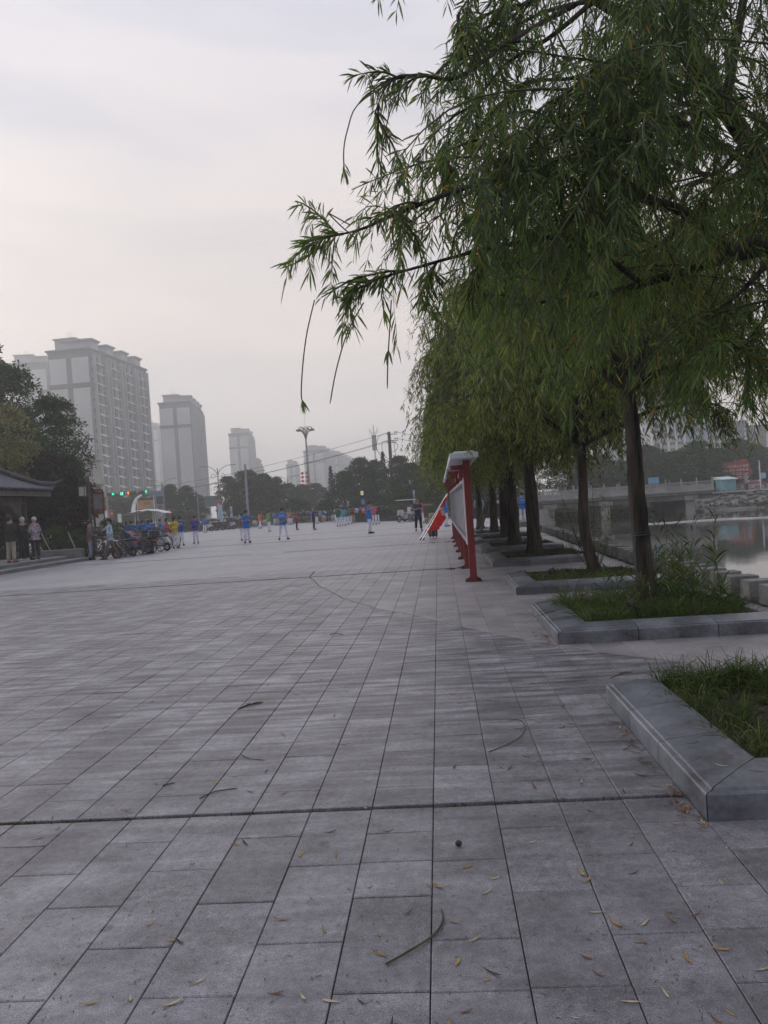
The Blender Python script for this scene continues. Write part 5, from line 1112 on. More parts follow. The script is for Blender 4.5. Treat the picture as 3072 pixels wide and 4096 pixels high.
# lantern mast
Y = 160; b_ = at_base(1245, Y); H = px_h(1208, 1762, Y)
t = thing('lantern_mast', 'high mast with crown of floodlights and two strings of red lanterns', 'light mast', b_)
w = MB(); w.tube([(0, 0, 0), (0, 0, H*0.3), (0, 0, H)], [0.42, 0.34, 0.16], 12); obj('mast', w, m_lamp, t); w = MB(); w.cyl((0, 0, H), (0, 0, H+5.0), 0.04, 0.02, 5); obj('lightning_rod', w, m_lamp, t)
m_mastd = mat('mast_dark', (0.09, 0.09, 0.095), 0.6, 0.1, 2)
for k in range(12):
    a = 2*PI*k/12; e = Vector((math.cos(a), math.sin(a), 0))
    w = MB(); w.tube(smooth_path([(0, 0, H-0.2), tuple(e*0.32+Vector((0, 0, H+1.0))), tuple(e*.75+Vector((0, 0, H+1.7))), tuple(e*1.5+Vector((0, 0, H+2.1)))], 3), 0.06, 5); w.torus(tuple(e*.95+Vector((0, 0, H+2.15))), 0.5, 0.03, 'y' if abs(e.x) > abs(e.y) else 'x', 10, 4, 0.1, PI-0.1); obj('rib', w, m_mastd, t)
    w = MB(); w.box(tuple(e*1.6+Vector((0, 0, H+2.0))), (0.5, 0.36, 0.26), a); obj('floodlight', w, m_mastd, t)
lm_ = MB(); lm_.lathe([(0.05, -0.27), (0.12, -0.23), (0.26, -0.14), (0.34, 0), (0.26, 0.14), (0.12, 0.23), (0.05, 0.27)], n=12); lme = fixn(lm_.mesh('lantern', True)); tl = MB(); tl.cyl((0, 0, -0.27), (0, 0, -0.42), 0.05, 0.07, 8); tle = fixn(tl.mesh('tassel'))
for s in (-1, 1):
    for k in range(6):
        o = tag(obj('red_lantern', lme, m_lant, None, (D(1222, 1925, Y).x+s*.45, Y-0.45, D(1215, 1893+15.6*k, Y).z)), '%s red lantern from the top in the %s string on the high mast' % (('first', 'second', 'third', 'fourth', 'fifth', 'lowest')[k], 'left' if s < 0 else 'right'), 'lantern', 'red lanterns on the high mast'); obj('tassel', tle, m_yel, o)
w = MB(); w.box((0, -.3, D(1215, 1885, Y).z), (1.3, 0.06, 0.06)); w.box((0, -.3, D(1215, 1980, Y).z), (1.3, 0.06, 0.06)); obj('lantern_bar', w, m_lamp, t)
# plain camera pole
Y = 92; b_ = at_base(997, Y); t = thing('camera_pole', 'plain thick blue grey pole with a black box near its top', 'pole', b_); H = px_h(980, 1857, Y)
w = MB(); w.cyl((0, 0, 0), (0, 0, H), 0.15, 0.125, 12); obj('pole', w, m_grey, t); w = MB(); w.box((-0.22, 0, H-1.25), (0.24, 0.3, 0.62), bev=0.03); obj('black_box', w, m_dark, t)
# advertising mast
Y = 210; b_ = at_base(1516, Y); t = thing('advertising_mast', 'tall slim mast carrying a long vertical panel and small arms at its top', 'mast', b_); z0, z1 = px_h(1510, 1801, Y), px_h(1505, 1740, Y); H = px_h(1503, 1700, Y)
w = MB(); w.cyl((0, 0, 0), (0, 0, H), 0.3, 0.12, 10); obj('mast', w, m_pole_w, t); w = MB(); w.box((0, -0.2, (z0+z1)/2), (1.15, 0.5, z1-z0), bev=0.05); w.box((0, -.47, (z0+z1)/2), (.9, .06, (z1-z0)*.9)); obj('panel', w, m_grey, t)
for s in (-1, 1):
    for dz in (0, .6): w = MB(); w.tube([(0, 0, H-3+dz), (s*0.5, 0, H-2.4+dz), (s*1.0, 0, H-1.7+dz)], 0.07, 5); w.box((s*1.05, 0, H-1.6+dz), (.5, .2, .12)); obj('arm', w, m_pole_w, t)
# utility pole and wires
Y = 116; b_ = at_base(1578, Y); t = thing('utility_pole', 'dark concrete utility pole with insulators and looping cables', 'utility pole', b_); H = px_h(1566, 1727, Y); m_ucol = mat('pole_concrete', (0.11, 0.11, 0.115), 0.9, 0.15, 2)
w = MB(); w.cyl((0, 0, 0), (0, 0, H), 0.3, 0.22, 12); obj('pole', w, m_ucol, t)
w = MB(); w.box((0.4, 0, H-0.35), (1.5, 0.12, 0.1)); w.box((0.4, 0, H-1.25), (1.7, 0.12, 0.1)); w.box((0.3, 0, H-1.5), (1.4, .1, .1)); obj('crossarm', w, m_ucol, t)
for x in (0.8, 1.1): 
    for z in (-.2, -1.1): w = MB(); w.lathe([(0.05, 0), (0.11, 0.05), (0.05, 0.1), (0.11, 0.15), (0.05, 0.22)], (x, 0, H+z), 8); obj('insulator', w, m_mastd, t)
w = MB()
for pts_ in ([(-0.2, 0, H-.1), (-1.5, .1, H-.6), (-1.9, .1, H-2.2), (-1.0, 0, H-3.8), (-.3, 0, H-4.2), (-.2, 0, H-6)], [(-.2, 0, H-1.3), (-1.0, 0, H-1.4), (-1.1, 0, H-2.6), (-.6, 0, H-3.6), (-.1, 0, H-3.9)], [(.3, 0, H-1.3), (1.1, 0, H-1.9), (.9, 0, H-2.6), (.3, 0, H-2.9)], [(.6, 0, H-1.4), (.75, 0, H-4), (.8, 0, H-8)]): w.tube(smooth_path(pts_, 4), 0.035, 5)
obj('loop_cable', w, m_dark, t)
ptop = Vector((b_.x, Y, b_.z+H))
def wire(a, b2, sag, lab, r=0.025):
    a = Vector(a); b2 = Vector(b2); w = MB(); w.tube([tuple(a.lerp(b2, k/24)-Vector((0, 0, sag*4*(k/24)*(1-k/24)))) for k in range(25)], r, 4, False); tag(obj('overhead_wire', w, m_dark), lab, 'wire', 'overhead wires to the utility pole')
wl = D(360, 1985, 150); wl2 = D(360, 1998, 150)
wire(ptop+Vector((0, 0, -.1)), tuple(wl), 1.2, 'topmost overhead wire running left from the utility pole'); wire(ptop+Vector((0, 0, -1.2)), tuple(wl2), 1.4, 'middle overhead wire running left from the utility pole'); wire(ptop+Vector((0, 0, -1.35)), tuple(wl2+Vector((0, 0, -.35))), 1.2, 'lowest overhead wire running left from the utility pole')
wr = D(1900, 1745, 125); wire(ptop+Vector((.9, 0, -.05)), tuple(wr), .5, 'upper overhead wire running right into the willow strands'); wire(ptop+Vector((1.1, 0, -1.0)), tuple(wr+Vector((0, 0, -.9))), .5, 'lower overhead wire running right into the willow strands')
# traffic signal gantry
Y = 118; pb = at_base(438, Y); t = thing('traffic_signal', 'traffic signal on a long arm with green arrows, an orange arrow and a green countdown', 'traffic light', pb)
m_green = mat('lamp_green', (0.0, 0.9, 0.42), 0.5, 0.05, 5, emit=1.3); m_orange = mat('lamp_orange', (1.0, 0.22, 0.02), 0.5, 0.05, 5, emit=1.2)
zA = px_h(500, 1975, Y)+0.1
w = MB(); w.cyl((0, 0, 0), (0, 0, zA+.3), 0.2, 0.15, 10); obj('post', w, m_grey, t); xr = D(612, 1966, Y).x-pb.x; w = MB(); w.tube([(0, 0, zA), (xr, 0, zA+0.1)], 0.07, 8); obj('arm', w, m_grey, t)
for i, (px0, px1, lx, mm, arrow) in enumerate(((430, 465, 456, m_green, 'l'), (479, 501, 490, m_green, 'n'), (509, 546, 516, m_orange, 'u'), (559, 596, 588, m_green, 'u'))):
    a = D(px0, 1975, Y).x-pb.x; b2 = D(px1, 1975, Y).x-pb.x; zc = px_h((px0+px1)/2, [1977, 1975, 1972, 1968][i], Y); hh = 0.62 if i == 1 else 0.46
    w = MB(); w.box(((a+b2)/2, -0.15, zc), (b2-a, 0.3, hh), bev=0.03); h_ = obj('signal_head', w, m_dark, t); cx = D(lx, 1975, Y).x-pb.x
    w = MB()
    if arrow == 'n':
        w.box((cx, -0.315, zc), (0.52, 0.02, 0.5)); l_ = obj('countdown', w, mat('lamp_green_dim', (0.0, 0.55, 0.28), 0.5, 0.05, 5, emit=0.9), h_); text('13', 0.46, mat('digit', (0.6, 1, 0.9), .5, 0, 1, emit=1.5), l_, (cx, -0.33, zc), (R(90), 0, 0))
    else:
        w.add([(cx+x, -0.33, zc+z) for x, z in ({'l': [(-.26, 0), (-.02, .24), (-.02, .09), (.2, .09), (.2, -.09), (-.02, -.09), (-.02, -.24)], 'u': [(0, .26), (.24, .02), (.09, .02), (.09, -.2), (-.09, -.2), (-.09, .02), (-.24, .02)]}[arrow])], [tuple(range(7))]); obj('arrow_lamp', w.mesh('arrow'), mm, h_)
# sign tower behind the tent
Y = 112; b_ = at_base(648, Y); t = thing('sign_tower', 'grey totem with a blue sign head, dark screen and round speed sign', 'sign', b_); H = px_h(640, 1941, Y)
w = MB(); w.cyl((-.62, 0, 0), (-.62, 0, H), 0.07, n=6); w.cyl((.62, 0, 0), (.62, 0, H), 0.07, n=6); w.box((0, 0, H), (1.3, .12, .1)); w.box((0, 0.05, H*.42), (1.15, .2, H*.62)); obj('frame', w, m_grey, t)
w = MB(); w.box((-.5, -.1, H-1.15), (2.2, .1, .8)); obj('sign_panel', w, mat('sign_bluegrey', (0.17, 0.22, 0.31), .5, .1, 2), t); w = MB(); w.box((0, -.12, H-2.2), (.85, .1, .85)); obj('screen', w, m_dark, t)
w = MB(); w.prism([(-.3, .3), (.3, .3), (.3, -.05), (0, -.35), (-.3, -.05)], -.14, -.1, 'y'); w.v = [(x, y, z+H-3.1) for x, y, z in w.v]; obj('shield', w, mat('shield_purple', (.16, .08, .2), .5, .1, 2), t)
w = MB(); w.torus((0, -.16, H-4.0), .27, .05, 'y', 18, 5); o = obj('speed_sign', w, m_white, t); text('50', .3, m_white, o, (0, -.18, H-4.0), (R(90), 0, 0))
# white tensile tent with notice panel
Y = 104; b_ = at_base(585, Y); t = thing('tent_canopy', 'white arched tensile canopy on posts near the parked bicycles', 'canopy', b_); xl, xr = D(507, 2063, Y).x-b_.x, D(672, 2050, Y).x-b_.x; zE = px_h(507, 2062, Y); zT = px_h(590, 2036, Y)
mb = MB(); nu, nv = 18, 6
vs = []
for i in range(nu+1):
    for j in range(nv+1):
        u, v_ = i/nu, j/nv; x = xl+(xr-xl)*u; arch = math.sin(PI*min(1, max(0, u)))**0.6; sc_ = 0.13*abs(math.sin(PI*u*4)); vs.append((x, -1.6+3.2*v_, zE+(zT-zE)*arch*(0.55+0.45*math.sin(PI*v_))+(sc_ if j in (0, nv) else 0)*arch))
mb.add(vs, [(i*(nv+1)+j, (i+1)*(nv+1)+j, (i+1)*(nv+1)+j+1, i*(nv+1)+j+1) for i in range(nu) for j in range(nv)]); obj('canopy', mb.mesh('canopy', True), m_white, t)
w = MB()
for x in (xl*.55, xr*.35, xr*.6): w.cyl((x, 0, 0), (x, 0, zE+.25), .09, n=8)
obj('post', w, m_pole_w, t)
w = MB(); w.tube(smooth_path([(xl*.62, 0, zE+.2), (xl*.58, 0, zE+1.1), (xl*.40, 0, zE+2.1), (xl*.1, 0, zE+2.5)], 4), [.32, .32, .3, .28, .26, .24, .22, .2, .18, .16, .14, .12, .1], 8); obj('arch_mast', w, m_white, t)
nb2 = D(585, 2018, Y-0.6); t = thing('notice_panel', 'tan notice panel with a small code square and lines of text above the white canopy', 'notice', (nb2.x, Y-0.8, nb2.z)); ww = (D(617, 2018, Y).x-D(553, 2018, Y).x); hh = 34/FOC*Y
w = MB(); w.box((0, 0, 0), (ww, .08, hh)); obj('panel', w, mat('notice_tan', (0.46, 0.27, 0.11), .6, .1, 2), t)
w = MB(); w.box((ww*.32, -.05, -hh*.36), (ww*.34, .03, hh*.26)); obj('blue_patch', w, mat('notice_blue', (.16, .24, .33), .6, .1, 2), t); text('健康步道\n免费领取', hh*.2, mat('notice_ink', (.10, .06, .035), .7, .1, 2), t, (ww*.08, -.05, hh*.12), (R(90), 0, 0))
w = MB(); w.cyl((-ww/2-.06, 0, -nb2.z), (-ww/2-.06, 0, hh*.6), .05, n=6); w.cyl((ww/2+.06, 0, -nb2.z), (ww/2+.06, 0, hh*1.0), .06, n=6); obj('post', w, m_pole_w, t)
# road direction board on two posts
Y = 126; a = D(848, 1985, Y); b2 = D(882+0, 2025, Y); t = thing('direction_board', 'grey green road direction board on slender posts behind the purple shirted woman', 'road sign', (at_base(815, Y).x, Y, -.06)); x0 = D(790, 2000, Y).x-t.location.x; x1 = D(885, 2000, Y).x-t.location.x; zt = px_h(850, 1983, Y); zb_ = px_h(850, 2026, Y)
w = MB(); w.box(((x0+x1)/2+.6, 0, (zt+zb_)/2), ((x1-x0)*.72, .12, zt-zb_)); obj('board', w, mat('board_green_grey', (.16, .21, .21), .6, .1, 1), t)
w = MB(); w.cyl((x0, .1, 0), (x0, .1, zt+.2), .09, n=8); w.cyl((x1-.8, .1, 0), (x1-.8, .1, zt), .09, n=8); obj('post', w, m_grey, t)
w = MB()
for z in (zt-.2, (zt+zb_)/2, zb_+.2): w.box(((x0+x1)/2, .08, z), (x1-x0, .08, .07))
obj('rail', w, m_grey, t)
# banner flags hung on lamp posts, white totem, striped bollard posts
def banner(px0, px1, py0, py1, Y, m, lab, s=''):
    a = D(px0, py0, Y); b2 = D(px1, py1, Y); w = MB(); w.box((0, 0, 0), (abs(b2.x-a.x), .05, abs(a.z-b2.z)), bev=.01); o = tag(obj('banner_flag', w, m, None, ((a.x+b2.x)/2, Y, (a.z+b2.z)/2)), lab, 'banner'); 
    if s: text(s, .28, m_white if m is not m_white else m_lant, o, (0, -.03, 0), (R(90), 0, 0))
    pl = MB(); pl.cyl((0, .06, -((a.z+b2.z)/2)), (0, .06, abs(a.z-b2.z)/2+.15), .04, n=6); obj('pole', pl, m_grey, o); return o
m_redb = mat('banner_red', (.50, .06, .045), .6, .1, 2); m_lb = mat('totem_blue', (.40, .52, .66), .5, .1, 1)
banner(412, 431, 2043, 2070, 100, m_white, 'white banner flag left of the red one below the left green arrow'); banner(438, 456, 2041, 2068, 101, m_redb, 'red banner flag beside the white one below the left green arrow', '福'); banner(470, 487, 2056, 2090, 98, m_white, 'white feather banner left of the tent canopy'); banner(668, 685, 2037, 2058, 108, m_redb, 'red banner right of the tent canopy', '福'); banner(864, 882, 2007, 2030, 110, m_redb, 'red banner above the pale blue totem', '福')
Y = 93; b_ = at_base(886, Y); t = thing('blue_totem', 'tall pale blue totem panel behind the parked motorbikes', 'totem', b_); H = px_h(886, 2019, Y); w = MB(); w.box((0, 0, H/2), (.46, .3, H), bev=.03); obj('panel', w, m_lb, t); w = MB(); w.box((0, -.16, H*.6), (.4, .02, .03)); obj('seam', w, m_grey, t)
def post_sign(px, ytop, Y, lab, wdt=.22, s='文明'):
    b_ = at_base(px, Y); H = px_h(px, ytop, Y); t = thing('character_post', lab, 'sign post', b_, 0, 'dark posts with white characters'); w = MB(); w.box((0, 0, H*.25), (wdt*1.2, .2, H*.5)); w.box((0, 0, H), (wdt*1.2, .2, .1)); obj('post', w, m_dark, t); w = MB(); w.box((0, 0, H*.75), (wdt, .16, H*.48)); obj('panel', w, m_lb, t)
    text('\n'.join(s), wdt*1.1, m_dark, t, (0, -.09, H*.75), (R(90), 0, 0)); return t
post_sign(930, 2023, 92, 'dark post with white characters between the motorbikes and the hedge', s='文明'); post_sign(1397, 2003, 100, 'slim pale post above the dancers left of the lamp with a blue sign', .26, '和谐'); post_sign(1662, 1958, 84, 'slim blue and white post behind the man in navy', .2, '友善')
# ornamental lamp with blue sign, centre right distance
Y = 80; b_ = at_base(1468, Y); t = thing('ornamental_lamp', 'black ornamental lamp post with a glowing side lantern and a blue sign box', 'lamp post', b_); H = px_h(1463, 1960, Y); w = MB(); w.cyl((0, 0, 0), (0, 0, H), .13, .09, 10); obj('post', w, m_dark, t)
w = MB(); w.box((-.3, 0, H-.28), (.25, .25, .42), bev=.03); obj('lantern', w, mat('lantern_glow', (.75, .62, .40), .5, .1, 4, emit=.35), t); w = MB(); w.box((-.24, 0, H-.6), (.4, .25, .08)); w.box((.35, 0, H-.55), (.3, .2, .3)); obj('bracket', w, m_dark, t)
w = MB(); w.box((-.24, -.02, H-1.15), (.36, .2, .5)); obj('sign_box', w, mat('sign_blue3', (.10, .24, .48), .5, .1, 3), t); w = MB(); w.box((-.26, -.02, H-1.95), (.42, .2, .65)); o = obj('red_box', w, m_redb, t); text('祥', .3, m_white, o, (-.26, -.13, H-1.95), (R(90), 0, 0))
# ball bollards on the far side of the plaza
first = None
for px, py, Y, lab in ((1062, 2103, 96, 'stone ball bollard between the orange and the bright green shirt'), (1110, 2099, 97, 'stone ball bollard just left of the blue shirted man seen from behind'), (1296, 2081, 100, 'stone ball bollard right of the red trousers'), (1337, 2079, 100, 'stone ball bollard left of the dark green shirt'), (1020, 2106, 95, 'stone ball bollard at the end of the dark hedge')):
    b_ = at_base(px, Y, 0)
    if first is None: first = ball_bollard(lab, b_, .36, 'stone ball bollards at the far edge of the plaza')
    else: dup(first, b_, 0, lab)
# hedges, verge
m_hedge = leaf_mat('hedge_leaf', [(0, (.02, .03, .013)), (.6, (.04, .058, .02)), (1, (.075, .095, .035))], .6, .25, .9)
def hedge(lab, x0, y0, x1, y1, w_, h, n, leaf=.16, m=None, name='hedge'):
    rg = np.random.default_rng(int(abs(x0)*13+n) % 9999); L = math.hypot(x1-x0, y1-y0); rz = math.atan2(y1-y0, x1-x0); t = thing(name, lab, 'hedge', (x0, y0, 0), rz)
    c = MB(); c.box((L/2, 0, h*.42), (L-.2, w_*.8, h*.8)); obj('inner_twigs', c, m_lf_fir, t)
    u = rg.uniform(0, L, n); bump_ = .85+.15*np.sin(u*1.7+x0)+.1*rg.normal(size=n)*.3; v_ = rg.uniform(-1, 1, n)*w_/2; z = h*bump_*rg.uniform(.05, 1, n)**.35; P = np.stack([u, v_, z], 1)
    V, F = leaf_arrays(P, rg.normal(size=(n, 3))+[0, 0, .4], leaf, leaf*.3, .2, 1); obj('foliage', npmesh('foliage', V, F), m or m_hedge, t); return t
a = at_base(560, 84, 0); b2 = at_base(850, 93, 0); hedge('clipped hedge behind the row of people and the parked bikes', a.x-6, 87, b2.x, 95, 2.2, 1.0, 5200)
a = at_base(850, 97, 0); b2 = at_base(1050, 101, 0); hedge('dark clipped hedge behind the far motorbikes', a.x, 97.5, b2.x-.5, 100.5, 2.0, 1.1, 4200)
a = at_base(1430, 84, 0); b2 = at_base(1640, 78, 0); hedge('low hedge behind the dancers, right of centre', a.x, 84, b2.x, 78, 2.0, 1.2, 4600); hedge('hedge bank behind the motor tricycle', at_base(1560, 79, 0).x, 81, at_base(1900, 70, 0).x, 69, 3.0, 1.6, 6000)
hedge('hedge seen between the willow trunks', at_base(1850, 66, 0).x, 66, at_base(2170, 60, 0).x, 64, 2.0, 1.1, 3600)
# ---------------------------------------------------------------- pavilion on the left, its steps, trees and shrubs
m_step = mat('step_stone', (0.25, 0.26, 0.28), 0.75, 0.25, 1.5, 0.002, rnd=.05, scale2=20)
m_wood = mat('dark_timber', (0.032, 0.026, 0.024), 0.6, 0.3, 3, stretch=(1, 1, .2)); m_woodl = mat('eave_timber', (0.11, 0.095, 0.085), 0.7, 0.25, 3)
m_rtile = mat('roof_tile', (0.085, 0.092, 0.125), 0.45, 0.25, 3, rnd=.2, spec=.6); m_ridge = mat('ridge_tile', (0.045, 0.05, 0.058), 0.7, 0.3, 4, .004)
# front line of the steps from (-14.9,26.6) to (-15.2,33.8)
sx = -14.95
t = thing('stone_steps', 'two low pale stone steps in front of the pavilion at the left edge', 'steps', (sx, 20, 0))
for k, (dx, z, y1) in enumerate(((0, 0.15, 13.9), (-0.42, 0.30, 12.6))):
    n = 10 if k == 0 else 9
    for i in range(n):
        y0 = i*y1/n; w = MB(); w.box((dx-0.24-.0, y0+y1/n/2, z-0.025), (0.50, y1/n-.006, 0.05), bev=.006); obj('step_slab', w, m_step, t)
    w = MB(); w.box((dx-0.27, y1/2, (z-.05)/2), (0.46, y1-.02, z-.05)); obj('riser', w, m_step, t)
w = MB(); w.box((-4.5, 6.2, 0.145), (8, 12.4, 0.29)); obj('platform', w, m_step, t)
w = MB(); w.box((-16.1-sx*0+0, 0, 0), (0.01, 0.01, 0.01)) if False else None
q = G(258, 2226, .0); t = thing('low_stone_wall', 'short low grey stone wall standing beside the pavilion steps', 'wall', (-16.9, 33.9, 0)); 
for k in range(3): w = MB(); w.box((-1.1+k*1.1, 0, .27), (1.09, .35, .54), bev=.02); obj('stone', w, m_step, t)
# pavilion: square hip roof, its near right corner towards the plaza
pc = D(205, 1945, 34)       # eave corner
ex, ey, ez = pc.x, 34.2, D(205, 1960, 34).z
pv_w = 7.0; t = thing('pavilion', 'dark timber pavilion with blue grey tiled hip roof at the left edge', 'pavilion', (ex-pv_w/2, ey-pv_w/2, 0.3))
Zt = 2.15; hw = pv_w/2; ez_ = ez-0.3
def roofz(u): return ez_+Zt*(u**1.35)             # u from eave (0) to apex (1)
# rafters / fascia
w = MB()
for a in range(4):
    m = Matrix.Rotation(a*PI/2, 3, 'Z'); q = MB(); q.box((0, -hw+.12, ez_-.16), (pv_w-.25, .1, .22)); w.add([tuple(m @ Vector(v)) for v in q.v], q.f)
obj('fascia', w, m_woodl, t)
ns = 12
for a in range(4):
    m = Matrix.Rotation(a*PI/2, 3, 'Z'); mb = MB(); vs = []
    for i in range(ns+1):
        u = i/ns; half = hw*(1-u)+.0
        for s in (-1, 1):
            lift = 0.0; vs.append(tuple(m @ Vector((s*half, -hw+hw*u, roofz(u)))))
    for i in range(ns+1):
        pass
    mb.add(vs, [(2*i, 2*i+1, 2*i+3, 2*i+2) for i in range(ns)]); mb.add([(x, y, z-.06) for x, y, z in vs], [(2*i+2, 2*i+3, 2*i+1, 2*i) for i in range(ns)]); obj('roof_deck', mb, m_ridge, t)
    for k in range(34):
        x = -hw+(k+.5)*pv_w/34; umax = 1-abs(x)/hw
        if umax < .03: continue
        pts_ = [tuple(m @ Vector((x, -hw-.06+(hw+.06)*uu*umax, roofz(uu*umax)+.03))) for uu in (0, .15, .3, .45, .6, .8, 1)]
        w = MB(); w.tube(pts_, 0.055, 6); w.ball(pts_[0], .07, 8, 5); obj('roof_tile', w, m_rtile, t, smooth=True)
for a in range(4):
    m = Matrix.Rotation(a*PI/2, 3, 'Z'); pts_ = [(-hw*(1-u)-.0, -hw*(1-u)-.0, roofz(u)+.16) for u in (0.12, .3, .5, .7, .9, 1.0)]; pts_ = [(-hw-.28, -hw-.28, ez_+.42), (-hw-.02, -hw-.02, ez_+.26)]+pts_
    w = MB(); w.tube([tuple(m @ Vector(p)) for p in pts_], [.05, .09, .13, .14, .14, .14, .14, .15], 8); w.tube([tuple(m @ (Vector(p)-Vector((0, 0, .17)))) for p in pts_[1:]], .13, 6); obj('hip_ridge', w, m_ridge, t)
w = MB(); w.lathe([(.30, 0), (.34, .2), (.18, .35), (.30, .6), (.34, .8), (.15, 1.05), (.03, 1.3)], (0, 0, roofz(1)), 14); obj('finial', w, m_ridge, t)
for x in (-2.55, 2.55):
    for y in (-2.55, 2.55): w = MB(); w.cyl((x, y, 0), (x, y, ez_-.1), .17, .16, 14); w.lathe([(.26, 0), (.28, .1), (.2, .2)], (x, y, 0), 12); w.lathe([(.175, 0), (.18, .05)], (x, y, 1.45), 14); obj('column', w, m_wood, t)
w = MB()
for a in range(4):
    m = Matrix.Rotation(a*PI/2, 3, 'Z'); q = MB(); q.box((0, -2.55, ez_-.42), (5.1, .2, .34)); q.prism([(-2.4, ez_-.6), (-1.4, ez_-.6), (-2.4, ez_-1.2)], -2.6, -2.5, 'y'); q.prism([(2.4, ez_-.6), (1.4, ez_-.6), (2.4, ez_-1.2)], -2.6, -2.5, 'y'); w.add([tuple(m @ Vector(v)) for v in q.v], q.f)
obj('beam', w, m_woodl, t)
for y in (2.35,):
    w = MB(); w.box((0, y, .42), (4.6, .35, .07)); w.box((0, y, .2), (4.4, .25, .4)); obj('bench', w, m_wood, t)
# trees around the pavilion, close enough to show leaves
gL = 'trees and shrubs behind the pavilion'
def near_tree(px, ytop, wpx, Y, label, m, seed, kind='round', leaf=.17, n=7000, low=.12, clumps=40):
    h = top_z(px, ytop, Y)+.06; w_ = wpx/FOC*Y; t = broadleaf(h, w_, seed, leaf=leaf, n=n, clumps=clumps, mleaf=m, kind=kind, low=low, trunk_r=.16); t.location = at_base(px, Y); t['label'] = label; t['group'] = gL; return t
near_tree(60, 1455, 400, 47, 'tall dark green tree rising behind the pavilion roof', m_lf_dark, 101, n=24000, leaf=.23, clumps=46)
near_tree(-10, 1325, 230, 52, 'topmost dark leafy tree cut by the left edge', m_lf_dark, 102, n=15000, leaf=.25)
near_tree(235, 1575, 300, 50, 'spreading dark tree between the pavilion and the nearest tower', m_lf_dark, 103, n=22000, leaf=.21, clumps=44, low=.05)
near_tree(45, 1610, 250, 41, 'pale yellow flowering tree just above the pavilion ridge', m_lf_bloom, 104, n=8000, leaf=.17, low=.45)
near_tree(320, 1625, 150, 49, 'sparse light leaved tree in front of the nearest tower', m_lf_mid, 105, n=3400, leaf=.17, clumps=26, low=.3)
near_tree(180, 1820, 300, 44, 'dark purplish shrub tree right behind the pavilion', m_lf_red, 106, n=18000, leaf=.18, low=.0, clumps=44)
near_tree(310, 1900, 160, 43, 'dark purplish shrub by the black lantern pole', m_lf_red, 107, n=12000, leaf=.15, low=.0)
near_tree(60, 1960, 260, 43, 'dark shrub filling the back of the pavilion', m_lf_red, 108, n=12000, leaf=.16, low=.0)
near_tree(-120, 1700, 320, 44, 'dark tree beyond the left edge behind the pavilion', m_lf_dark, 109, n=6500, leaf=.2)
# low green shrubs and flower bed
def shrub(px, ytop, wpx, Y, lab, m, seed, n=2600, leaf=.10):
    t = near_tree(px, ytop, wpx, Y, lab, m, seed, kind='dome', leaf=leaf, n=n, low=0, clumps=18); t.name = 'shrub'; t['category'] = 'shrub'; t['group'] = 'low shrubs along the left side'; return t
shrub(225, 2105, 150, 38, 'dark green shrub behind the low stone wall', m_lf_dark, 201); shrub(318, 2110, 120, 40, 'green shrub with a pale stake leaning on it, left of the lantern pole', m_lf_mid, 202); shrub(420, 2085, 140, 47, 'green shrub behind the woman in the pale blue jacket', m_lf_mid, 203)
shrub(500, 2098, 150, 49, 'tall loose shrub left of the blue shirted group', m_lf_mid, 204); shrub(560, 2135, 120, 47, 'yellow green flowering shrub behind the parked scooters', m_lf_bloom, 205, leaf=.08); shrub(480, 2135, 110, 44, 'low yellowish bush behind the nearest parked scooter', m_lf_bloom, 206, leaf=.08); shrub(350, 2150, 80, 38, 'low green bush at the foot of the lantern pole', m_lf_mid, 207)
rg = np.random.default_rng(31); n = 5200; P = np.stack([rg.uniform(-19.5, -15.3, n), rg.uniform(33.6, 44, n), np.zeros(n)], 1); P[:, 0] -= (P[:, 1]-33)*.05
V, F = leaf_arrays(P, rg.normal(size=(n, 3))*.5+[0, 0, 1], rg.uniform(.08, .22, n), .012, .4, 1); tag(obj('verge_grass', npmesh('verge_grass', V, F), m_grass, kind='stuff'), 'green grass along the verge beside the steps', 'grass')
# leaning stakes
m_stake = mat('pale_stake', (0.30, 0.27, 0.22), 0.8, .2, 5)
for (xa, ya, xb, yb, Y, lab) in ((272, 2128, 306, 2205, 37, 'pale wooden stake leaning among shrubs left of the lantern pole'), (165, 2132, 203, 2207, 37, 'wooden stake leaning behind the low stone wall'), (156, 2180, 172, 2208, 35.5, 'short pale stake beside the woman in the patterned blouse'), (38, 2020, 95, 2100, 42, 'dark slanting pole inside the pavilion')):
    w = MB(); w.tube([tuple(D(xa, ya, Y+.3)), tuple(D(xb, yb, Y))], .028, 6); tag(obj('stake', w, m_stake), lab, 'stake', 'leaning tree stakes')
m_prop = mat('prop_wood', (0.13, 0.115, 0.09), .85, .3, 4)
for (xa, ya, xb, yb, Y, lab) in ((1957, 1985, 1908, 2118, 33.0, 'left wooden prop against the willow behind the red board'), (1958, 1990, 1925, 2122, 32.6, 'thick dark wooden prop right beside the left prop'), (1975, 1990, 2015, 2090, 33.4, 'right wooden prop slanting down from the willow'), (1890, 1985, 1882, 2085, 36, 'thin upright prop nearest the red board post')):
    w = MB(); w.tube([tuple(D(xa, ya, Y+.3)), tuple(D(xb, yb, Y))], .05, 7); tag(obj('tree_prop', w, m_prop), lab, 'prop', 'wooden props of the willows')
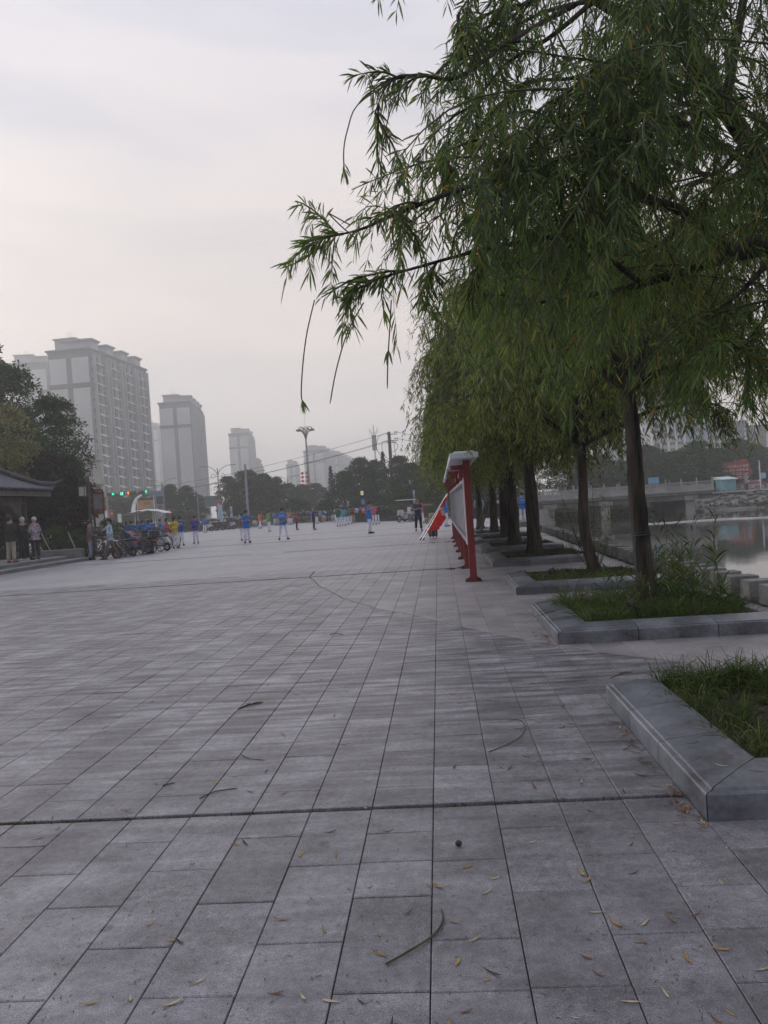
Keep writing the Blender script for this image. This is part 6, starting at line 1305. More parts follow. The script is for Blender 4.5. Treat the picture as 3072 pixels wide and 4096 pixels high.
# black lantern pole and framed notice
Y = 41; b_ = at_base(372, Y, 0); t = thing('lantern_pole', 'black pole with a hanging frosted lantern among the dark trees', 'lamp post', b_); H = D(355, 1905, Y).z
w = MB(); w.cyl((0, 0, 0), (0, 0, H), .085, .06, 10); obj('pole', w, m_dark, t); w = MB(); w.box((-.22, 0, H-.45), (.5, .05, .06)); w.box((-.32, 0, H-.5), (.34, .34, .05)); w.box((-.32, 0, H-1.02), (.30, .30, .05))
for x in (-.15, .15):
    for y in (-.15, .15): w.box((-.32+x, y, H-.76), (.03, .03, .5))
obj('lantern_frame', w, m_dark, t); w = MB(); w.box((-.32, 0, H-.76), (.27, .27, .44)); obj('lantern_glass', w, mat('frosted', (.40, .41, .36), .5, .1, 3), t)
Y = 43; b_ = at_base(400, Y, 0); t = thing('framed_notice', 'framed notice board with carved orange brown frame beside the lantern pole', 'notice board', b_); m_car = mat('carved_orange', (.20, .055, .02), .6, .3, 8)
x0, x1 = D(372, 2000, Y).x-b_.x, D(414, 2000, Y).x-b_.x; z0, z1 = D(390, 2042, Y).z, D(390, 1972, Y).z; cx = (x0+x1)/2
w = MB(); w.box((cx, 0, (z0+z1)/2), (x1-x0-.08, .06, z1-z0-.08)); obj('panel', w, mat('notice_glass', (.20, .22, .24), .2, .2, 2, spec=.7), t)
w = MB(); 
for x in (x0, x1): w.box((x, 0, (z0+z1)/2), (.09, .12, z1-z0))
w.box((cx, 0, z0), (x1-x0+.1, .12, .12)); w.box((cx, 0, z1), (x1-x0+.1, .12, .12))
for k in range(5): w.ball((x0+(x1-x0)*(k+.5)/5, 0, z1+.1+.07*math.sin(PI*(k+.5)/5)), .075, 8, 6, 1, .6, 1); w.ball((x0+(x1-x0)*(k+.5)/5, 0, z0-.12), .085, 8, 6, 1, .5, 1)
obj('carved_frame', w, m_car, t); w = MB(); w.cyl((x0+.02, 0, 0), (x0+.02, 0, z0), .035, n=6); w.cyl((x1-.02, 0, 0), (x1-.02, 0, z0), .035, n=6); obj('post', w, m_dark, t)
# ---------------------------------------------------------------- scooters, bicycles, tricycle, cars
m_tyre = mat('tyre', (.018, .018, .019), .85, .1, 10); m_rim = mat('rim', (.32, .33, .34), .35, .1, 5, metal=.7)
def wheel(t, y, z, R0, w_=.045, spokes=8):
    a = MB(); a.torus((0, y, z), R0-w_, w_, 'x', 22, 7); o = obj('wheel', a, m_tyre, t, smooth=True); b = MB(); b.torus((0, y, z), R0-w_*2.1, w_*.35, 'x', 20, 5); b.cyl((-.04, y, z), (.04, y, z), .035, n=8)
    for k in range(spokes): an = 2*PI*k/spokes; b.tube([(0, y, z), (0, y+math.cos(an)*(R0-w_*2), z+math.sin(an)*(R0-w_*2))], .006 if spokes > 8 else .012, 4)
    obj('rim', b, m_rim, o)
def scooter(body, seat, label, box=True, moped=True):
    """side-on along local +Y (front), ground at 0"""
    t = thing('electric_scooter', label, 'scooter', group='scooters and motorbikes parked in a row on the left'); mb_ = mat('paint_'+body[0], body[1], .35, .1, 3, spec=.6)
    wheel(t, .62, .215, .215, .045); wheel(t, -.60, .215, .215, .05)
    w = MB(); w.prism([(-.75, .50), (-.62, .74), (-.05, .70), (.02, .42), (.30, .30), (.36, .22), (-.28, .22), (-.40, .40)], -.095, .095, 'x'); w.prism([(.30, .24), (.47, .62), (.44, .96), (.36, .98), (.33, .5), (.2, .3)], -.13, .13, 'x'); w.box((0, .62, .53), (.12, .36, .05), tilt=Matrix.Rotation(R(-12), 3, 'X')); w.box((0, -.68, .5), (.14, .3, .05), tilt=Matrix.Rotation(R(18), 3, 'X')); w.prism([(.36, .92), (.50, .92), (.47, 1.08), (.36, 1.1)], -.13, .13, 'x'); obj('body', w, mb_, t)
    w = MB(); w.box((0, -.36, .79), (.22, .62, .10), bev=.045); obj('seat', w, mat('seat_'+seat[0], seat[1], .6, .1, 4), t)
    w = MB(); w.tube([(0, .64, .25), (0, .50, .62), (0, .40, 1.02)], .028, 7); w.tube([(-.33, .26, 1.05), (-.2, .36, 1.06), (0, .40, 1.04), (.2, .36, 1.06), (.33, .26, 1.05)], .017, 7)
    for s in (-1, 1): w.tube([(s*.06, .62, .25), (s*.06, .5, .6)], .02, 6)
    obj('handlebar', w, m_dark, t)
    for s in (-1, 1): w = MB(); w.tube([(s*.22, .34, 1.06), (s*.27, .36, 1.22)], .008, 5); w.ball((s*.28, .36, 1.25), .05, 8, 6, 1.2, .3, .8); obj('mirror', w, m_dark, t)
    w = MB(); w.ball((0, .5, .98), .065, 10, 6, 1, .5, 1); obj('headlight', w, m_rim, t); w = MB(); w.box((0, -.80, .66), (.16, .05, .07), bev=.01); obj('tail_light', w, m_lant, t); w = MB(); w.tube([(.1, -.05, .25), (.24, -.08, .0)], .013, 5); w.box((-.13, -.35, .3), (.06, .5, .07)); obj('kickstand', w, m_dark, t)
    if box: w = MB(); w.box((0, -.88, .92), (.36, .34, .30), bev=.04); w.box((0, -.88, 1.08), (.38, .36, .03)); w.box((0, -.8, .76), (.24, .3, .02)); obj('top_box', w, m_dark, t)
    return t
def bicycle(label, col=('black', (.02, .02, .022))):
    t = thing('bicycle', label, 'bicycle'); mb_ = mat('paint_'+col[0], col[1], .35, .1, 3); wheel(t, .52, .33, .33, .02, 14); wheel(t, -.52, .33, .33, .02, 14)
    w = MB(); P_ = [(0, -.52, .33), (0, -.12, .30), (0, -.22, .75), (0, .38, .78), (0, .52, .33)]
    for a, b2 in ((0, 1), (0, 2), (1, 2), (1, 3), (2, 3), (3, 4)): w.tube([P_[a], P_[b2]], .016, 6)
    w.tube([(0, .38, .78), (0, .34, 1.0)], .016, 6); w.tube([(0, -.22, .75), (0, -.25, .88)], .014, 6); obj('frame', w, mb_, t)
    w = MB(); w.tube([(-.28, .22, 1.02), (-.12, .34, 1.02), (.12, .34, 1.02), (.28, .22, 1.02)], .014, 6); obj('handlebar', w, m_dark, t); w = MB(); w.box((0, -.27, .91), (.15, .26, .06), bev=.025); obj('saddle', w, m_dark, t)
    w = MB(); w.torus((.04, -.12, .30), .09, .012, 'x', 14, 5); w.box((.1, -.12, .14), (.1, .06, .02)); w.box((-.1, -.12, .46), (.1, .06, .02)); w.tube([(.05, -.12, .3), (.08, -.12, .14)], .01, 5); w.tube([(-.05, -.12, .3), (-.08, -.12, .46)], .01, 5); obj('pedals', w, m_rim, t)
    w = MB(); 
    for z in (.72, .84, .95): w.tube([(-.16, .5, z), (.16, .5, z), (.16, .74, z), (-.16, .74, z), (-.16, .5, z)], .006, 4)
    for x in (-.16, 0, .16):
        for y in (.5, .74): w.cyl((x, y, .70), (x, y, .95), .005, n=4)
    w.box((0, .62, .70), (.32, .24, .01)); obj('basket', w, m_grey, t); w = MB(); w.torus((0, -.52, .33), .36, .014, 'x', 14, 4, .5, 2.9); w.box((0, -.52, .76), (.14, .4, .02)); w.tube([(.07, -.6, .76), (.06, -.52, .33)], .008, 4); obj('rack', w, m_grey, t); return t
BK, WH, PK, BL, RD = ('black', (.022, .022, .025)), ('silver_white', (.55, .57, .60)), ('plum', (.14, .09, .12)), ('navy', (.03, .05, .11)), ('maroon', (.16, .03, .03))
row = [(415, 2237, BK, WH, 88, 'black electric scooter with a white paper on its front, nearest of the parked row', False), (476, 2228, BK, BK, 112, 'black motorbike with big front wheel behind the striding woman', False), (508, 2226, BL, BK, 52, 'dark moped squeezed third in the parked row', False), (548, 2219, PK, BK, 84, 'dark scooter with a plum blanket over its handlebars', False),
       (590, 2215, BK, BK, 40, 'black scooter with rounded rear box, fifth in the parked row', True), (630, 2206, WH, BK, 72, 'white and black scooter just left of the bicycle', False), (600, 2190, BL, BK, 100, 'navy scooter parked in the second rank behind the blanket scooter', False)]
for i, (px, py, body, seat, rz, lab, bx_) in enumerate(row):
    s = scooter(body, seat, lab, bx_); g = G(px, py); s.location = (g.x, g.y, 0); s.rotation_euler = (0, R(4), R(rz)); s.scale = (.95,)*3
    if i == 3:
        mb = MB(); vs, fs = cloth(Vector((-.3, .42, 1.14)), Vector((.3, .42, 1.14)), Vector((.34, -.25, .72)), Vector((-.34, -.3, .70)), 8, 8, .06, 6); mb.add(vs, fs); vs, fs = cloth(Vector((-.32, .44, 1.14)), Vector((.32, .44, 1.14)), Vector((.3, .60, .45)), Vector((-.3, .62, .45)), 8, 6, .05, 7); mb.add(vs, fs); o = obj('blanket', mb.mesh('blanket'), mat('blanket_plum', (.22, .15, .19), .9, .2, 6), None, s.location, R(rz)); tag(o, 'plum grey quilted blanket thrown over a parked scooter', 'blanket')
    if i == 0: w = MB(); w.box((0, 0, 0), (.24, .01, .3)); tag(obj('paper_sheet', w, m_white, None, tuple(D(433, 2178, g.y-.35)), R(10)), 'white printed paper hanging on the nearest parked scooter', 'paper')
g = G(652, 2196); b = bicycle('black bicycle with basket at the right end of the parked row'); b.location = (g.x, g.y, 0); b.rotation_euler = (0, R(5), R(55)); b['group'] = 'bicycles parked on the left'
for px_, py_, rz_, lb_ in ((455, 2231, 70, 'bicycle squeezed behind the striding woman in the parked row'), (528, 2222, 96, 'bicycle between the dark moped and the blanket scooter'), (612, 2208, 64, 'bicycle left of the white and black scooter'), (570, 2216, 75, 'bicycle just right of the blanket scooter')): g = G(px_, py_); dup(b, (g.x, g.y, 0), R(rz_), lb_)
g = G(674, 2186); dup(b, (g.x, g.y, 0), R(75), 'second bicycle behind the woman in the yellow shirt')
far = []
for i, (px, rz, body, lab) in enumerate(((800, 80, BK, 'far motorbike by the hedge, just right of the purple shirt'), (822, 100, WH, 'far white motorbike by the hedge, second from the left'), (845, 70, BK, 'far motorbike by the hedge, third from the left'), (868, 95, BK, 'far motorbike under the pale blue totem'), (892, 85, BL, 'far motorbike right of the pale blue totem'), (915, 75, WH, 'far silver motorbike left of the dark character post'), (940, 100, BK, 'far motorbike just left of the man looking at his phone'))):
    s = scooter(body, BK, lab, False); s['group'] = 'motorbikes parked along the far hedge'; b_ = at_base(px, 88+(px-800)*.03, 0); s.location = b_; s.rotation_euler = (0, R(5), R(rz)); s.scale = (1.1,)*3
g = G(1552, 2082); s = scooter(BK, BK, 'dark moped at the hedge beside the woman in pink', True); s.location = (g.x+.8, 84, 0); s.rotation_euler = (0, 0, R(40))
# motor tricycle with canopy
g = G(1640, 2090); t = thing('motor_tricycle', 'motor tricycle with white roof canopy parked at the right of the dancers', 'tricycle', (g.x-.5, 70, 0), R(150)); wheel(t, 1.0, .3, .3, .05); 
for sx_ in (-.45, .45):
    a = MB(); a.torus((sx_, -.6, .3), .25, .05, 'x', 20, 6); o = obj('wheel', a, m_tyre, t); a = MB(); a.torus((sx_, -.6, .3), .17, .02, 'x', 16, 5); a.cyl((sx_-.03, -.6, .3), (sx_+.03, -.6, .3), .05, n=8); obj('rim', a, m_rim, o)
w = MB(); w.prism([(-1.1, .4), (-1.1, .85), (-.2, .85), (-.05, .45), (.5, .35), (.55, .28), (-1.0, .28)], -.42, .42, 'x'); w.prism([(.6, .3), (.85, .55), (.75, 1.05), (.62, 1.05), (.5, .35)], -.28, .28, 'x'); obj('body', w, mat('trike_silver', (.40, .42, .46), .4, .1, 3), t)
w = MB(); w.box((0, -.55, .92), (.8, .5, .1), bev=.04); w.box((0, -.85, 1.15), (.8, .1, .4), bev=.04); w.box((0, .12, .74), (.35, .35, .1), bev=.03); obj('seat', w, m_dark, t)
w = MB(); w.tube([(0, 1.0, .3), (0, .8, .8), (0, .68, 1.1)], .03, 6); w.tube([(-.33, .52, 1.14), (0, .68, 1.12), (.33, .52, 1.14)], .018, 6)
for x in (-.42, .42): w.tube([(x, -1.0, .85), (x, -1.0, 1.85)], .02, 6); w.tube([(x, .66, 1.0), (x, .5, 1.85)], .02, 6)
obj('frame', w, m_dark, t); mb = MB(); mb.box((0, -.25, 1.88), (1.0, 1.8, .06), bev=.03); obj('roof_canopy', mb, m_white, t); w = MB(); w.box((0, -1.13, .45), (.3, .02, .16)); obj('number_plate', w, mat('plate_teal', (.1, .45, .5), .5, .1, 2), t)
# cars on the road
def car(label, col, px, Y, rz):
    t = thing('parked_car', label, 'car', at_base(px, Y), R(rz), 'cars on the road beyond the hedge'); mc = mat('car_'+col[0], col[1], .3, .05, 1, spec=.7)
    w = MB(); w.prism([(-2.2, .32), (-2.25, .75), (-2.1, .92), (-1.3, .98), (1.0, .95), (2.0, .82), (2.25, .6), (2.2, .30)], -.87, .87, 'x'); w.prism([(-1.75, .96), (-1.2, 1.38), (-.9, 1.46), (.25, 1.45), (.5, 1.38), (1.15, .95)], -.70, .70, 'x'); obj('body', w, mc, t)
    w = MB(); w.prism([(-1.55, 1.0), (-1.12, 1.35), (.4, 1.36), (.98, .98)], -.712, .712, 'x'); w.prism([(-1.66, .99), (-1.24, 1.37), (-1.22, 1.34), (-1.6, .96)], -.6, .6, 'x'); w.prism([(1.12, .985), (.52, 1.38), (.56, 1.4), (1.18, .99)], -.6, .6, 'x'); obj('window_glass', w, m_glass, t)
    for y in (-1.35, 1.35):
        for x in (-.8, .8): a = MB(); a.torus((x, y, .32), .23, .09, 'x', 18, 6); o = obj('wheel', a, m_tyre, t); a = MB(); a.cyl((x-.08, y, .32), (x+.08, y, .32), .17, n=12); obj('rim', a, m_rim, o)
    for x in (-.62, .62): w = MB(); w.box((x, 2.17, .66), (.34, .14, .16), bev=.03); obj('headlight', w, m_white, t); w = MB(); w.box((x, -2.2, .72), (.34, .08, .16), bev=.02); obj('tail_light', w, m_lant, t)
    return t
SV, W2, YL = ('silver', (.45, .47, .5)), ('white', (.7, .7, .7)), ('yellow', (.6, .42, .06))
car('silver car partly hidden behind the man in blue seen from behind', SV, 1175, 118, 80); car('white car behind the hedge right of the purple shirted woman', W2, 838, 112, 95); car('silver car behind the hedge by the pale blue totem', SV, 915, 118, 88); car('yellow car glimpsed behind the hedge left of the motor tricycle', YL, 1592, 92, 85); car('white car behind the hedge beside the yellow car', W2, 1566, 96, 100); car('white car below the sign tower behind the blue shirted group', W2, 640, 122, 92)
# ---------------------------------------------------------------- people
import bmesh
def skinmesh(name, verts, edges, rad, root=0, sub=1):
    me = bpy.data.meshes.new(name); me.from_pydata([tuple(v) for v in verts], edges, []); o = bpy.data.objects.new(name, me); COL.objects.link(o)
    sk = o.modifiers.new('s', 'SKIN'); sk.use_smooth_shade = True
    for i, r in enumerate(rad):
        d = me.skin_vertices[0].data[i]; d.radius = r if hasattr(r, '__len__') else (r, r); d.use_root = (i == root)
    if sub: ss = o.modifiers.new('ss', 'SUBSURF'); ss.levels = sub; ss.render_levels = sub
    dg = bpy.context.evaluated_depsgraph_get(); dg.update(); r = bpy.data.meshes.new_from_object(o.evaluated_get(dg)); r.name = name
    bpy.data.objects.remove(o); return r
def pose(arms='down', legs='stand', bow=0.0, female=False):
    """joint positions, 1.66 m tall, facing local -Y"""
    sh = .155 if female else .178
    J = {'pel': (0, 0, .93), 'waist': (0, bow*.02, 1.06), 'chest': (0, -bow*.08, 1.27), 'neck': (0, -bow*.12, 1.42), 'head0': (0, -bow*.16-.005, 1.50), 'head1': (0, -bow*.20-.012, 1.585), 'nose': (0, -bow*.25-.105, 1.535-.03*bow)}
    for s, n in ((-1, 'L'), (1, 'R')):
        J['sh'+n] = (s*sh, -bow*.10, 1.375)
        lx = s*.085
        if legs == 'stand': J['hip'+n] = (lx, 0, .88); J['kn'+n] = (s*.10, -.01, .48); J['an'+n] = (s*.115, .02, .08); J['toe'+n] = (s*.14, -.14, .035)
        elif legs == 'wide': J['hip'+n] = (lx, 0, .87); J['kn'+n] = (s*.16, -.03, .47); J['an'+n] = (s*.22, .02, .08); J['toe'+n] = (s*.26, -.13, .035)
        elif legs == 'walk': J['hip'+n] = (lx, 0, .88); J['kn'+n] = (s*.09, -.16*s-.02, .48); J['an'+n] = (s*.09, -.30*s+.04, .09+(0 if s > 0 else .03)); J['toe'+n] = (s*.10, -.30*s-.12, .04)
        e, w_, h_ = {'down': ((s*.24, .02, 1.10), (s*.25, -.05, .86), (s*.25, -.08, .78)), 'clasp': ((s*.25, .03, 1.11), (s*.12, -.20, 1.05), (s*.05, -.24, 1.05)), 'back': ((s*.25, .08, 1.12), (s*.10, .17, .98), (s*.04, .18, .96)),
                     'phone': ((s*.23, -.06, 1.13), (s*.09, -.27, 1.14), (s*.04, -.31, 1.18)), 'hips': ((s*.34, .04, 1.16), (s*.20, -.06, 1.02), (s*.16, -.09, .99)), 'up': ((s*.26, -.12, 1.5), (s*.16, -.22, 1.68), (s*.12, -.24, 1.76)),
                     'face': ((s*.28, -.10, 1.25), (s*.13, -.20, 1.42), (s*.08, -.2, 1.50)) if s < 0 else ((.24, .02, 1.10), (.25, -.05, .86), (.25, -.08, .78)), 'forward': ((s*.22, -.20, 1.30), (s*.18, -.44, 1.30), (s*.17, -.53, 1.30)),
                     'point': ((-.42, -.06, 1.28), (-.62, -.14, 1.20), (-.70, -.16, 1.20)) if s < 0 else ((.25, .03, 1.1), (.2, -.14, .95), (.17, -.2, .93)), 'cross': ((s*.25, -.02, 1.12), (-s*.02, -.20, 1.16), (-s*.10, -.19, 1.19)), 'side': ((s*.40, 0, 1.33), (s*.62, -.06, 1.36), (s*.71, -.08, 1.37))}[arms]
        J['el'+n], J['wr'+n], J['ha'+n] = e, w_, h_
    return J
BODY = {}
def hand_chain(V, E, Rr, wi, ha, wr, s):
    """palm, four fingers of different length and a thumb leaving the side of the palm"""
    a = Vector(wr); b = Vector(ha); d = (b-a).normalized(); side = d.cross(Vector((0, 1, .2))).normalized(); nor = d.cross(side)
    V.append(tuple(b)); Rr.append((.034, .016)); pi = len(V)-1; E.append((wi, pi))
    for k, (o, L) in enumerate(((-.028, .062), (-.010, .075), (.010, .070), (.027, .052))):
        p1 = b+d*.03+side*o; V.append(tuple(p1)); Rr.append((.009, .009)); E.append((pi, len(V)-1)); V.append(tuple(p1+d*L*.6+nor*.012)); Rr.append((.008, .008)); E.append((len(V)-2, len(V)-1)); V.append(tuple(p1+d*L*.9+nor*.03)); Rr.append((.006, .006)); E.append((len(V)-2, len(V)-1))
    p1 = b-d*.01-side*.036*s; V.append(tuple(p1)); Rr.append((.010, .010)); E.append((pi, len(V)-1)); V.append(tuple(p1+d*.035-side*.016*s+nor*.012)); Rr.append((.008, .008)); E.append((len(V)-2, len(V)-1))
def build_body(key):
    if key in BODY: return BODY[key]
    arms, legs, bow, fem, sleeve, bulk = key; J = pose(arms, legs, bow, fem)
    # body (skin): one continuous figure
    V, E, Rr, ix = [], [], [], {}
    def add(n, r, par=None):
        V.append(J[n]); Rr.append(r); ix[n] = len(V)-1
        if par: E.append((ix[par], ix[n]))
    add('pel', (.13, .095)); add('waist', (.115, .085), 'pel'); add('chest', (.135, .095), 'waist'); add('neck', (.052, .055), 'chest'); add('head0', (.068, .078), 'neck'); add('head1', (.076, .088), 'head0')
    add('nose', (.012, .014), 'head0')
    for s, n in ((-1, 'L'), (1, 'R')):
        add('sh'+n, (.05, .05), 'chest'); add('el'+n, (.038, .038), 'sh'+n); add('wr'+n, (.026, .026), 'el'+n); hand_chain(V, E, Rr, ix['wr'+n], J['ha'+n], J['wr'+n], s)
        add('hip'+n, (.08, .085), 'pel'); add('kn'+n, (.055, .055), 'hip'+n); add('an'+n, (.036, .036), 'kn'+n); add('toe'+n, (.032, .024), 'an'+n)
    body = skinmesh('body', V, E, Rr, 0, 1)
    # shirt
    V, E, Rr, ix = [], [], [], {}
    k = bulk
    V.append((0, J['pel'][1], .86)); Rr.append((.165*k, .125*k)); ix['hem'] = 0
    add('pel', (.16*k, .12*k), 'hem'); add('waist', (.145*k, .112*k), 'pel'); add('chest', (.155*k, .115*k), 'waist')
    V.append((J['neck'][0], J['neck'][1], 1.395)); Rr.append((.085, .075)); ix['col'] = len(V)-1; E.append((ix['chest'], ix['col']))
    for n in 'LR':
        V.append(tuple(Vector(J['sh'+n])*1.0)); Rr.append((.07, .068)); ix['sh'+n] = len(V)-1; E.append((ix['chest'], ix['sh'+n])); e = Vector(J['el'+n]); s_ = Vector(J['sh'+n])
        if sleeve == 'short': V.append(tuple(s_.lerp(e, .72))); Rr.append((.062, .062)); E.append((ix['sh'+n], len(V)-1))
        elif sleeve == 'long':
            V.append(tuple(e)); Rr.append((.056, .056)); E.append((ix['sh'+n], len(V)-1)); V.append(tuple(e.lerp(Vector(J['wr'+n]), .93))); Rr.append((.044, .044)); E.append((len(V)-2, len(V)-1))
    shirt = skinmesh('shirt', V, E, Rr, 1, 1)
    # trousers
    V, E, Rr, ix = [], [], [], {}
    add('pel', (.145*k, .11*k)); V.append((0, 0, 1.0)); Rr.append((.135*k, .10*k)); E.append((0, 1))
    for n in 'LR':
        add('hip'+n, (.095*k, .10), 'pel'); add('kn'+n, (.078, .078), 'hip'+n); a = Vector(J['an'+n])+Vector((0, 0, .015)); V.append(tuple(a)); Rr.append((.075, .072)); E.append((ix['kn'+n], len(V)-1))
    trou = skinmesh('trousers', V, E, Rr, 0, 1)
    mb = MB()
    for n in 'LR':
        a = Vector(J['an'+n]); t_ = Vector(J['toe'+n]); c = a.lerp(t_, .45); d = (t_-a); rz = math.atan2(d.y, d.x)
        q = MB(); q.ball((0, 0, 0), 1, 12, 7, .15, .055, .05); m = Matrix.Rotation(rz, 3, 'Z'); mb.add([tuple(m @ Vector((x, y, max(z, -.035)))+Vector((c.x, c.y, .04 if legs != 'walk' else .045))) for x, y, z in q.v], q.f)
    shoes = fixn(mb.mesh('shoes', True))
    hd = Vector(J['head1']); hm = {}
    for st in ('short', 'bob', 'tail'):
        mb = MB(); q = MB(); q.ball((0, 0, 0), 1, 16, 10, .094, .108, .108)
        vs = []
        for x, y, z in q.v:
            zz = z; yy = y
            if y < -.045 and z < .045: yy = y*.55+.0; 
            if z < -.02 and y < .03: zz = z*.2
            vs.append((x+hd.x, yy+hd.y+.014, zz+hd.z+.010))
        mb.add(vs, q.f)
        if st == 'bob': mb.ball((hd.x, hd.y+.045, hd.z-.06), 1, 12, 8, .095, .07, .10)
        if st == 'tail': mb.tube([(hd.x, hd.y+.10, hd.z-.0), (hd.x, hd.y+.15, hd.z-.08), (hd.x, hd.y+.13, hd.z-.22)], [.03, .035, .012], 8); mb.ball((hd.x, hd.y+.10, hd.z), .04, 8, 6)
        hm[st] = fixn(mb.mesh('hair', True))
    ears = MB()
    for s in (-1, 1): ears.ball((hd.x+s*.082, hd.y+.01, hd.z-.045), 1, 8, 6, .012, .02, .03)
    face = MB()
    for s in (-1, 1): face.ball((hd.x+s*.030, hd.y-.083, hd.z-.030), 1, 8, 5, .012, .008, .007)
    face.box((hd.x, hd.y-.088, hd.z-.105), (.045, .012, .008))
    BODY[key] = (body, shirt, trou, shoes, hm, fixn(ears.mesh('ears', True)), fixn(face.mesh('face'))); return BODY[key]
m_skin = mat('skin', (.36, .20, .135), .6, .08, 6); m_face = mat('face_dark', (.05, .03, .028), .6, .1, 9)
CC = {'blue': (.02, .18, .60), 'dblue': (.025, .09, .36), 'purple': (.06, .05, .34), 'navy': (.022, .03, .085), 'green': (.015, .13, .045), 'lime': (.10, .36, .03), 'red': (.42, .025, .025), 'pink': (.52, .09, .13), 'maroon': (.17, .02, .02), 'orange': (.68, .17, .03), 'yellow': (.68, .52, .02),
      'white': (.62, .64, .72), 'pants': (.74, .77, .90), 'black': (.012, .012, .014), 'khaki': (.14, .105, .07), 'mauve': (.21, .135, .14), 'paleblue': (.40, .54, .68), 'jean': (.27, .33, .45), 'grey': (.17, .17, .17), 'redpants': (.36, .04, .035), 'beige': (.36, .33, .28), 'dark': (.022, .022, .024), 'slate': (.06, .065, .06), 'olive': (.09, .09, .06), 'cyan': (.06, .32, .55)}
def cm(n, kind='cloth'): return mat('cloth_'+n, CC[n], .85, .22, 9, .004)
m_pattern = mat('cloth_pattern', (.50, .42, .50), .85, .1, 14, col2=(.10, .055, .09), detail=2)
HC = {'black': (.012, .011, .011), 'grey': (.25, .25, .25), 'white': (.55, .55, .56), 'brown': (.03, .02, .016), 'skin': (.30, .17, .11)}
def person(px, py, lab, shirt, pants, yaw, arms='down', legs='stand', hair='black', style='short', h=1.66, fem=True, z=0.0, Y=None, shoes='black', sleeve='short', bow=0.0, bulk=1.0, back=None, group=None, jacket=None):
    key = (arms, legs, bow, fem, sleeve, bulk); b_, s_, t_, sh_, hm, ea, fa_ = build_body(key)
    g = G(px, py, z) if Y is None else at_base(px, Y, z)
    t = thing('person', lab, 'person', (g.x, g.y, z), R(yaw), group); s = h/1.66; t.scale = (s, s, s)
    for nm, me, m in (('body', b_, m_skin), ('shirt', s_, cm(shirt) if shirt != 'pattern' else m_pattern), ('trousers', t_, cm(pants)), ('shoes', sh_, cm(shoes)), ('hair', hm[style], mat('hair_'+hair, HC[hair], .7, .2, 12)), ('ears', ea, m_skin), ('face', fa_, m_face)):
        if not len(me.materials): me.materials.append(m)
        o = bpy.data.objects.new(nm, me); COL.objects.link(o); o.parent = t; setmat(o, m)
    if back: text(back, .11, mat('print_'+('dark' if shirt == 'yellow' else 'pale'), (.08, .07, .03) if shirt == 'yellow' else (.55, .65, .85), .8, .05, 3), t, (0, .135*bulk, 1.24), (R(90), 0, R(180)), name='print', depth=.002)
    if jacket:
        w = MB()
        for sx_ in (-1, 1): w.add([(sx_*.05, -.128, 1.40), (sx_*.17, -.09, 1.36), (sx_*.18, -.09, .86), (sx_*.10, -.14, .86)], [(0, 1, 2, 3) if sx_ > 0 else (3, 2, 1, 0)])
        pass
    return t
gd = 'people in blue tops and white trousers on the plaza'
# left, on and beside the pavilion platform
person(48, 2252, 'person in dark jacket and pale trousers, back turned, at the left edge under the pavilion', 'dark', 'beige', 175, 'clasp', sleeve='long', z=.3, fem=False, h=1.70, bulk=1.15, shoes='maroon')
person(99, 2242, 'white haired person dressed in black under the pavilion eave', 'black', 'black', -150, 'clasp', hair='white', sleeve='long', z=.3, h=1.66, fem=False, shoes='white')
person(146, 2238, 'white haired woman in mottled purple and white blouse by the pavilion column', 'pattern', 'dark', -120, 'clasp', hair='white', sleeve='long', z=.3, h=1.64, bulk=1.1, shoes='dark')
person(366, 2240, 'person in mauve brown top and pale grey blue trousers by the lantern pole', 'mauve', 'jean', 110, 'clasp', hair='brown', sleeve='long', h=1.66, shoes='dark')
person(446, 2237, 'woman in open pale blue jacket over a maroon top, striding in brown trousers', 'paleblue', 'khaki', -55, 'point', 'walk', hair='black', sleeve='long', h=1.70, shoes='dark')
w = MB(); 
# group behind the scooters
for px, yh, Y, sh, lab, yaw, st in ((512, 2100, 52, 'blue', 'woman in blue at the left end of the group behind the scooters', 160, 'bob'), (530, 2100, 50.5, 'blue', 'second person in blue from the left behind the scooters', 190, 'short'), (556, 2096, 54, 'cyan', 'person in paler blue third from the left behind the scooters', 150, 'bob'), (574, 2093, 50, 'blue', 'broad person in blue seen from behind, middle of the group by the scooters', 185, 'short'),
        (600, 2091, 52, 'blue', 'person in blue with pale print on the back among the group by the scooters', 178, 'bob'), (612, 2090, 54, 'dblue', 'person in darker blue right of the printed back behind the scooters', 200, 'short'), (646, 2090, 50, 'blue', 'person in blue standing alone behind the bicycle', 95, 'short')):
    person(px, 0, lab, sh, 'pants', yaw, 'clasp', style=st, Y=Y, h=1.58, group=gd, back='健身队' if 'print' in lab else None)
person(672, 0, 'woman in bright red top beside the woman in yellow', 'pink', 'pants', 120, 'clasp', Y=48, h=1.6, style='bob')
person(703, 2193, 'woman in yellow shirt with dark print, ponytail, seen from behind', 'yellow', 'pants', 175, 'back', style='tail', h=1.64, back='志愿者')
person(726, 2183, 'person in blue right behind the woman in yellow', 'dblue', 'pants', 190, 'clasp', h=1.66, group=gd, back='太极拳')
person(785, 2174, 'woman in purple blue polo walking towards the camera with arms behind', 'purple', 'pants', 10, 'back', style='bob', h=1.62, bulk=1.05)
person(990, 2172, 'stout man in blue polo looking down at his phone', 'blue', 'pants', 25, 'phone', h=1.72, fem=False, bow=.45, bulk=1.15)
person(974, 2162, 'person in mauve standing directly behind the man with the phone', 'mauve', 'pants', 40, 'down', h=1.58, sleeve='long', style='bob')
person(1135, 2159, 'man in blue shirt with pale back print, legs apart, seen from behind', 'blue', 'pants', 180, 'back', 'wide', h=1.74, fem=False, bulk=1.1, hair='brown', group=gd, back='太极拳')
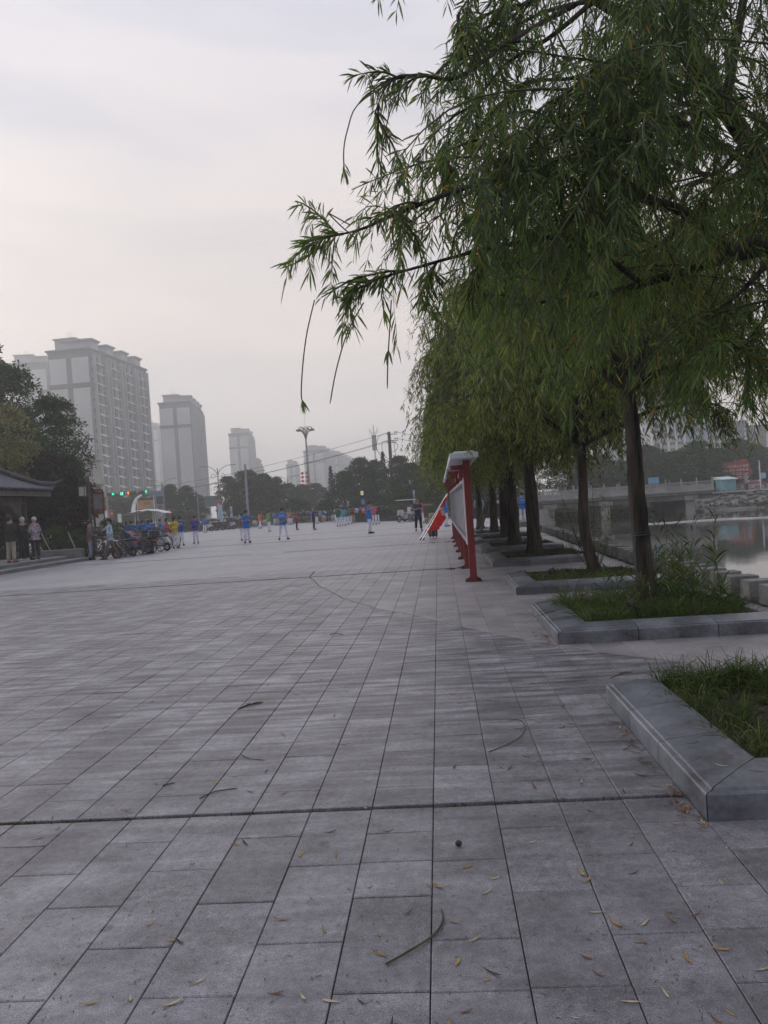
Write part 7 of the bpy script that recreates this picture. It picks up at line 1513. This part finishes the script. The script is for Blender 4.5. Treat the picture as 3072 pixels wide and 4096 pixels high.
person(1078, 2128, 'man in bright lime green shirt standing side on', 'lime', 'pants', 130, 'back', hair='black', h=1.70, fem=False, shoes='white')
person(1042, 2114, 'person in orange vest over blue raising a hand, left of the lime shirt', 'orange', 'pants', 150, 'up', 'walk', h=1.62, group='people in orange')
person(1156, 2099, 'person in orange partly hidden behind the large man in blue', 'orange', 'pants', 170, 'up', h=1.62, group='people in orange'); person(1166, 2098, 'person in mauve next to the orange one behind the large man in blue', 'mauve', 'pants', 160, 'forward', h=1.62)
person(1188, 2119, 'stocky woman in red top and black trousers standing side on', 'red', 'black', 95, 'clasp', hair='brown', style='bob', h=1.60, bulk=1.15)
person(1216, 2088, 'distant person in dark top and grey trousers striding behind the red top', 'dark', 'beige', 100, 'down', 'walk', hair='white', h=1.66, sleeve='long')
person(1257, 2119, 'person all in black with arms held forward', 'navy', 'black', 105, 'forward', hair='grey', h=1.68, fem=False, sleeve='long', bulk=1.1)
person(1268, 2094, 'woman in brick red top and white trousers behind the person in black', 'maroon', 'pants', 150, 'cross', h=1.64)
person(1284, 2091, 'person in cyan jacket and red trousers', 'cyan', 'redpants', 160, 'clasp', h=1.60, sleeve='long')
for px, Y, c, lab in ((1303, 112, 'white', 'distant person in white left of the small fir'), (1310, 114, 'white', 'second distant person in white left of the small fir'), (1295, 116, 'purple', 'distant person in violet behind the cyan jacket'), (1325, 112, 'orange', 'distant person in orange under the small fir'), (1337, 118, 'slate', 'distant person in grey right of the orange one')): person(px, 0, lab, c, 'pants', rnd.uniform(120, 220), rnd.choice(['clasp', 'up', 'down']), Y=Y, h=1.64)
for px, Y, c, lab, a in ((1318, 104, 'cyan', 'distant person in pale blue between the small fir and the dancers', 'up'), (1345, 108, 'blue', 'distant person in blue left of the dark green jacket', 'forward'), (1347, 92, 'white', 'person in white just behind the dark green jacket', 'clasp'), (1393, 96, 'blue', 'person in blue at the back of the left dancing group', 'up'), (1407, 98, 'white', 'person in white at the back of the left dancing group', 'clasp'),
        (1445, 94, 'blue', 'person in blue between the two dancing groups', 'side'), (1249, 104, 'blue', 'distant person in blue left of the person in black', 'clasp'), (1232, 112, 'white', 'distant person in white under the lantern mast', 'down'), (1140+52, 110, 'purple', 'distant person in violet behind the red top', 'down'), (1100, 106, 'blue', 'distant person in blue between the lime shirt and the large man', 'clasp'), (1506, 96, 'blue', 'person in blue behind the rose red top', 'up'), (820, 80, 'blue', 'distant person in blue right of the purple blue polo', 'clasp')): person(px, 0, lab, c, 'pants', 180, a, Y=Y, h=1.66)
person(1355, 2106, 'person in dark green jacket seen from behind, front left of the dancing group', 'green', 'pants', 180, 'clasp', h=1.68, fem=False, sleeve='long', bulk=1.1)
person(1376, 2103, 'woman in bright blue with hands on hips behind the dark green jacket', 'cyan', 'pants', 175, 'hips', style='bob', h=1.62); person(1388, 2099, 'person in green short sleeves with hand on hip, in the dancing group', 'green', 'pants', 185, 'hips', style='bob', h=1.58)
person(1401, 2097, 'person in grey green jacket in the dancing group', 'slate', 'pants', 190, 'clasp', h=1.66, sleeve='long'); person(1414, 2094, 'person in maroon jacket and greyish trousers with elbow out, in the dancing group', 'maroon', 'beige', 180, 'hips', h=1.66, sleeve='long')
person(1427, 2087, 'person in white and pale blue, rightmost of the left dancing group', 'white', 'pants', 170, 'hips', 'wide', h=1.66); person(1437, 0, 'violet clad person behind the left dancing group', 'purple', 'pants', 170, 'up', Y=100, h=1.6); person(1366, 0, 'pale blue clad person half hidden behind the dark green jacket', 'cyan', 'pants', 170, 'down', Y=84, h=1.6)
person(1458, 2080, 'person in salmon pink left of the man in bright blue', 'pink', 'pants', 160, 'forward', h=1.62)
person(1481, 2134, 'man in bright blue polo and white trousers with a hand at his face', 'blue', 'pants', 75, 'face', hair='black', h=1.74, fem=False, bulk=1.05)
person(1499, 2098, 'person in rose red top seen from behind, right of the man in bright blue', 'pink', 'pants', 180, 'clasp', hair='black', h=1.68, bulk=1.15, sleeve='long'); person(1511, 2095, 'person in black top beside the rose red one', 'dark', 'pants', 185, 'clasp', h=1.66, sleeve='long'); person(1528, 2084, 'person in navy top seen from behind', 'navy', 'pants', 178, 'hips', h=1.70, bulk=1.15)
person(1537, 2081, 'person in rose half hidden right of the navy top', 'pink', 'pants', 178, 'down', h=1.6); person(1549, 2077, 'woman in pink top and black trousers leaning forward', 'pink', 'black', 150, 'hips', h=1.62, bow=.6)
for px, Y, c, lab in ((1488, 92, 'white', 'person in white in the back of the right dancing group'), (1515, 94, 'slate', 'person in grey at the back of the right dancing group'), (1522, 98, 'cyan', 'person in pale blue at the back of the right dancing group'), (1540, 92, 'olive', 'person in olive at the back of the right dancing group')): person(px, 0, lab, c, 'pants', 180, 'down', Y=Y, h=1.68)
person(1676, 2124, 'bald man in navy polo and black trousers walking towards the camera', 'navy', 'black', 12, 'phone', 'walk', hair='skin', h=1.72, fem=False, bulk=1.15)
person(1688, 0, 'person in pink with arms out half hidden behind the man in navy', 'pink', 'pants', 170, 'side', Y=60, h=1.66); person(1640, 0, 'person seated on the motor tricycle in a pale top', 'white', 'grey', 150, 'forward', Y=69.0, h=1.45)
person(1786, 2106, 'man in blue shirt and white trousers behind the red flag', 'blue', 'pants', 60, 'down', h=1.74, fem=False, shoes='blue', group=gd)
person(1922, 2107, 'man in bright blue seen from behind between the board and the wooden props', 'cyan', 'pants', 175, 'back', h=1.72, fem=False, bulk=1.15, group=gd, back='太极')
person(2094, 2094, 'person in blue seen from behind between two dark willow trunks', 'blue', 'pants', 178, 'clasp', h=1.72, fem=False, group=gd, back='太极拳')
person(2541, 0, 'distant person in pink on the bridge beside the furrowed trunk', 'pink', 'dark', 90, 'down', Y=98.0, h=1.62, z=.55)
# ---------------------------------------------------------------- morning haze
hz = MB(); hz.box((0, 470, 38.0), (1000, 1040, 83.0))
mh = bpy.data.materials.new('haze'); mh.use_nodes = True; t = mh.node_tree; t.nodes.clear()
o_ = nn(t, 'ShaderNodeOutputMaterial'); pv = nn(t, 'ShaderNodeVolumePrincipled'); pv.inputs['Color'].default_value = (0.955, 0.978, 1.0, 1); pv.inputs['Density'].default_value = 0.0014
pv.inputs['Anisotropy'].default_value = 0.7
lk(t, pv.outputs[0], o_.inputs['Volume'])
obj('haze', hz, mh, kind='stuff')
